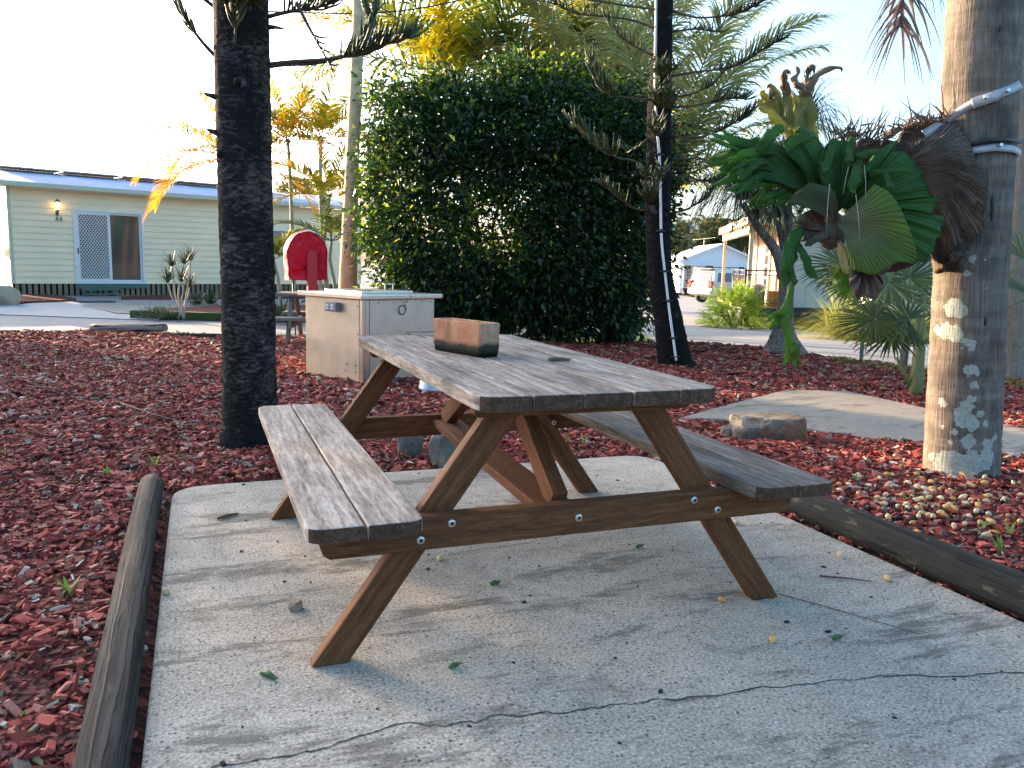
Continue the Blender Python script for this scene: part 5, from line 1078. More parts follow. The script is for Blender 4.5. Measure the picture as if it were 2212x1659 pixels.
cane([(735, 690), (722, 610), (712, 560), (716, 520)], [8, 8, 7, 6], 15., 'low leaning cane palm with dull green fronds behind the red cover', [dict(d=V3(-.8, .5)), dict(d=V3(.6, .6)), dict(d=V3(-.2, 1.)), dict(d=V3(.8, .2, -.2)), dict(d=V3(-.9, .2, -.3)), dict(d=V3(.2, .6, -.8)), dict(d=V3(.4, .2, .8))], [M_LPALM], M_FSTEM, kw=dict(K, L=1.4, ll=.42))
cane([(612, 690), (600, 600), (590, 560)], [9, 8, 7], 16., 'leaning grey stem with a low green frond beside the black trunk', [dict(d=V3(-.5, .9)), dict(d=V3(.5, .9)), dict(d=V3(.8, .4)), dict(d=V3(-.2, .8, .6))], [M_LPALM], M_FSTEM, kw=dict(K, L=.9, ll=.32))
cane([(520, 690), (512, 560), (505, 420), (500, 345)], [12, 11, 10, 9], 17.5, 'golden cane palm with drooping orange fronds behind the black pine trunk', [dict(d=V3(-.75, .75), m=1), dict(d=V3(-.9, .3), m=1), dict(d=V3(-.35, 1.)), dict(d=V3(.8, .6)), dict(d=V3(.9, .3), m=1), dict(d=V3(-.55, .55, -.6)), dict(d=V3(.4, .9)), dict(d=V3(-.98, .02, .2), m=1), dict(d=V3(-.8, -.15, -.3), m=1), dict(d=V3(-.85, .5, .5)), dict(d=V3(.7, .0, .5), m=1), dict(d=V3(.95, .5, -.2))], [M_LGOLD, M_LORANGE], kw=dict(K, L=2.3, droop=1.6, ll=.55))
# big palms behind the hedge
def big(px, d, label, specs, mats, kw, w=24, z=None):
    b = at(px[0][0], px[0][1], d); z = float(zg(*b[:2])); g = thing('palm_tree', label, 'palm tree', (b[0], b[1], z)); trunk_simple(px, d, [w, w*.9, w*.8], M_PTRUNK, 'trunk', g, 14, .03, .12, 60, 5, z); crown(g, at(px[-1][0], px[-1][1], d), specs, mats, rs, **kw)
KB = dict(L=3.5, droop=1.0, ll=.80, lw=.055, n=70, vee=.3, ldroop=.9, plum=.55, rr=.02)
big([(1010, 690), (1005, 430), (995, 185)], 17., 'golden palm with glowing yellow fronds rising over the left of the hedge', [dict(d=V3(-.3, 1.)), dict(d=V3(-.95, .42)), dict(d=V3(-.7, .8), m=1), dict(d=V3(.3, 1.)), dict(d=V3(-.12, .75, -.6), m=1, L=2.2, plum=.9), dict(d=V3(.75, .7)), dict(d=V3(-.5, .55, -.5)), dict(d=V3(.45, .6, -.5)), dict(d=V3(-.85, .15, .3)), dict(d=V3(.1, .8, .6)), dict(d=V3(.6, .6, .5)), dict(d=V3(-.3, .45, -.8), m=1, L=2.1, plum=.9), dict(d=V3(-.8, .95, .3)), dict(d=V3(-.6, 1.1, -.3)), dict(d=V3(.5, 1., -.2)), dict(d=V3(.9, .45, .2)), dict(d=V3(-.9, .7, -.2), m=1), dict(d=V3(.15, 1., -.2))], [M_LPALM, M_LYEL], KB)
big([(1230, 690), (1235, 430), (1240, 215)], 18., 'tall palm with dull green feathery fronds over the middle of the hedge', [dict(d=V3(-.2, 1.)), dict(d=V3(-.9, .55)), dict(d=V3(-.65, .9)), dict(d=V3(.3, 1.)), dict(d=V3(.8, .6)), dict(d=V3(.1, .8, -.6)), dict(d=V3(-.5, .5, -.6)), dict(d=V3(.6, .5, -.5)), dict(d=V3(0, .8, .7)), dict(d=V3(-.3, .9, .3), m=1), dict(d=V3(.5, 1., .2)), dict(d=V3(-.4, 1.1, -.2)), dict(d=V3(.7, .9, -.3)), dict(d=V3(-.8, .8, .2)), dict(d=V3(.9, .5, .3)), dict(d=V3(.1, 1.2, .2), m=1)], [M_LPALM, M_LYEL], dict(KB, L=3.6, plum=.35, vee=.2, lw=.06))
KG = dict(L=4.0, droop=1.3, ll=.95, lw=.036, n=100, vee=.15, ldroop=1.2, plum=.12, rr=.022, start=.1, tipk=.5)
big([(1430, 690), (1432, 500), (1434, 400)], 15.5, 'palm with long silvery arching fronds behind the conduit pine', [dict(d=V3(.55, 1.)), dict(d=V3(.30, 1.)), dict(d=V3(-.15, 1.)), dict(d=V3(-.45, 1.)), dict(d=V3(.75, .75), L=3.3), dict(d=V3(.85, .45), L=2.8), dict(d=V3(.9, .2), L=2.2), dict(d=V3(.1, 1., .5)), dict(d=V3(-.7, .9, .2)), dict(d=V3(.35, .9, -.4)), dict(d=V3(.6, .85, .4)), dict(d=V3(.8, .6, -.4), L=3.), dict(d=V3(-.3, 1., -.3)), dict(d=V3(.45, 1.1, .3)), dict(d=V3(.2, 1.1, -.3))], [M_LGREY], KG)
big([(1330, 690), (1325, 450), (1320, 330)], 16.5, 'palm with wide upright silvery fronds between the hedge and the conduit pine', [dict(d=V3(-.1, 1.)), dict(d=V3(.25, 1.)), dict(d=V3(-.4, 1.)), dict(d=V3(.5, .8)), dict(d=V3(-.6, .7)), dict(d=V3(.05, 1, .5)), dict(d=V3(.2, .9, -.4)), dict(d=V3(-.25, 1.1, .3)), dict(d=V3(.4, 1.1, -.2)), dict(d=V3(-.5, 1., -.3)), dict(d=V3(.65, 1., .3)), dict(d=V3(0, 1.2, -.2))], [M_LGREY], dict(KG, droop=.9))
# distant palm grove behind the white cabin: each palm one thing
M_LDIST = leafmat('distant_palm_leaf', [(0, (.035, .055, .02)), (.6, (.07, .09, .03)), (1, (.17, .15, .04))], .35, None, .5)
kp_ = None
for i in range(26):
    x = 1440+i*9.5+rs.uniform(-3, 3); row = i % 3; d = 76+4*row; y = [526, 514, 505][row]+rs.uniform(-7, 7)-max(0, x-1560)*.08
    b = at(x, 600, d); z = float(zg(*b[:2])); c = at(x, y, d)
    if i < 3:
        g = thing('palm_tree', 'far feathery palm in the grove behind the white cabin', 'palm tree', (b[0], b[1], z), 0, 'palms of the far grove'); mb = MB(); mb.tube([[b[0], b[1], z], c], [.14, .1], 6); mb.build('trunk', M_PTRUNK, g)
        crown(g, c, [dict(d=q) for q in dirs(rs, 15, -.2, 1.2)], [M_LDIST], rs, L=2.4, droop=1.7, ll=.8, lw=.14, n=13, rr=.04, vee=.2)
        if i == 0: K0 = []
        K0.append((g, b, z, c[2]-z))
    else:
        s, sb, sz_, sh = K0[i % 3]; g = copy_tree(s); g.location = (b[0], b[1], z); sc = (c[2]-z)/sh; g.scale = (sc, sc, sc); g.rotation_euler = (0, 0, rs.uniform(0, 6))
# leafy undergrowth of the grove
def bush(name, label, cat, c, dim, n_, size, m, rs, asp=.5, group=None, stemm=None, droop=.2, spread=.8, holes=.0, shell=.55):
    g = thing(name, label, cat, tuple(c), 0, group); u = unit(rs.normal(size=(n_, 3))); u[:, 2] = np.abs(u[:, 2])*1.0-.08
    r = (1-(1-shell)*rs.random(n_))*(1+.16*np.sin(4*u[:, 0]*3+1)*np.cos(5*u[:, 1]*2)+.1*np.sin(9*u[:, 2]+4*u[:, 0]))
    p = np.asarray(c)+u*r[:, None]*np.array([dim[0]/2, dim[1]/2, dim[2]]); V, Fc = leaf_cloud(p, u, size*rs.uniform(.7, 1.25, n_), rs, asp, .2, droop, spread); fast_mesh('foliage', V, Fc, m, g)
    mb = MB()
    for k in range(9): d = u[k]*np.array([dim[0]/2, dim[1]/2, dim[2]])*.8; mb.tube([np.asarray(c)+d*.02-[0, 0, .05], np.asarray(c)+d*.5+[0, 0, .05], np.asarray(c)+d], [.02, .014, .006], 5)
    mb.build('stems', stemm or M_TWIG, g); return g
c = at(1515, 640, 60.); c[2] = float(zg(*c[:2]))-.1; bush('shrub', 'rounded dark shrub beside the steps of the white cabin', 'shrub', c, (1.9, 1.2, 1.1), 1500, .16, M_LFAN, rs)
c = at(1446, 560, 70.); c[2] = float(zg(*c[:2])); bush('shrub', 'dark tall shrub wall left of the white cabin', 'shrub', c, (5, 3, 3.6), 2600, .4, M_LDIST, rs)
c = at(640, 415, 45.); c0 = c.copy(); c0[2] = float(zg(*c[:2])); g = thing('tree', 'small round yellow green tree showing above the cabin roof', 'tree', tuple(c0)); u = unit(rs.normal(size=(2200, 3))); p = c+u*np.array([1.1, 1.1, .75])*rs.uniform(.5, 1.1, (2200, 1)); V, Fc = leaf_cloud(p, u, rs.uniform(.12, .22, 2200), rs, .6); fast_mesh('crown', V, Fc, leafmat('far_tree_leaf', [(0, (.10, .12, .03)), (1, (.24, .22, .07))], .4), g); mb = MB(); mb.tube([c0, c], [.12, .08], 7); mb.build('trunk', M_TWIG, g)
# sunlit lobed shrub (philodendron) by the deck
def lobed_leaf(rs, L=.32):
    "a deeply lobed leaf in its own frame: x along, y across"
    A = []
    for s in range(7): t = s/6; A.append((t, .10+.36*math.sin(PI*min(1, t*1.05+.08))))
    return A
c = at(1586, 706, 21.5); c[2] = float(zg(*c[:2])); g = thing('shrub', 'sunlit lime green shrub of deeply lobed leaves at the bend of the road', 'shrub', tuple(c))
V_, F_ = [], []; nlf = 700; off = 0
for k in range(nlf):
    a = rs.uniform(0, 2*PI); e = math.acos(rs.uniform(.02, 1)); u = np.array([math.cos(a)*math.sin(e), math.sin(a)*math.sin(e), math.cos(e)]); rr0 = rs.uniform(.6, 1.)
    base = c+u*np.array([.88, .75, 1.12])*rr0; d = unit(u+[0, 0, -.25]+rs.normal(0, .35, 3)); s = unit(np.cross(d, [0, 0, 1.])+rs.normal(0, .2, 3)); nn = np.cross(s, d); L = rs.uniform(.22, .36)
    for j in range(7):
        t = j/6; w = L*.34*math.sin(PI*(.15+.8*t)); p = base+d*L*t-nn*L*.25*t*t
        for sg in (-1, 1):
            tip = p+s*sg*w+d*L*.16-nn*.04*L; b1 = p-d*L*.045; b2 = p+d*L*.06; V_ += [b1, tip, b2]; F_.append([off, off+1, off+2]); off += 3
    V_ += [base-s*.012, base+s*.012, base+d*L-nn*L*.25]; F_.append([off, off+1, off+2]); off += 3
V_ = np.array(V_); F_ = np.array(F_)
n = NT('philodendron_leaf'); v = n.coord('obj'); a = n.noise(v, 3, 3); cl = n.ramp(a, [(.3, (.13, .24, .02)), (.55, (.26, .38, .03)), (.75, (.42, .46, .05))]); n.base(cl); n.set(.4, 0, .3); tr = n.n('ShaderNodeBsdfTranslucent'); mx = n.n('ShaderNodeMixShader'); mx.inputs[0].default_value = .4; n.l(cl, tr.inputs[0]); n.l(n.b.outputs[0], mx.inputs[1]); n.l(tr.outputs[0], mx.inputs[2]); n.l(mx.outputs[0], n.out.inputs[0])
fast_mesh('foliage', V_, F_, n.m, g)
mb = MB()
for k in range(26): a = k*.9; d = np.array([.6*math.cos(a), .5*math.sin(a), .55+.2*math.sin(k)]); mb.tube([c-[0, 0, .05], c+d*.6+[0, 0, .1], c+d], [.014, .01, .006], 5)
mb.build('stems', M_FSTEM, g)
# strappy plants
def strap_plant(name, label, cat, c, n_, L, w, m, rs, arch=1.2, up=.9, base_r=.05, rows=6, group=None, span=2*PI, a0=0.):
    g = MB()
    for k in range(n_):
        a = a0+rs.uniform(0, span); e = rs.uniform(.15, up); d = np.array([math.cos(a)*math.cos(e*1.5), math.sin(a)*math.cos(e*1.5), math.sin(e*1.5)]); ln = L*rs.uniform(.6, 1.1); p = np.asarray(c)+np.array([math.cos(a), math.sin(a), 0])*base_r*rs.random(); s = unit(np.cross(d, [0, 0, 1.])); P = []
        for j in range(rows+1):
            t = j/rows; ww = w*(.7+.3*math.sin(PI*min(t*1.6, .5)))*(1-t**3)+.001; P.append([p-s*ww/2, p+s*ww/2]); p = p+d*ln/rows; d = unit(d+[0, 0, -arch/rows*(.4+t*1.4)])
        g.grid(np.array(P), np.repeat(np.array([[[k*.37, j/rows, 0]] for j in range(rows+1)]), 2, 1), True)
    return g
def strap_thing(name, label, cat, c, m, **k):
    g = strap_plant(name, label, cat, c, k.pop('n'), k.pop('L'), k.pop('w'), m, rs, **k); return tag(g.build(name, m, None), label, cat)
M_GRASSY = leafmat('sunlit_strap_leaf', [(0, (.24, .28, .05)), (.6, (.38, .40, .08)), (1, (.52, .46, .14))], .5)
M_LILY = leafmat('dull_strap_leaf', [(0, (.03, .06, .025)), (1, (.08, .12, .05))], .3)
c = at(1838, 722, 17.); c[2] = float(zg(*c[:2]))+.03; strap_thing('ornamental_grass', 'big sunlit clump of fine arching grass at the far edge of the road', 'grass clump', c, M_GRASSY, n=900, L=1.25, w=.018, arch=1.9, up=.98, base_r=.45, rows=7)
c = at(1945, 728, 16.5); c[2] = float(zg(*c[:2]))+.03; strap_thing('ornamental_grass', 'smaller clump of arching grass half hidden behind the fan palm', 'grass clump', c, M_GRASSY, n=500, L=1.05, w=.02, arch=1.9, up=.98, base_r=.35, rows=7)
for x, y, d, nn_, L, lab in ((424, 640, 20, 60, .5, 'clump of grey green lilies by the skirting of cabin 44'), (455, 641, 20.5, 60, .5, 'second clump of lilies beside the black pine trunk'), (606, 650, 15.5, 70, .6, 'bright green strappy plant behind the far picnic table'), (335, 676, 15.3, 160, .32, 'low tuft of dark mondo grass on the mossy sleeper bed'), (360, 677, 15.4, 120, .28, 'smaller tuft of mondo grass at the foot of the dracaena')):
    c = at(x, y, d); c[2] = float(zg(*c[:2]))+.05; strap_thing('strappy_plant', lab, 'garden plant', c, M_LILY, n=nn_, L=L, w=.035 if L > .4 else .012, arch=1.4, up=.95, base_r=.12 if L > .4 else .35)
# dracaena: thin pale stems with tufts
dD = 15.3; b = at(388, 678, dD); b[2] = float(zg(*b[:2]))+.05; DR = thing('dracaena', 'thin stemmed dracaena with spiky tufts in front of cabin 44', 'dracaena', tuple(b)); mb = MB(); lf = MB()
for pts in ([(384, 678), (378, 640), (376, 605), (371, 575)], [(388, 678), (384, 640), (390, 600), (398, 570)], [(392, 678), (402, 640), (410, 590), (412, 562)], [(395, 678), (406, 640), (410, 620)], [(386, 678), (372, 645), (362, 610)], [(390, 678), (392, 650), (396, 622), (392, 608)]):
    A = np.array([at(x, y, dD+rs.uniform(-.15, .15)) for x, y in pts]); A[0] = b+[rs.uniform(-.12, .12), rs.uniform(-.1, .1), 0]; q = np.linspace(0, 1, 12); s = np.linspace(0, 1, len(A)); A = np.stack([np.interp(q, s, A[:, i]) for i in range(3)], 1); mb.tube(A, np.linspace(.016, .011, 12), 7)
    t = strap_plant('', '', '', A[-1], 46, .34, .022, None, rs, arch=.9, up=1., base_r=.02, rows=4); k = lf.n; lf.v += t.v; lf.g += t.g; lf.f += [[i+k for i in f] for f in t.f]; lf.smooth += t.smooth; lf.n += t.n
mb.build('stems', plain('dracaena_stem', (.36, .32, .26), .8, 0, .15), DR); lf.build('tufts', leafmat('dracaena_leaf', [(0, (.03, .055, .03)), (1, (.10, .11, .06))], .25), DR)
# ponytail palm by the road
dP = 10.7; b = at(1694, 763, dP); b[2] = -.14; PT = thing('ponytail_palm', 'ponytail palm with a swollen grey base and hanging strap leaves by the road', 'ponytail palm', tuple(b))
def tk(px, w, mb, n=18): A = np.array([at(x, y, dP+dd) for x, y, dd in px]); Rr = np.array(w)/2/F*dP; t, P, Q = trunk_mesh('', A, Rr, None, None, n, .03, .07, .03, 46, 7, .03); k = mb.n; mb.v += t.v; mb.g += t.g; mb.f += [[i+k for i in f] for f in t.f]; mb.smooth += t.smooth; mb.n += t.n
mb = MB(); tk([(1693, 775, 0), (1692, 758, 0), (1691, 735, 0), (1692, 712, 0), (1694, 690, 0), (1696, 660, 0), (1698, 620, 0), (1700, 575, 0)], [108, 92, 62, 44, 37, 34, 32, 30], mb, 26)
tk([(1692, 600, 0), (1683, 555, 0), (1665, 525, -.05), (1642, 498, -.1), (1624, 470, -.15), (1605, 440, -.2)], [24, 24, 20, 17, 15, 13], mb); tk([(1702, 590, 0), (1703, 520, .05), (1702, 450, .1), (1706, 400, .1)], [26, 22, 18, 14], mb); tk([(1706, 420, .1), (1725, 350, .2), (1740, 280, .3)], [13, 12, 10], mb); tk([(1706, 745, .12), (1706, 640, .12), (1705, 540, .12), (1704, 430, .12)], [17, 15, 14, 13], mb); tk([(1695, 560, .0), (1690, 520, .1), (1680, 480, .1)], [18, 14, 12], mb)
n = NT('ponytail_bark'); v = n.coord('obj', (1, 1, .6)); a = n.vor(v, 26, 'DISTANCE_TO_EDGE'); a2 = n.noise(v, 10, 5); n.base(n.mix(n.ramp(a, [(.0, 1.), (.09, 0.)]), n.ramp(a2, [(.3, (.13, .105, .085)), (.7, (.27, .235, .20))]), (.035, .028, .024))); n.bump(a, .8, .02); mb.build('trunk', n.set(.9, 0, .2), PT)
M_PONY = leafmat('ponytail_leaf', [(0, (.03, .05, .02)), (.6, (.06, .085, .03)), (.9, (.13, .14, .05)), (1, (.26, .19, .07))], .35, None, .45)
lf = MB()
for x, y, dd, n_, L in ((1604, 432, -.2, 360, 1.25), (1706, 398, .1, 380, 1.25), (1680, 470, .1, 150, .9), (1742, 268, .3, 260, .95), (1632, 470, -.1, 120, .85)):
    t = strap_plant('', '', '', at(x, y, dP+dd), n_, L, .016, None, rs, arch=3.6, up=1., base_r=.03, rows=8); k = lf.n; lf.v += t.v; lf.g += t.g; lf.f += [[i+k for i in f] for f in t.f]; lf.smooth += t.smooth; lf.n += t.n
lf.build('foliage', M_PONY, PT)
# fan palm by the lichen palm
def fan_leaf(lf, st, hub, cen, R0, rs, nrm, ang=4.2, n=34, droop=.5, petiole=None):
    "round fan: segments spread about the stalk direction in the plane facing nrm"
    nrm = unit(nrm); ax = unit(cen-hub) if np.linalg.norm(cen-hub) > 1e-6 else np.array([0, 0, 1.]); ax = unit(ax-nrm*(ax@nrm)); sd = np.cross(nrm, ax)
    st.tube([petiole if petiole is not None else hub, (hub+cen)/2+[0, 0, .02], cen], [.012, .01, .008], 6)
    for k in range(n):
        a = -ang/2+ang*k/(n-1); d = unit(ax*math.cos(a)+sd*math.sin(a)+rs.normal(0, .03, 3)); L = R0*(.85+.15*math.cos(a/2))*rs.uniform(.9, 1.05); w = np.cross(nrm, d); p = cen.copy(); P = []
        for j in range(6):
            t = j/5; ww = R0*ang/n*(t*.95 if t < .5 else .52*(1-(t-.5)*1.85))*1.0+.003; P.append([p-w*ww/2, p+nrm*ww*.22, p+w*ww/2]); p = p+d*L/5; d = unit(d+[0, 0, -droop*(.02 if t < .45 else .34)])
        lf.grid(np.array(P), None, True)
dF = 7.2; hub = at(1988, 745, dF); hub0 = hub.copy(); hub0[2] = -.05; FPm = thing('fan_palm', 'dark green fan palm with drooping pleated leaves behind the lichen palm trunk', 'fan palm', tuple(hub0)); lf, st = MB(), MB()
for x, y, dd, R0, nr_, dr in ((1850, 600, -.3, .36, (-.2, -.75, .6), .75), (1890, 690, -.2, .40, (-.3, -.5, .8), .8), (1965, 600, .4, .42, (0, -.9, .3), .35), (1920, 612, -.4, .42, (-.2, -.4, .9), .5), (1960, 690, -.1, .40, (.1, -.6, .7), .7), (2215, 560, .3, .45, (.3, -.7, .6), .5), (2230, 640, -.1, .45, (.2, -.4, .8), .8), (2010, 560, .7, .4, (.1, -.8, .5), .4), (1925, 720, -.1, .36, (-.3, -.5, .8), .8)):
    fan_leaf(lf, st, hub, at(x, y, dF+dd), R0, rs, HR*nr_[0]+HF*nr_[1]+np.array([0, 0, nr_[2]]), 4.6, 36, dr)
st.tube([hub0-[0, 0, .05], hub0+[0, 0, .12], hub], [.07, .06, .045], 9, True, .1); st.tube([hub0+np.array([.02, 0, 0]), hub0+HR*(-.12)+[0, 0, .22], hub0+HR*(-.2)+[0, 0, .36]], [.022, .018, .012], 6)
lf.build('foliage', M_LFAN, FPm); st.build('stalks', M_FSTEM, FPm)
# a second set of fan leaves farther left, in front of the cream cabin
dF = 9.4; hub = at(1990, 690, dF); hub0 = hub.copy(); hub0[2] = -.14; FP2 = thing('fan_palm', 'fan palm holding one big drooping leaf in front of the cream cabin wall', 'fan palm', tuple(hub0)); lf, st = MB(), MB()
for x, y, dd, R0, nr_, dr in ((1822, 572, -.2, .56, (-.25, -.5, .8), .95), (1900, 640, .2, .5, (-.2, -.6, .7), .8), (1955, 640, .5, .5, (.1, -.7, .6), .6)): fan_leaf(lf, st, hub, at(x, y, dF+dd), R0, rs, HR*nr_[0]+HF*nr_[1]+np.array([0, 0, nr_[2]]), 4.4, 38, dr)
st.tube([hub0-[0, 0, .05], hub], [.06, .05], 9, True, .1); lf.build('foliage', M_LFAN, FP2); st.build('stalks', M_FSTEM, FP2)
# palm trunk at the right edge
dE = 9.1; b = at(2196, 812, dE); z = -.12; g = thing('palm_tree', 'spotted palm trunk cut by the right edge of the view, behind the lichen palm', 'palm tree', (b[0], b[1], z)); trunk_simple([(2196, 812), (2198, 600), (2204, 400), (2208, 200), (2212, 0), (2216, -900)], dE, [50, 45, 42, 40, 38, 35], M_PTRUNK, 'trunk', g, 20, .03, .12, 80, 9, z)
crown(g, at(2216, -900, dE), [dict(d=d) for d in dirs(rs, 10, .3, 1.)], [M_LPALM], rs, L=2., droop=1.6, ll=.5, lw=.035, n=30)
# ------------------------------------------------------------------ the lichen palm
rs = np.random.default_rng(41)
pc_ = [(2077, 1060, 172), (2075, 1028, 170), (2078, 960, 168), (2083, 850, 168), (2088, 760, 167), (2094, 640, 166), (2099, 560, 166), (2108, 400, 166), (2116, 235, 174), (2122, 100, 174), (2128, 0, 172), (2138, -200, 170), (2150, -500, 168), (2190, -1500, 150)]
def pd(y): return 4.28-.147*(1028-y)/425.
PX = np.array([at(x, y, pd(y)) for x, y, w in pc_]); CTH = math.cos(math.atan((2100-CX)/F)); PR_ = np.array([w/2/F*pd(y)*CTH for x, y, w in pc_])
def psurf(x, y, out=0.):
    yy_ = [c[1] for c in pc_][::-1]; cx = np.interp(y, yy_, [c[0] for c in pc_][::-1]); w = np.interp(y, yy_, [c[2] for c in pc_][::-1])/2
    A = at(cx, y, pd(y)); r = w/F*pd(y)*CTH+out; d = FW+RT*((x-CX)/F)-UP*((y-CY)/F); o = (C-A)[:2]; a = d[:2]@d[:2]; b = o@d[:2]; q = b*b-a*(o@o-r*r)
    t = (-b-math.sqrt(q))/a if q > 0 else -b/a
    return C+d*t
LP = thing('palm_tree', 'thick grey palm trunk spotted with pale green lichen, carrying the staghorn fern', 'palm tree', tuple(gp(2075, 1028, 0.)))
mb, P_, Rr = trunk_mesh('trunk', PX, PR_, None, None, 64, .014, .155, .008, 260, 9, .008)
n = NT('lichen_palm_bark'); vo = n.coord('obj'); v = n.coord('gc', (5, 120, 120)); a = n.noise(v, 1., 5, .6, .3); v2 = n.coord('gc', (2.2, 5, 5)); b = n.noise(v2, 2., 5, .6); v3 = n.coord('gc', (34, 4, 4)); rg = n.noise(v3, .5, 4, .6)
c = n.ramp(n.math('ADD', n.math('MULTIPLY', a, .55), n.math('MULTIPLY', rg, .45)), [(.36, (.085, .068, .054)), (.52, (.17, .138, .108)), (.68, (.27, .228, .185))]); c = n.mix(n.ramp(b, [(.5, 0.), (.68, .75)]), c, (.055, .047, .041))
wl = n.noise(vo, 26, 4, .65); acc = None
O_ = wloc(LP)
spots = [(2063, 666, 23), (2077, 672, 11), (2040, 713, 17), (2063, 720, 18), (2022, 712, 11), (2086, 735, 8), (2098, 740, 9), (2101, 753, 7), (2098, 800, 14), (2087, 801, 8), (2108, 805, 7), (2102, 862, 11), (2090, 880, 15), (2075, 890, 12), (2085, 905, 20), (2100, 915, 16), (2062, 935, 8), (2093, 955, 15), (2100, 985, 14), (2050, 1005, 34), (2088, 1008, 30), (2135, 960, 13), (2132, 985, 17), (2128, 1005, 14), (2013, 985, 10), (2036, 870, 10), (2130, 915, 7), (2100, 560, 7), (2088, 590, 6), (2115, 1010, 12), (2020, 1000, 6), (2117, 895, 8), (2104, 832, 7), (2148, 945, 7), (2034, 920, 6), (2055, 955, 5)]
for x, y, r in spots:
    p = psurf(x, y)-O_; d = n.n('ShaderNodeVectorMath', operation='DISTANCE'); d.inputs[1].default_value = p; n.l(vo, d.inputs[0]); e = n.math('SUBTRACT', d.outputs['Value'], r*1.02/F*4.0); acc = e if acc is None else n.math('MINIMUM', acc, e)
ms = n.ramp(n.math('ADD', n.math('MULTIPLY', n.math('ADD', acc, n.math('MULTIPLY', n.math('SUBTRACT', wl, .5), .075)), 30.), .5), [(.42, 1.), (.5, 0.)])
tiny = n.math('LESS_THAN', n.vor(vo, 17), n.math('MULTIPLY', n.math('SUBTRACT', n.noise(vo, 5, 3), .50), .9)); ms2 = n.math('MAXIMUM', ms, n.math('MULTIPLY', tiny, .75))
c = n.mix(n.math('MULTIPLY', ms2, .92), c, n.ramp(n.noise(vo, 70, 3), [(.3, (.26, .285, .24)), (.7, (.43, .45, .39))])); n.base(c); n.bump(n.math('ADD', n.math('MULTIPLY', a, .7), n.math('MULTIPLY', rg, .6)), .75, .012); M_LP = n.set(.85, 0, .2)
# a few open splits
mb.build('trunk', M_LP, LP)
mb = MB()
for x, y, h, w in ((2143, 450, 45, 3.2), (2129, 695, 12, 3), (2160, 62, 8, 2)):
    mb.tube([psurf(x+1, y-h, -.004), psurf(x, y-h*.4, .0005), psurf(x-1, y+h*.4, .0005), psurf(x-2, y+h, -.004)], [.002, w/F*4, w/F*4, .002], 6)
mb.build('bark_split', M_HOLE, LP)
crown(LP, PX[-1], [dict(d=d) for d in dirs(rs, 14, .35, 1.1)], [M_LPALM], rs, L=2.6, droop=1.2, ll=.6, lw=.04, n=40, names=('crown', 'frond_stalks'))
# dead hanging frond in the upper right of the picture
HF_ = thing('palm_frond', 'dry brown palm frond hanging down at the top against the blue sky', 'palm frond', tuple(at(1950, -60, 4.6))); lf, st = MB(), MB()
M_DRY = leafmat('dry_frond', [(0, (.09, .06, .05)), (.6, (.16, .11, .09)), (1, (.24, .17, .12))], .25)
A = [at(x, y, 4.6) for x, y in ((2040, -150), (2000, -110), (1965, -50), (1948, 10), (1946, 60))]; st.tube(A, [.012, .01, .008, .006, .004], 6)
for k in range(58):
    t = rs.uniform(.25, 1)*4; i = min(int(t), 3); f = t-i; p = A[i]*(1-f)+A[i+1]*f; sg = rs.choice([-1, 1]); d = unit(HR*sg*rs.uniform(.15, .75)+np.array([0, 0, -.55])+HF*rs.uniform(-.35, .35)); L = rs.uniform(.22, .42); P = []; w = unit(np.cross(d, HF))
    for j in range(7): tt = j/6; ww = .0075*(1-tt*.8); P.append([p-w*ww, p+w*ww]); p = p+d*L/6; d = unit(d+[0, 0, -.3]+HR*sg*.04)
    lf.grid(np.array(P), None, True)
lf.build('leaflets', M_DRY, HF_); st.build('stalk', M_TWIG, HF_)
# galvanised straps
M_STRAP = plain('galvanised_strap', (.42, .42, .42), .6, .5, .15, 20)
def band(name, lab, px, w, par=None, out=.010):
    A = np.array([psurf(x, y, out+o) for x, y, o in px]); q = np.linspace(0, 1, 40); s = np.linspace(0, 1, len(A)); A = np.stack([np.interp(q, s, A[:, i]) for i in range(3)], 1)
    for _ in range(3): A[1:-1] = (A[:-2]+2*A[1:-1]+A[2:])/4
    T_ = unit(np.gradient(A, axis=0)); up = unit(np.cross(T_, FW)*-1); up = np.where((up[:, 2] < 0)[:, None], -up, up); mb = MB(); mb.grid(np.stack([A-up*w/2, A+up*w/2], 1), None, True); o = mb.build(name, M_STRAP, par, solid=.004); return o
ST = thing('strap', 'upper galvanised steel strap slanting round the palm above the dry fern base', 'metal strap', tuple(psurf(2140, 205, .02)))
band('strap_band', '', [(1996, 290, .19), (2018, 277, .13), (2045, 260, .03), (2070, 243, .004), (2108, 220, .004), (2145, 207, .002), (2180, 195, .002), (2205, 182, 0)], .042, ST)
band('strap_joint', '', [(2100, 224, .010), (2145, 209, .008), (2158, 204, .008)], .05, ST)
for x, y in ((2047, 260), (2128, 210), (2176, 196)):
    p = psurf(x, y, .022); mb = MB(); mb.tube([p, p-FW*.014], [.011, .009], 10); mb.build('bolt', M_BOLT, ST)
S2 = thing('strap', 'lower galvanised steel strap level round the palm beside the dry fern base', 'metal strap', tuple(psurf(2150, 318, .02)))
band('strap_band', '', [(2095, 325, .012), (2115, 323, .006), (2150, 318, .004), (2190, 322, .004), (2205, 332, 0)], .034, S2)
p = psurf(2160, 314, .02); mb = MB(); mb.tube([p, p-FW*.014], [.010, .008], 10); mb.build('bolt', M_BOLT, S2)
mb = MB(); mb.tube([psurf(2090, 316, .02), psurf(2130, 303, .014), psurf(2170, 302, .014), psurf(2203, 306, .01)], [.010, .013, .013, .010], 8, True, .3, True, None, rs); mb.build('rubber_pad', M_BLACK, S2)
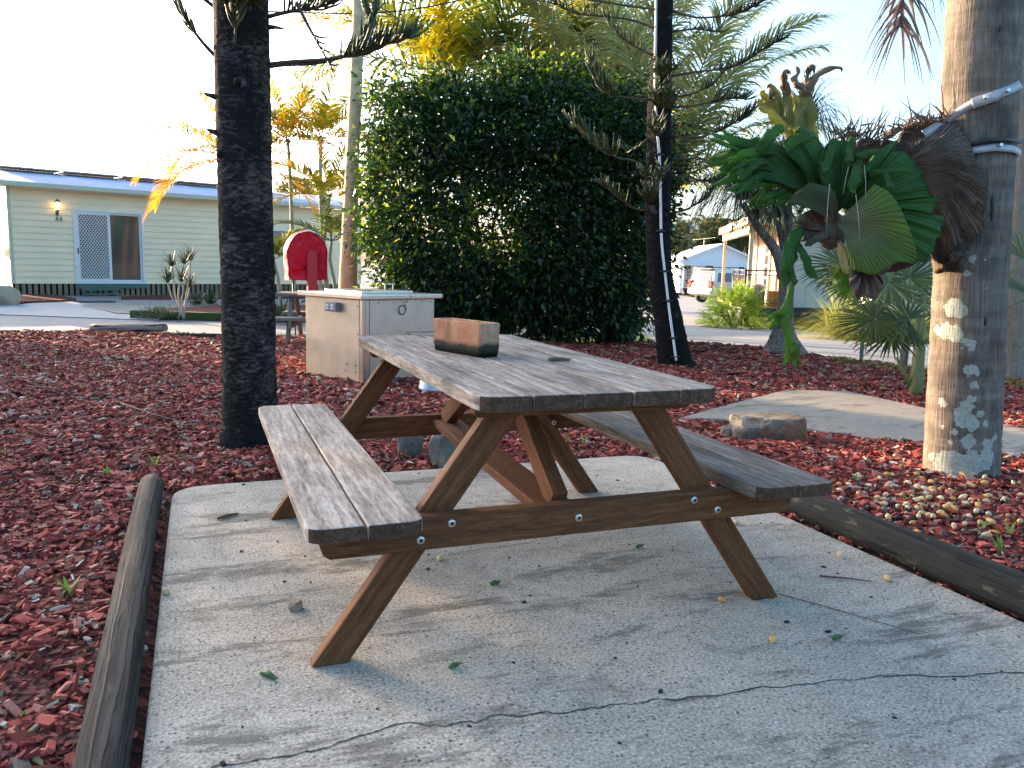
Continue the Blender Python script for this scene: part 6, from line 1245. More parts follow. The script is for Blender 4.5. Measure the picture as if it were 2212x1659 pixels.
# ------------------------------------------------------------------ staghorn fern
SF = thing('staghorn_fern', 'huge staghorn fern with broad pleated green fronds strapped to the palm trunk', 'staghorn fern', tuple(at(1900, 420, 3.95)))
def vein_mat(name, base, dark, vein, nv, trans=.15, rough=.45, veink=.9):
    "gc = (position along the rim, distance from the stalk, 0): veins spreading from the stalk"
    n = NT(name); v = n.coord('gc'); sp = n.n('ShaderNodeSeparateXYZ'); n.l(v, sp.inputs[0]); w = n.noise(n.coord('obj'), 9, 3)
    u = n.math('ADD', sp.outputs[0], n.math('MULTIPLY', n.math('SUBTRACT', w, .5), .012)); s = n.math('ABSOLUTE', n.math('SUBTRACT', n.math('FRACT', n.math('MULTIPLY', u, nv)), .5))
    ln = n.ramp(s, [(.0, 1.), (.14, 0.)]); fade = n.ramp(sp.outputs[1], [(.05, 1.), (.75, .55), (1., .15)]); big = n.noise(n.coord('obj'), 4, 4)
    c = n.mix(n.ramp(sp.outputs[1], [(.1, 1.), (.75, 0.)]), n.mix(n.ramp(big, [(.35, 0.), (.65, 1.)]), base, tuple(a*.72 for a in base)), dark); c = n.mix(n.math('MULTIPLY', n.math('MULTIPLY', ln, fade), veink), c, vein); n.base(c); n.bump(n.math('ADD', n.math('MULTIPLY', ln, .8), n.math('MULTIPLY', big, .3)), .6, .01); n.set(rough, 0, .15)
    tr = n.n('ShaderNodeBsdfTranslucent'); mx = n.n('ShaderNodeMixShader'); mx.inputs[0].default_value = trans; n.l(n.mix(1., c, (1.5, 1.6, .6), 'MULTIPLY'), tr.inputs[0]); n.l(n.b.outputs[0], mx.inputs[1]); n.l(tr.outputs[0], mx.inputs[2]); n.l(mx.outputs[0], n.out.inputs[0]); return n.m
M_FAN1 = vein_mat('pleated_frond', (.14, .21, .038), (.18, .155, .105), (.38, .39, .24), 34, .35)
M_FAN2 = vein_mat('brownish_frond', (.085, .105, .042), (.125, .10, .08), (.22, .20, .15), 22, .25)  # duller olive frond with brownish veins
M_FAN3 = vein_mat('dark_frond', (.045, .115, .030), (.032, .08, .022), (.085, .17, .055), 18, .28, .5, .6)
M_STG = vein_mat('antler_frond', (.07, .165, .038), (.05, .12, .03), (.125, .22, .07), 4, .4, .5, .6)
M_STGY = vein_mat('golden_antler_frond', (.27, .26, .09), (.20, .21, .07), (.46, .41, .22), 7, .4, .45, .8)
M_STGB = vein_mat('bright_antler_frond', (.14, .25, .03), (.10, .19, .03), (.22, .33, .07), 5, .45, .4, .6)
M_DEAD = plain('dead_brown_frond', (.10, .052, .034), .8, 0, .45, 14, .6)
fx_ = lambda x: 1497.7+.27775*x; fy_ = lambda y: 201.6+.27775*y
def fan(name, base, rim, m, nr_=14, per=7, bulge=0., pleat=.006, npl=30, seed=1, par=None, smooth=2, curl=0.):
    "sheet from a stalk point to a rim of points (x,y,depth) of the region sketch, with ribs and a belly"
    rs = np.random.default_rng(seed); b = at(fx_(base[0]), fy_(base[1]), base[2]); Rm = np.array([at(fx_(x), fy_(y), d) for x, y, d in rim]); m_ = len(Rm); s = np.linspace(0, 1, m_); q = np.linspace(0, 1, (m_-1)*per+1); E = np.stack([np.interp(q, s, Rm[:, i]) for i in range(3)], 1)
    for _ in range(smooth): E[1:-1] = (E[:-2]+2*E[1:-1]+E[2:])/4
    nrm = -FW; P, G = [], []
    for u, e in zip(q, E):
        row, gr = [], []
        for j in range(nr_+1):
            t = .03+.97*j/nr_; p = b+(e-b)*t+nrm*(bulge*math.sin(PI*t*.9)+pleat*math.sin(u*npl*2*PI)*math.sin(PI*min(1, t*.85))*(t+.15)+curl*t*t*math.sin(PI*u))+np.array([0, 0, 1])*.004*math.sin(u*17+t*5); row.append(p); gr.append((u, t, 0))
        P.append(row); G.append(gr)
    mb = MB(); mb.grid(np.array(P), np.array(G), True); return mb.build(name, m, par or SF, solid=.0022)
D = 3.80
def w_(pts, d): return [(x, y, d) for x, y in pts]
fan('frond', (1112, 1000, D-.02), [(1395, 705, D-.10), (1440, 730, D-.13), (1500, 765, D-.16), (1560, 840, D-.18), (1605, 920, D-.19), (1640, 1000, D-.19), (1680, 1080, D-.18), (1708, 1170, D-.17), (1722, 1240, D-.16), (1728, 1300, D-.15), (1690, 1335, D-.15), (1640, 1322, D-.17), (1590, 1318, D-.18), (1555, 1328, D-.18), (1510, 1345, D-.18), (1470, 1380, D-.17), (1420, 1408, D-.16), (1360, 1415, D-.14), (1290, 1398, D-.12), (1235, 1390, D-.10), (1200, 1330, D-.08), (1170, 1230, D-.06)], M_FAN1, 18, 7, .05, .005, 34, 1)
fan('frond', (1108, 1120, D-.0), [(1170, 1180, D-.07), (1195, 1290, D-.09), (1215, 1385, D-.09), (1205, 1430, D-.06), (1170, 1400, D-.03), (1135, 1330, D+.0), (1115, 1230, D+.03)], M_FAN2, 10, 6, .02, .004, 6, 2)
fan('frond', (1106, 1015, D+.01), [(1085, 860, D-.03), (1078, 770, D-.05), (1040, 735, D-.06), (1000, 716, D-.07), (930, 705, D-.07), (880, 715, D-.07), (840, 735, D-.06), (800, 762, D-.05), (765, 800, D-.04), (720, 860, D-.04)], M_FAN2, 14, 7, .05, .004, 20, 3)
fan('frond', (1130, 900, D+.10), [(1225, 700, D+.02), (1330, 560, D+.0), (1395, 480, D+.0), (1480, 420, D+.02), (1565, 378, D+.02), (1575, 405, D+.02), (1528, 470, D-.0), (1600, 460, D+.02), (1650, 480, D+.02), (1695, 522, D+.02), (1715, 575, D+.01), (1782, 600, D+.02), (1768, 655, D+.01), (1790, 715, D+.01), (1822, 760, D+.02), (1812, 822, D+.01), (1895, 812, D+.03), (1893, 855, D+.02), (1842, 925, D+.01), (1850, 958, D+.01), (1925, 955, D+.03), (1930, 1005, D+.03), (1900, 1055, D+.02), (1917, 1112, D+.03), (1862, 1140, D+.02), (1855, 1240, D+.03), (1812, 1275, D+.03), (1790, 1330, D+.04), (1700, 1300, D+.05), (1600, 1200, D+.06)], M_FAN3, 16, 5, .07, .008, 16, 4, None, 1)
fan('frond', (1112, 930, D+.07), [(985, 700, D+.0), (960, 560, D-.01), (985, 470, D-.0), (1030, 400, D+.02), (1075, 345, D+.03), (1130, 372, D+.03), (1180, 380, D+.03), (1230, 350, D+.03), (1252, 430, D+.02), (1245, 520, D+.01), (1300, 590, D+.01), (1290, 680, D+.02), (1245, 780, D+.04)], M_FAN3, 14, 7, .05, .005, 12, 5)
fan('frond', (1060, 900, D+.10), [(890, 780, D+.05), (860, 650, D+.02), (800, 560, D+.0), (720, 470, D-.0), (690, 390, D+.02), (760, 330, D+.04), (850, 380, D+.02), (930, 330, D+.05), (990, 400, D+.06), (1060, 560, D+.06)], M_FAN3, 12, 7, .05, .005, 10, 6)
fan('frond', (1040, 880, D+.13), [(820, 800, D+.10), (740, 770, D+.06), (620, 720, D+.02), (560, 690, D+.0), (480, 660, D+.0), (430, 600, D+.0), (410, 530, D+.02), (470, 470, D+.05), (560, 420, D+.06), (640, 385, D+.08), (720, 450, D+.08), (790, 560, D+.09), (860, 680, D+.10)], M_FAN3, 14, 6, .06, .006, 14, 7)
def strap(name, pts, m, par=None, seed=0, fold=.18, mb=None, tw=0.):
    "ribbon through (x,y,depth,width in sketch pixels)"
    A = np.array([at(fx_(p[0]), fy_(p[1]), p[2]) for p in pts]); Wd = np.array([p[3]*.27775/F*p[2] for p in pts]); q = np.linspace(0, 1, 22); s = np.linspace(0, 1, len(A)); A = np.stack([np.interp(q, s, A[:, i]) for i in range(3)], 1); Wd = np.interp(q, s, Wd)
    for _ in range(3): A[1:-1] = (A[:-2]+2*A[1:-1]+A[2:])/4
    tipf = np.clip((1-q)/.12, 0, 1)**.5; Wd = Wd*np.maximum(tipf, .05)
    T_ = unit(np.gradient(A, axis=0)); S = unit(np.cross(T_, FW)); N = np.cross(S, T_); P, G = [], []; Wd = Wd*(1+.10*np.sin(q*19+seed*2.1)+.07*np.sin(q*41+seed)); A = A+N*(.012*np.sin(q*9+seed*1.7))[:, None]
    for i in range(22):
        a = tw*math.sin(q[i]*4+seed); s_ = S[i]*math.cos(a)+N[i]*math.sin(a); n_ = N[i]*math.cos(a)-S[i]*math.sin(a); row = [A[i]+s_*Wd[i]*k*(1+.09*math.sin(i*1.3+k*2+seed))/2+n_*fold*Wd[i]*(abs(k)-.5+.35*math.sin(i*.9+2.2*k+seed)) for k in (-1, -.5, 0, .5, 1)]; P.append(row); G.append([((k+1)/2, q[i]*.8, 0) for k in (-1, -.5, 0, .5, 1)])
    own = mb is None; mb = mb or MB(); mb.grid(np.array(P), np.array(G), True)
    return mb.build(name, m, par or SF, solid=.0022) if own else mb
rs = np.random.default_rng(51)
# hanging antler lobes
for k, pts in enumerate(([(700, 262, D+.05, 60), (640, 285, D-.02, 90), (580, 350, D-.06, 100), (540, 410, D-.07, 95), (522, 450, D-.07, 60)], [(960, 305, D+.02, 50), (890, 320, D-.04, 90), (800, 365, D-.08, 80), (745, 415, D-.09, 60), (718, 460, D-.09, 40)], [(1085, 400, D+.0, 60), (1068, 470, D-.05, 75), (1045, 560, D-.08, 80), (1015, 600, D-.08, 60), (988, 620, D-.08, 30)], [(1235, 355, D+.0, 50), (1225, 430, D-.05, 75), (1205, 520, D-.07, 70), (1215, 575, D-.07, 40)], [(1300, 505, D+.0, 60), (1290, 570, D-.06, 95), (1255, 660, D-.10, 100), (1245, 730, D-.11, 70), (1258, 780, D-.11, 30)], [(1225, 510, D+.02, 30), (1300, 490, D-.05, 60), (1380, 455, D-.08, 60), (1445, 455, D-.08, 30)], [(1370, 640, D-.02, 50), (1460, 610, D-.09, 50), (1540, 600, D-.12, 40), (1640, 600, D-.12, 40), (1720, 620, D-.11, 30)], [(1500, 620, D-.1, 50), (1530, 670, D-.13, 60), (1525, 740, D-.14, 60), (1530, 795, D-.14, 40)], [(820, 300, D+.1, 60), (850, 285, D+.0, 70), (870, 310, D-.05, 50)])):
    strap('antler_lobe', pts, M_STG, None, k, .16)
# left cluster of antler straps
strs = [((760, 560), (520, 420), (330, 370), (230, 280), 58), ((740, 540), (500, 440), (300, 350), (130, 318), 60), ((780, 600), (560, 480), (360, 440), (110, 352), 52), ((760, 620), (520, 500), (300, 480), (105, 512), 60), ((740, 640), (500, 520), (330, 520), (100, 550), 64), ((760, 660), (560, 560), (330, 560), (190, 600), 74), ((720, 640), (480, 560), (300, 600), (165, 640), 70), ((700, 650), (480, 600), (300, 660), (150, 715), 62), ((700, 660), (520, 640), (380, 700), (250, 765), 60), ((720, 690), (580, 680), (470, 720), (340, 770), 56), ((800, 760), (700, 750), (600, 790), (470, 900), 52), ((760, 720), (620, 700), (520, 780), (430, 885), 44), ((830, 790), (760, 800), (680, 800), (610, 800), 46), ((880, 830), (820, 830), (760, 850), (725, 870), 50), ((640, 430), (480, 360), (400, 420), (300, 470), 62), ((560, 420), (440, 400), (330, 400), (290, 440), 66), ((660, 560), (520, 520), (400, 590), (330, 640), 80), ((640, 470), (540, 440), (380, 470), (240, 620), 70), ((900, 850), (850, 880), (830, 920), (815, 930), 40), ((560, 700), (540, 760), (520, 830), (500, 900), 34)]
for k, (a, b, c, e, w) in enumerate(strs):
    dd = rs.uniform(-.12, .10); strap('antler_lobe', [(a[0], a[1], D+.10, w*.9), (b[0], b[1], D+dd*.5+.02, w*1.1), (c[0], c[1], D+dd-.02, w), (e[0], e[1], D+dd+rs.uniform(-.05, .05), w*.55)], M_STG, None, k, .2, None, .5)
    if k % 2 == 0: # a forked tip
        strap('antler_lobe', [(b[0], b[1], D+dd*.5+.02, w*.8), ((b[0]+c[0])/2-10, (b[1]+c[1])/2+25, D+dd, w*.7), (c[0]+rs.uniform(-20, 30), c[1]+60, D+dd-.03, w*.6), (c[0]-60, c[1]+rs.uniform(70, 120), D+dd-.05, w*.35)], M_STG, None, k, .2, None, .4)
# golden upright fronds above
for k, pts in enumerate(([(930, 420, D+.22, 110), (900, 250, D+.22, 130), (890, 120, D+.20, 120), (870, 20, D+.2, 80), (860, -40, D+.2, 50)], [(860, 400, D+.24, 90), (800, 250, D+.24, 120), (760, 100, D+.24, 110), (735, 0, D+.24, 90), (700, -80, D+.24, 50)], [(800, 380, D+.26, 90), (740, 260, D+.26, 120), (640, 170, D+.24, 90), (560, 130, D+.22, 60), (495, 118, D+.22, 30)], [(760, 330, D+.28, 60), (700, 220, D+.28, 90), (680, 100, D+.28, 90), (640, 0, D+.28, 70), (600, -90, D+.28, 30)], [(720, 300, D+.30, 60), (640, 160, D+.30, 80), (560, 100, D+.3, 60), (500, 45, D+.3, 40)], [(700, 240, D+.3, 50), (620, 90, D+.3, 70), (560, 20, D+.3, 60), (515, -10, D+.3, 40)], [(820, 300, D+.2, 80), (830, 160, D+.18, 70), (800, 60, D+.18, 50), (770, 0, D+.18, 30)])):
    strap('golden_frond', pts, M_STGY, None, k, .22, None, .35)
# dead curled tips
for k, pts in enumerate(([(740, 10, D+.24, 60), (720, -60, D+.22, 70), (690, -120, D+.2, 60), (700, -170, D+.18, 50), (740, -180, D+.18, 30), (760, -160, D+.16, 15)], [(880, 40, D+.2, 70), (850, -30, D+.18, 60), (800, -60, D+.17, 50), (790, -110, D+.16, 50), (830, -160, D+.16, 40), (800, -200, D+.18, 25)], [(870, 0, D+.2, 70), (900, -80, D+.2, 70), (960, -130, D+.2, 60), (1020, -180, D+.2, 45), (1120, -205, D+.2, 30), (1150, -180, D+.2, 15), (1145, -160, D+.2, 10)], [(880, -30, D+.2, 60), (900, -130, D+.19, 50), (900, -190, D+.18, 45), (930, -200, D+.16, 40), (950, -170, D+.15, 20)], [(620, 60, D+.28, 60), (610, -20, D+.27, 50), (580, -70, D+.27, 30)])):
    strap('curled_dead_tip', pts, plain('curled_dead_frond', (.16, .10, .06), .8, 0, .4, 14, .5) if k == 0 else bpy.data.materials['curled_dead_frond'], None, k, .55, None, .8)
# hanging green lobes below
for k, (pts, m) in enumerate((([(850, 1040, D-.0, 60), (800, 1130, D-.05, 120), (760, 1230, D-.06, 150), (740, 1340, D-.06, 110), (715, 1450, D-.05, 80), (695, 1520, D-.05, 20)], M_STG), ([(810, 1160, D-.04, 90), (860, 1250, D-.07, 90), (890, 1340, D-.08, 70), (940, 1420, D-.08, 60), (965, 1440, D-.08, 15)], M_STG), ([(740, 1360, D-.05, 70), (770, 1420, D-.06, 60), (790, 1490, D-.05, 30)], M_STG), ([(1160, 1350, D+.0, 60), (1150, 1440, D+.02, 120), (1170, 1530, D+.02, 110), (1200, 1590, D+.03, 30)], M_STGB),
    ([(770, 1480, D-.05, 40), (745, 1620, D-.05, 60), (720, 1700, D-.05, 100), (700, 1780, D-.05, 80), (735, 1880, D-.05, 60), (760, 1960, D-.05, 80), (750, 2050, D-.05, 70), (700, 2120, D-.05, 30)], M_STGB), ([(760, 1940, D-.05, 60), (790, 2000, D-.05, 90), (790, 2080, D-.05, 50), (785, 2130, D-.05, 10)], M_STGB), ([(715, 1700, D-.05, 60), (650, 1720, D-.06, 60), (600, 1750, D-.06, 45), (570, 1770, D-.06, 20)], M_STGB), ([(690, 1740, D-.05, 60), (630, 1790, D-.04, 60), (600, 1840, D-.04, 20)], M_STGB), ([(790, 2040, D-.05, 30), (820, 2090, D-.05, 30), (835, 2130, D-.05, 10)], M_STGB), ([(1070, 1085, D-.0, 60), (1000, 1110, D-.04, 60), (920, 1150, D-.05, 55), (860, 1190, D-.05, 40)], M_FAN2))):
    strap('hanging_lobe', pts, m, None, k, .2, None, .45)
# dark dead cup and brown dead sheath
fan('dead_frond', (1050, 1060, D+.02), [(1030, 960, D-.02), (990, 915, D-.04), (920, 905, D-.06), (860, 925, D-.07), (820, 970, D-.07), (805, 1010, D-.06), (840, 1050, D-.02), (870, 1110, D+.01), (840, 1150, D-.02), (900, 1150, D-.02), (1000, 1110, D+.0)], M_DEAD, 10, 6, -.04, .006, 6, 12)
fan('dead_frond', (1280, 1330, D+.02), [(1225, 1370, D-.06), (1205, 1440, D-.08), (1200, 1500, D-.08), (1240, 1560, D-.08), (1280, 1600, D-.07), (1310, 1560, D-.09), (1350, 1600, D-.1), (1400, 1610, D-.08), (1440, 1540, D-.1), (1470, 1500, D-.08), (1450, 1440, D-.09), (1500, 1380, D-.09), (1560, 1330, D-.08)], M_DEAD, 10, 6, .05, .012, 9, 13)
# the dry layered base of the fern on the trunk
n = NT('dry_fern_base'); v = n.coord('gc', (150, 5, 1)); a = n.noise(v, 1., 6, .7, .4); vo = n.coord('obj'); b = n.noise(vo, 12, 5); c = n.ramp(n.math('ADD', n.math('MULTIPLY', a, .7), n.math('MULTIPLY', b, .3)), [(.3, (.06, .040, .031)), (.5, (.19, .138, .105)), (.72, (.38, .305, .25))]); n.base(c); n.bump(a, 1., .03); M_DRYB = n.set(.9, 0, .15)
g5 = lambda x, y, d: (( 1440.1+.45144*x-1497.7)/.27775, (.45144*y-201.6)/.27775, d)
nest = [(1085, 655), (1180, 605), (1260, 578), (1330, 585), (1375, 605), (1405, 650), (1440, 705), (1455, 760), (1490, 815), (1492, 860), (1515, 905), (1505, 950), (1512, 1000), (1495, 1045), (1505, 1090), (1470, 1120), (1430, 1160), (1425, 1195), (1395, 1280), (1340, 1290), (1265, 1318), (1258, 1270), (1275, 1160)]
for layer, (sc, dz, bl, sd_) in enumerate(((1., 0., .10, 21), (.86, -.035, .13, 22), (.70, -.06, .15, 23))):
    rim = []
    for x, y in nest:
        x2, y2 = 1150+(x-1150)*sc, 800+(y-800)*sc; px_, py_ = 1440.1+.45144*x2, .45144*y2; s = psurf(px_, py_, .012); dd = float((s-C)@FW)
        rim.append(g5(x2, y2, dd+dz+rs.uniform(-.02, .01)))
    fan('dry_base', g5(1090, 800, 3.95), rim, M_DRYB, 22, 8, bl, .012, 46, sd_, None, 1)
    # ragged rim, folded bits hanging at the lower edge
for k in range(10):
    x = rs.uniform(1275, 1420); y = rs.uniform(1020, 1240); px_, py_ = 1440.1+.45144*x, .45144*y; d0_ = float((psurf(px_, py_, .03)-C)@FW); gx, gy, _ = g5(x, y, 0); strap('dry_fold', [(gx, gy-60, d0_, 60), (gx+rs.uniform(-20, 20), gy, d0_-.05, 90), (gx+rs.uniform(-40, 20), gy+60, d0_-.05, 70), (gx+rs.uniform(-40, 20), gy+120, d0_-.02, 40)], M_DRYB, None, k, .7, None, 1.)
# root ball behind
cc_ = at(1985, 420, 4.02); bm = bmesh.new(); bmesh.ops.create_icosphere(bm, subdivisions=4, radius=1); V = np.array([v.co[:] for v in bm.verts]); Fc = [[v.index for v in f.verts] for f in bm.faces]; bm.free()
r = 1+.10*np.sin(5*V[:, 0]+3*V[:, 2])*np.cos(4*V[:, 1])+rs.normal(0, .03, len(V)); P = cc_+HR*(V[:, 0]*r*.26)[:, None]+HF*(V[:, 1]*r*.15)[:, None]+np.array([0, 0, 1])*(V[:, 2]*r*.34+V[:, 0]*.10)[:, None]; mb = MB(); mb.add(P, Fc, P*.02, False); mb.build('root_ball', plain('peat', (.045, .03, .022), .95, 0, .4, 20, .8), SF)
def lumpball(name, c, r, m, seed, amp=.12):
    rs = np.random.default_rng(seed); bm = bmesh.new(); bmesh.ops.create_icosphere(bm, subdivisions=4, radius=1); V = np.array([v.co[:] for v in bm.verts]); Fc = [[v.index for v in f.verts] for f in bm.faces]; bm.free()
    k = 1+amp*np.sin(5*V[:, 0]+4*V[:, 2]+seed)*np.cos(4*V[:, 1]+seed)+rs.normal(0, .035, len(V)); P = c+HR*(V[:, 0]*k*r[0])[:, None]+HF*(V[:, 1]*k*r[1])[:, None]+np.array([0, 0, 1])*(V[:, 2]*k*r[2])[:, None]; mb = MB(); mb.add(P, Fc, P*.02, False); return mb.build(name, m, SF)
lumpball('root_ball', at(1895, 352, 4.02), (.20, .10, .11), bpy.data.materials['peat'], 3)
lumpball('growing_point', at(fx_(1075), fy_(1070), D+.06), (.075, .06, .085), M_FAN2, 5, .08)
# debris, twigs and dry grass caught on top
mb = MB()
for k in range(150):
    x = rs.uniform(1020, 1350); y = np.interp(x, [1020, 1100, 1240, 1350], [675, 625, 585, 560])+rs.normal(4, 9); p = at(1440.1+.45144*x, .45144*y, rs.uniform(3.82, 4.02)); L = rs.choice([.04, .07, .13, .2], p=[.5, .3, .15, .05]); d = unit(np.array([rs.normal(0, .6), rs.normal(0, .6), rs.uniform(.0, 1.)])); mb.tube([p, p+d*L*.5, p+d*L+[0, 0, -L*.12]], [.004, .003, .0012], 4)
for k in range(60):
    x = rs.uniform(780, 1000); y = rs.uniform(640, 700); p = at(1440.1+.45144*x, .45144*y, rs.uniform(3.85, 4.)); L = rs.uniform(.05, .16); d = unit(np.array([rs.normal(0, .6), rs.normal(0, .5), rs.uniform(.2, 1.)])); mb.tube([p, p+d*L*.5, p+d*L], [.005, .0035, .0015], 4)
for (x0, y0, x1, y1) in ((1010, 660, 1040, 500), (1025, 640, 1050, 570), (955, 660, 960, 560), (1070, 640, 1080, 585), (1240, 575, 1255, 520), (930, 600, 1000, 590), (880, 610, 800, 650)):
    a, b = at(1440.1+.45144*x0, .45144*y0, 3.9), at(1440.1+.45144*x1, .45144*y1, 3.88); mb.tube([a, (a+b)/2+rs.normal(0, .006, 3), b], [.005, .004, .0015], 5)
mb.build('dry_debris', plain('dry_twigs', (.13, .085, .055), .85, 0, .4, 10), SF)
mb = MB()
for (x0, y0, x1, y1) in ((780, 880, 765, 1110), (905, 930, 925, 1160), (945, 790, 950, 960), (870, 800, 845, 930)):
    a, b = at(1440.1+.45144*x0, .45144*y0, 3.62), at(1440.1+.45144*x1, .45144*y1, 3.6); mb.tube([a, (a+b)/2+rs.normal(0, .004, 3), b], [.0022, .0018, .001], 4)
mb.build('hanging_straw', plain('pale_straw', (.36, .30, .22), .7, 0, .2), SF)
# ------------------------------------------------------------------ palm nuts, bits on the pad, seedlings
def nut(name, L, W, seed, m):
    rs = np.random.default_rng(seed); bm = bmesh.new(); bmesh.ops.create_uvsphere(bm, u_segments=12, v_segments=9, radius=1); V = np.array([v.co[:] for v in bm.verts]); Fc = [[v.index for v in f.verts] for f in bm.faces]; bm.free(); k = 1+.06*np.sin(3*V[:, 0]+seed)+rs.normal(0, .02, len(V)); V = V[:, [2, 0, 1]]*k[:, None]*np.array([L/2, W/2, W/2]); V[:, 0] += .12*L*(V[:, 0] > L*.4); mb = MB(); mb.add(V, Fc, None, True); return mb.build(name, m, None, True)
n = NT('yellow_palm_nut'); oi = n.n('ShaderNodeObjectInfo'); v = n.coord('obj'); a = n.noise(v, 90, 4); c = n.ramp(oi.outputs['Random'], [(0, (.62, .29, .06)), (.3, (.68, .42, .15)), (.7, (.76, .58, .32)), (1, (.58, .42, .24))]); n.base(n.mix(n.ramp(a, [(.5, 0.), (.7, .7)]), c, (.30, .16, .07))); M_NUT = n.set(.6, 0, .3)
n = NT('brown_palm_nut'); oi = n.n('ShaderNodeObjectInfo'); n.base(n.ramp(oi.outputs['Random'], [(0, (.05, .036, .03)), (.6, (.11, .085, .07)), (1, (.20, .16, .13))])); M_NUTB = n.set(.75, 0, .25)
rs = np.random.default_rng(61); proto = {}
def place_nut(p, kind, label, group, i):
    key = (kind, i % 3)
    if key not in proto: proto[key] = nut('palm_nut', .030 if kind == 'y' else .021, .021 if kind == 'y' else .0175, 3+i % 3, M_NUT if kind == 'y' else M_NUTB); o = proto[key]; 
    else: o = proto[key].copy(); COL.objects.link(o)
    o.location = tuple(p+np.array([0, 0, .008 if kind == 'y' else .007])); o.rotation_euler = (rs.uniform(0, 6), rs.normal(0, .25), rs.uniform(0, 6)); s = rs.uniform(.85, 1.2); o.scale = (s, s, s)
    for k in ('label', 'category', 'group'):
        if k in o: del o[k]
    return tag(o, label, 'palm nut', group)
def bedpt(x, y):
    p = gp(x, y, 0.)
    for _ in range(4): p = gp(x, y, float(hbed(np.array([p[0]]), np.array([p[1]]))[0]))
    return p
k = 0
for i in range(100):
    while True:
        x, y = rs.normal(2000, 150), rs.normal(1085, 50)
        if 1810 < x < 2225 and 1010 < y < 1240 and y < 1130+.43*(x-1760) and not (1990 < x < 2165 and y < 1026): break
    place_nut(bedpt(x, y)+[0, 0, .010], 'y', 'yellow palm nut fallen on the red bark below the lichen palm', 'yellow nuts below the lichen palm', i)
for i in range(130):
    while True:
        x, y = rs.normal(2010, 150), rs.normal(1105, 65)
        if 1800 < x < 2225 and 1015 < y < 1300 and y < 1120+.43*(x-1760) and not (1990 < x < 2165 and y < 1026): break
    place_nut(bedpt(x, y)+[0, 0, .008], 'b', 'dark brown palm nut among the bark below the lichen palm', 'brown nuts below the lichen palm', i)
for i, (x, y, kd, lab) in enumerate(((950, 1210, 'y', 'pale broken palm nut on the concrete right of the near left table leg'), (1560, 1300, 'y', 'greenish palm nut on the concrete left of the right table leg foot'), (1670, 1385, 'y', 'orange palm nut alone on the open concrete below the right table leg'), (1815, 1203, 'y', 'orange palm nut near the mossy log behind the right bench end'), (1917, 1254, 'y', 'yellow palm nut on the concrete closest to the mossy log'), (1590, 1132, 'y', 'pale yellow palm nut just under the cross beam by the right leg'), (357, 1283, 'y', 'tan palm nut beside the cracked grey log'), (1890, 1108, 'y', 'yellow husk at the far end of the mossy log'))):
    place_nut(gp(x, y, .001), kd, lab, None, i)
# dark little droppings and bark bits on the pad: strewn litter
rs = np.random.default_rng(71); V_, F_ = [], []; off = 0
for k in range(230):
    x, y = rs.uniform(-1.05, 1.3), rs.uniform(-1.1, 2.05)
    L = rs.choice([.004, .007, .011, .018], p=[.35, .35, .22, .08]); w = L*rs.uniform(.4, .8); h = L*.28; a = rs.uniform(0, 6); ca, sa = math.cos(a), math.sin(a); z = .0005
    for zz, s in ((z, 1.), (z+h, .7)):
        for i_, j_ in ((-1, -1), (1, -1), (1, 1), (-1, 1)): lx, ly = i_*L/2*s*rs.uniform(.8, 1.1), j_*w/2*s*rs.uniform(.8, 1.1); V_.append((x+lx*ca-ly*sa, y+lx*sa+ly*ca, zz))
    F_ += [[off+4, off+5, off+6, off+7]]+[[off+i_, off+(i_+1) % 4, off+4+(i_+1) % 4, off+4+i_] for i_ in range(4)]; off += 8
o = fast_mesh('pad_litter', np.array(V_), np.array(F_), chip_mat('pad_litter_bits', [(0, (.03, .022, .02)), (.6, (.06, .04, .035)), (.8, (.20, .045, .035)), (.93, (.12, .09, .06)), (1, (.05, .09, .03))])); tag(o, 'tiny dark bits of bark and seed strewn on the concrete pad', 'litter', None, 'stuff')
# green pine sprigs, sticks
def sprig(p, L, a, lab, m=None):
    mb = MB(); d = np.array([math.cos(a), math.sin(a), 0]); s = np.array([-d[1], d[0], 0]); rs_ = np.random.default_rng(int(abs(p[0]*1000)) % 999)
    mb.tube([p+[0, 0, .006], p+d*L/2+[0, 0, .008]+s*.004, p+d*L+[0, 0, .005]], [.006, .008, .004], 6)
    for k in range(34): t = (k+.5)/34; q_ = p+d*L*t+[0, 0, .007]; e = unit(s*rs_.choice([-1, 1])*rs_.uniform(.3, 1)+d*.9+np.array([0, 0, rs_.uniform(0, .9)])); mb.tube([q_, q_+e*.009], [.0022, .0008], 4)
    tag(mb.build('pine_sprig', m or M_SPRIG, None), lab, 'pine sprig')
M_SPRIG = plain('green_sprig', (.05, .13, .03), .6, 0, .25, 30); M_SPRIGD = plain('dry_sprig', (.13, .11, .05), .8, 0, .3, 30)
sprig(gp(564, 1458, .001), .05, -.9, 'short green pine sprig on the concrete near the bottom left of the pad'); sprig(gp(972, 1447, .001), .03, .4, 'tiny green pine sprig on the concrete between the near left leg and the crack'); sprig(gp(1060, 1265, .001), .035, .2, 'small green pine sprig on the concrete under the table front'); sprig(gp(1800, 1384, .001), .03, .1, 'tiny green pine sprig on the concrete near the right edge')
sprig(gp(1184, 780, HT), .075, -.25, 'dry olive pine sprig lying on the tabletop', M_SPRIGD); sprig(gp(470, 1123, .001), .09, .5, 'dry brown pine sprig on the pad beneath the pale bench', M_SPRIGD); sprig(gp(1376, 1185, .001), .03, .4, 'small green pine sprig on the concrete behind the cross beam')
def stick(pts, r, lab, m=None, z=None):
    A = [gp(x, y, .002)+[0, 0, r+(0 if z is None else z)] for x, y in pts]; mb = MB(); mb.tube(A, np.linspace(r, r*.5, len(A)), 5); tag(mb.build('stick', m or M_STICK, None), lab, 'stick')
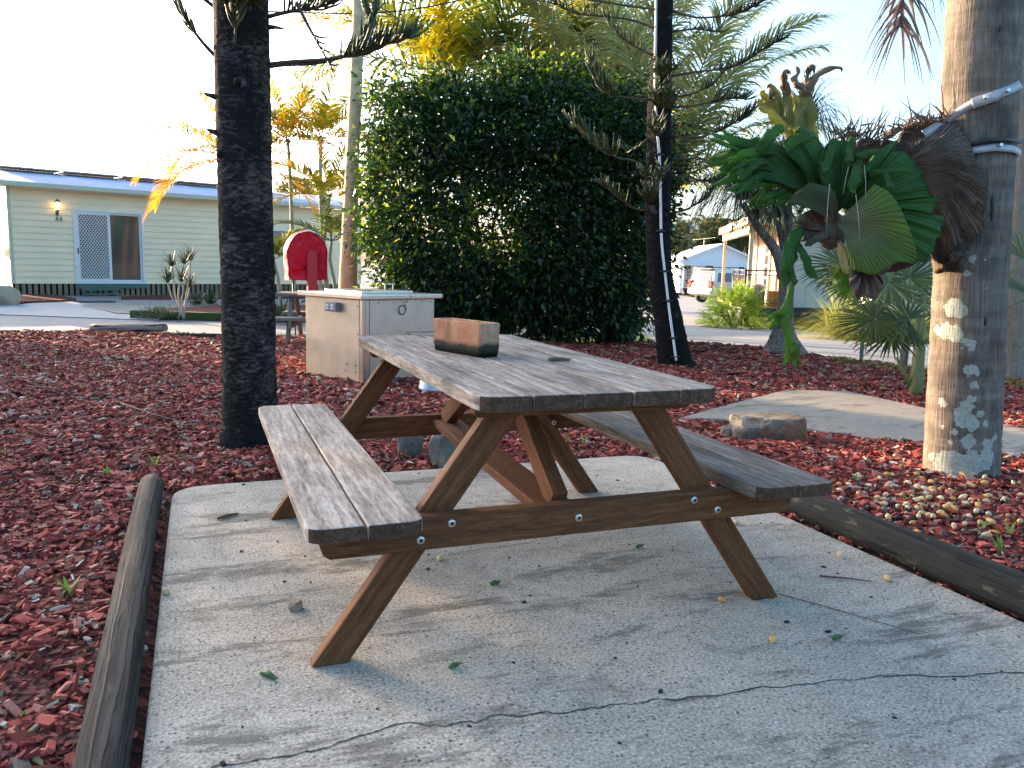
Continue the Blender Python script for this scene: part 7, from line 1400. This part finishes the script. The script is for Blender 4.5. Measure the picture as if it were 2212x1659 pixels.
M_STICK = plain('grey_stick', (.20, .16, .13), .85, 0, .3, 20); M_STICKB = plain('brown_stick', (.08, .045, .035), .85, 0, .3, 20)
stick([(1770, 1246), (1830, 1251), (1885, 1258)], .0035, 'thin brown stick lying on the concrete near the mossy log', M_STICKB); stick([(1680, 1283), (1780, 1310), (1900, 1345), (1985, 1370)], .0016, 'long hair thin twig on the concrete from the right leg foot', M_STICKB); stick([(545, 1320), (590, 1300), (635, 1290)], .0012, 'pale hair thin straw on the concrete beside the tan stone', M_STICK)
stick([(1960, 1193), (2010, 1203), (2060, 1200), (2090, 1180)], .004, 'forked grey twig on the bark behind the mossy log', M_STICK, .02); stick([(1820, 1000), (1870, 1030), (1900, 1060)], .003, 'grey twig on the bark in front of the lichen palm', M_STICK, .03); stick([(2050, 1190), (2100, 1195), (2212, 1215)], .003, 'long pale straw on the bark at the right edge', M_STICK, .02); stick([(1735, 1022), (1800, 1008), (1850, 1040)], .0025, 'thin pale twig on the bark beside the right bench', M_STICK, .03)
stick([(260, 880), (330, 905), (420, 930)], .004, 'long grey stick on the red bark left of the black pine', M_STICK, .03); stick([(70, 915), (150, 905), (230, 925)], .004, 'pale curved stick on the red bark at the far left', M_STICK, .03); stick([(60, 843), (110, 846), (165, 862)], .004, 'white bent stick on the bark in the left middle distance', M_STICK, .03)
# seedlings
sp_px = [(335, 1010), (233, 1030), (45, 1560), (1958, 1085), (1848, 1045), (2120, 1150), (2160, 1200), (2180, 1160), (1228, 960), (1195, 950), (1262, 960), (385, 985), (8, 985), (150, 1290), (1645, 905), (330, 745), (375, 750), (455, 745), (120, 770), (60, 800), (250, 790), (300, 830), (180, 840), (1540, 770), (1570, 790), (1600, 765), (1640, 780), (1680, 790), (1720, 800), (1750, 785), (1800, 820), (1850, 800), (1890, 815), (1930, 812), (1960, 820), (1990, 830), (1510, 760), (1300, 765), (1340, 775), (1380, 760), (2192, 840), (1905, 845), (1780, 810), (1870, 822), (1950, 808)]
M_SEED = leafmat('seedling_leaf', [(0, (.10, .19, .03)), (.6, (.16, .26, .04)), (1, (.32, .33, .06))], .4)
for i, (x, y) in enumerate(sp_px):
    p = bedpt(x, y); dist = np.linalg.norm(p-C); mb = MB(); L = rs.uniform(.045, .085)
    for k in range(rs.integers(2, 5)):
        a = rs.uniform(0, 6); d = unit(np.array([math.cos(a)*.35, math.sin(a)*.35, 1.])); w = np.array([-math.sin(a), math.cos(a), 0])*L*.10; P = []; q_ = p.copy()
        for j in range(5): t = j/4; ww = w*math.sin(PI*(.12+.84*t)); P.append([q_-ww, q_+ww]); q_ = q_+d*L*rs.uniform(.8, 1.1)/4; d = unit(d+np.array([math.cos(a), math.sin(a), -.2])*.12)
        mb.grid(np.array(P), None, True)
    tag(mb.build('seedling', M_SEED, None), 'small green palm seedling sprouting from the red bark', 'seedling', 'green seedlings in the red bark')
mb = MB(); rs = np.random.default_rng(81)
for k in range(900):
    t = rs.random(); x = 1800+420*t; y = np.interp(x, [1800, 1900, 2000, 2220], [776, 792, 806, 830])+rs.normal(0, 4); p = bedpt(x, y); a = rs.uniform(0, 6); L = rs.uniform(.03, .075); d = unit(np.array([math.cos(a)*.4, math.sin(a)*.4, 1.])); w = np.array([-math.sin(a), math.cos(a), 0])*.004; mb.add([p-w-[0, 0, .01], p+w-[0, 0, .01], p+d*L*.6+w*.6, p+d*L*.6-w*.6, p+d*L+[0, 0, -.005]], [[0, 1, 2, 3], [3, 2, 4]])
tag(mb.build('grass', M_LLIME, None), 'strip of sunlit short grass along the edge of the bark bed', 'grass', None, 'stuff')
# ------------------------------------------------------------------ unseen trees added beyond the left edge of the view to shade the table
rs = np.random.default_rng(91); M_LTREE = leafmat('shade_tree_leaf', [(0, (.02, .045, .015)), (1, (.06, .09, .03))], .25); TRS = None
for i, (p_, s_, r_, h0, h1, ww) in enumerate(((-8., 20, 1.8, 2.3, 5.8, 1), (-5.2, 20.5, 1.8, 2.3, 6, 1), (-2.6, 20, 1.7, 2.3, 5.7, 1), (-.3, 20.4, 1.6, 2.4, 5.8, 1), (1.5, 20, 1.25, 2.4, 5.5, 1), (3.95, 21.5, .55, 2.7, 5.2, .4))):
    c = np.array([p_*.875-s_*.485, p_*.485+s_*.875, 0]); z = float(zg(*c[:2])); c[2] = z
    g = thing('tree', 'unseen dense tree added to shade the table from the low sun', 'tree', tuple(c), 0, 'added shade trees left of the view'); N = int(5200*ww)
    u = unit(rs.normal(size=(N, 3))); rr0 = rs.uniform(.25, 1., N)**.5; cz = (h0+h1)/2; q = c+[0, 0, cz]+u*rr0[:, None]*np.array([r_, r_, (h1-h0)/2]); V, Fc = leaf_cloud(q, u, rs.uniform(.16, .30, N), rs, .55, .15, .2); fast_mesh('crown', V, Fc, M_LTREE, g)
    mb = MB(); mb.tube([c-[0, 0, .1], c+[.05, 0, h0*.6], c+[0, .05, cz], c+[0, 0, h1*.85]], [.2, .15, .1, .03], 10)
    for k in range(8): a = k*2.4; zz = h0+(h1-h0)*(.1+.07*k); mb.tube([c+[0, 0, zz], c+[math.cos(a)*r_*.7, math.sin(a)*r_*.7, zz+.6]], [.06, .015], 6)
    mb.build('trunk', M_TWIG, g)
# ------------------------------------------------------------------ camera, sky, sun
cam = bpy.data.cameras.new('camera'); cam.sensor_width = 36; cam.lens = F/2212*36; cam.clip_start = .05; cam.clip_end = 3000
co = bpy.data.objects.new('camera', cam); COL.objects.link(co)
co.matrix_world = Matrix(((RT[0], UP[0], -FW[0], C[0]), (RT[1], UP[1], -FW[1], C[1]), (RT[2], UP[2], -FW[2], C[2]), (0, 0, 0, 1))); SC.camera = co
SUN_AZ, SUN_EL = R(-29), R(11.5)
w = bpy.data.worlds.new('World'); SC.world = w; w.use_nodes = True; nt = w.node_tree; bg = nt.nodes['Background']
sky = nt.nodes.new('ShaderNodeTexSky'); sky.sky_type = 'NISHITA'; sky.sun_disc = False; sky.sun_elevation = SUN_EL; sky.sun_rotation = SUN_AZ; sky.air_density = .8; sky.dust_density = 4.5; sky.ozone_density = 7.
wm = nt.nodes.new('ShaderNodeMix'); wm.data_type = 'RGBA'; wm.blend_type = 'MULTIPLY'; wm.inputs[0].default_value = 1.; wm.inputs[7].default_value = (1.52, 1., .62, 1); nt.links.new(sky.outputs[0], wm.inputs[6]); nt.links.new(wm.outputs[2], bg.inputs['Color']); bg.inputs['Strength'].default_value = .15
sl = bpy.data.lights.new('sun', 'SUN'); sl.energy = 2.05; sl.angle = R(.53); sl.color = (1., .72, .43); so = bpy.data.objects.new('sun', sl); COL.objects.link(so)
sd = Vector((math.sin(SUN_AZ)*math.cos(SUN_EL), math.cos(SUN_AZ)*math.cos(SUN_EL), math.sin(SUN_EL)))
so.rotation_euler = sd.to_track_quat('Z', 'Y').to_euler(); so.location = (-8, 14, 12)
SC.view_settings.view_transform = 'Standard'; SC.view_settings.look = 'None'; SC.view_settings.gamma = 1.; SC.view_settings.use_curve_mapping = False; SC.view_settings.exposure = 3.3
SC.cycles.max_bounces = 8; SC.cycles.transparent_max_bounces = 8; SC.cycles.use_denoising = True
SC.cycles.sample_clamp_indirect = 6.
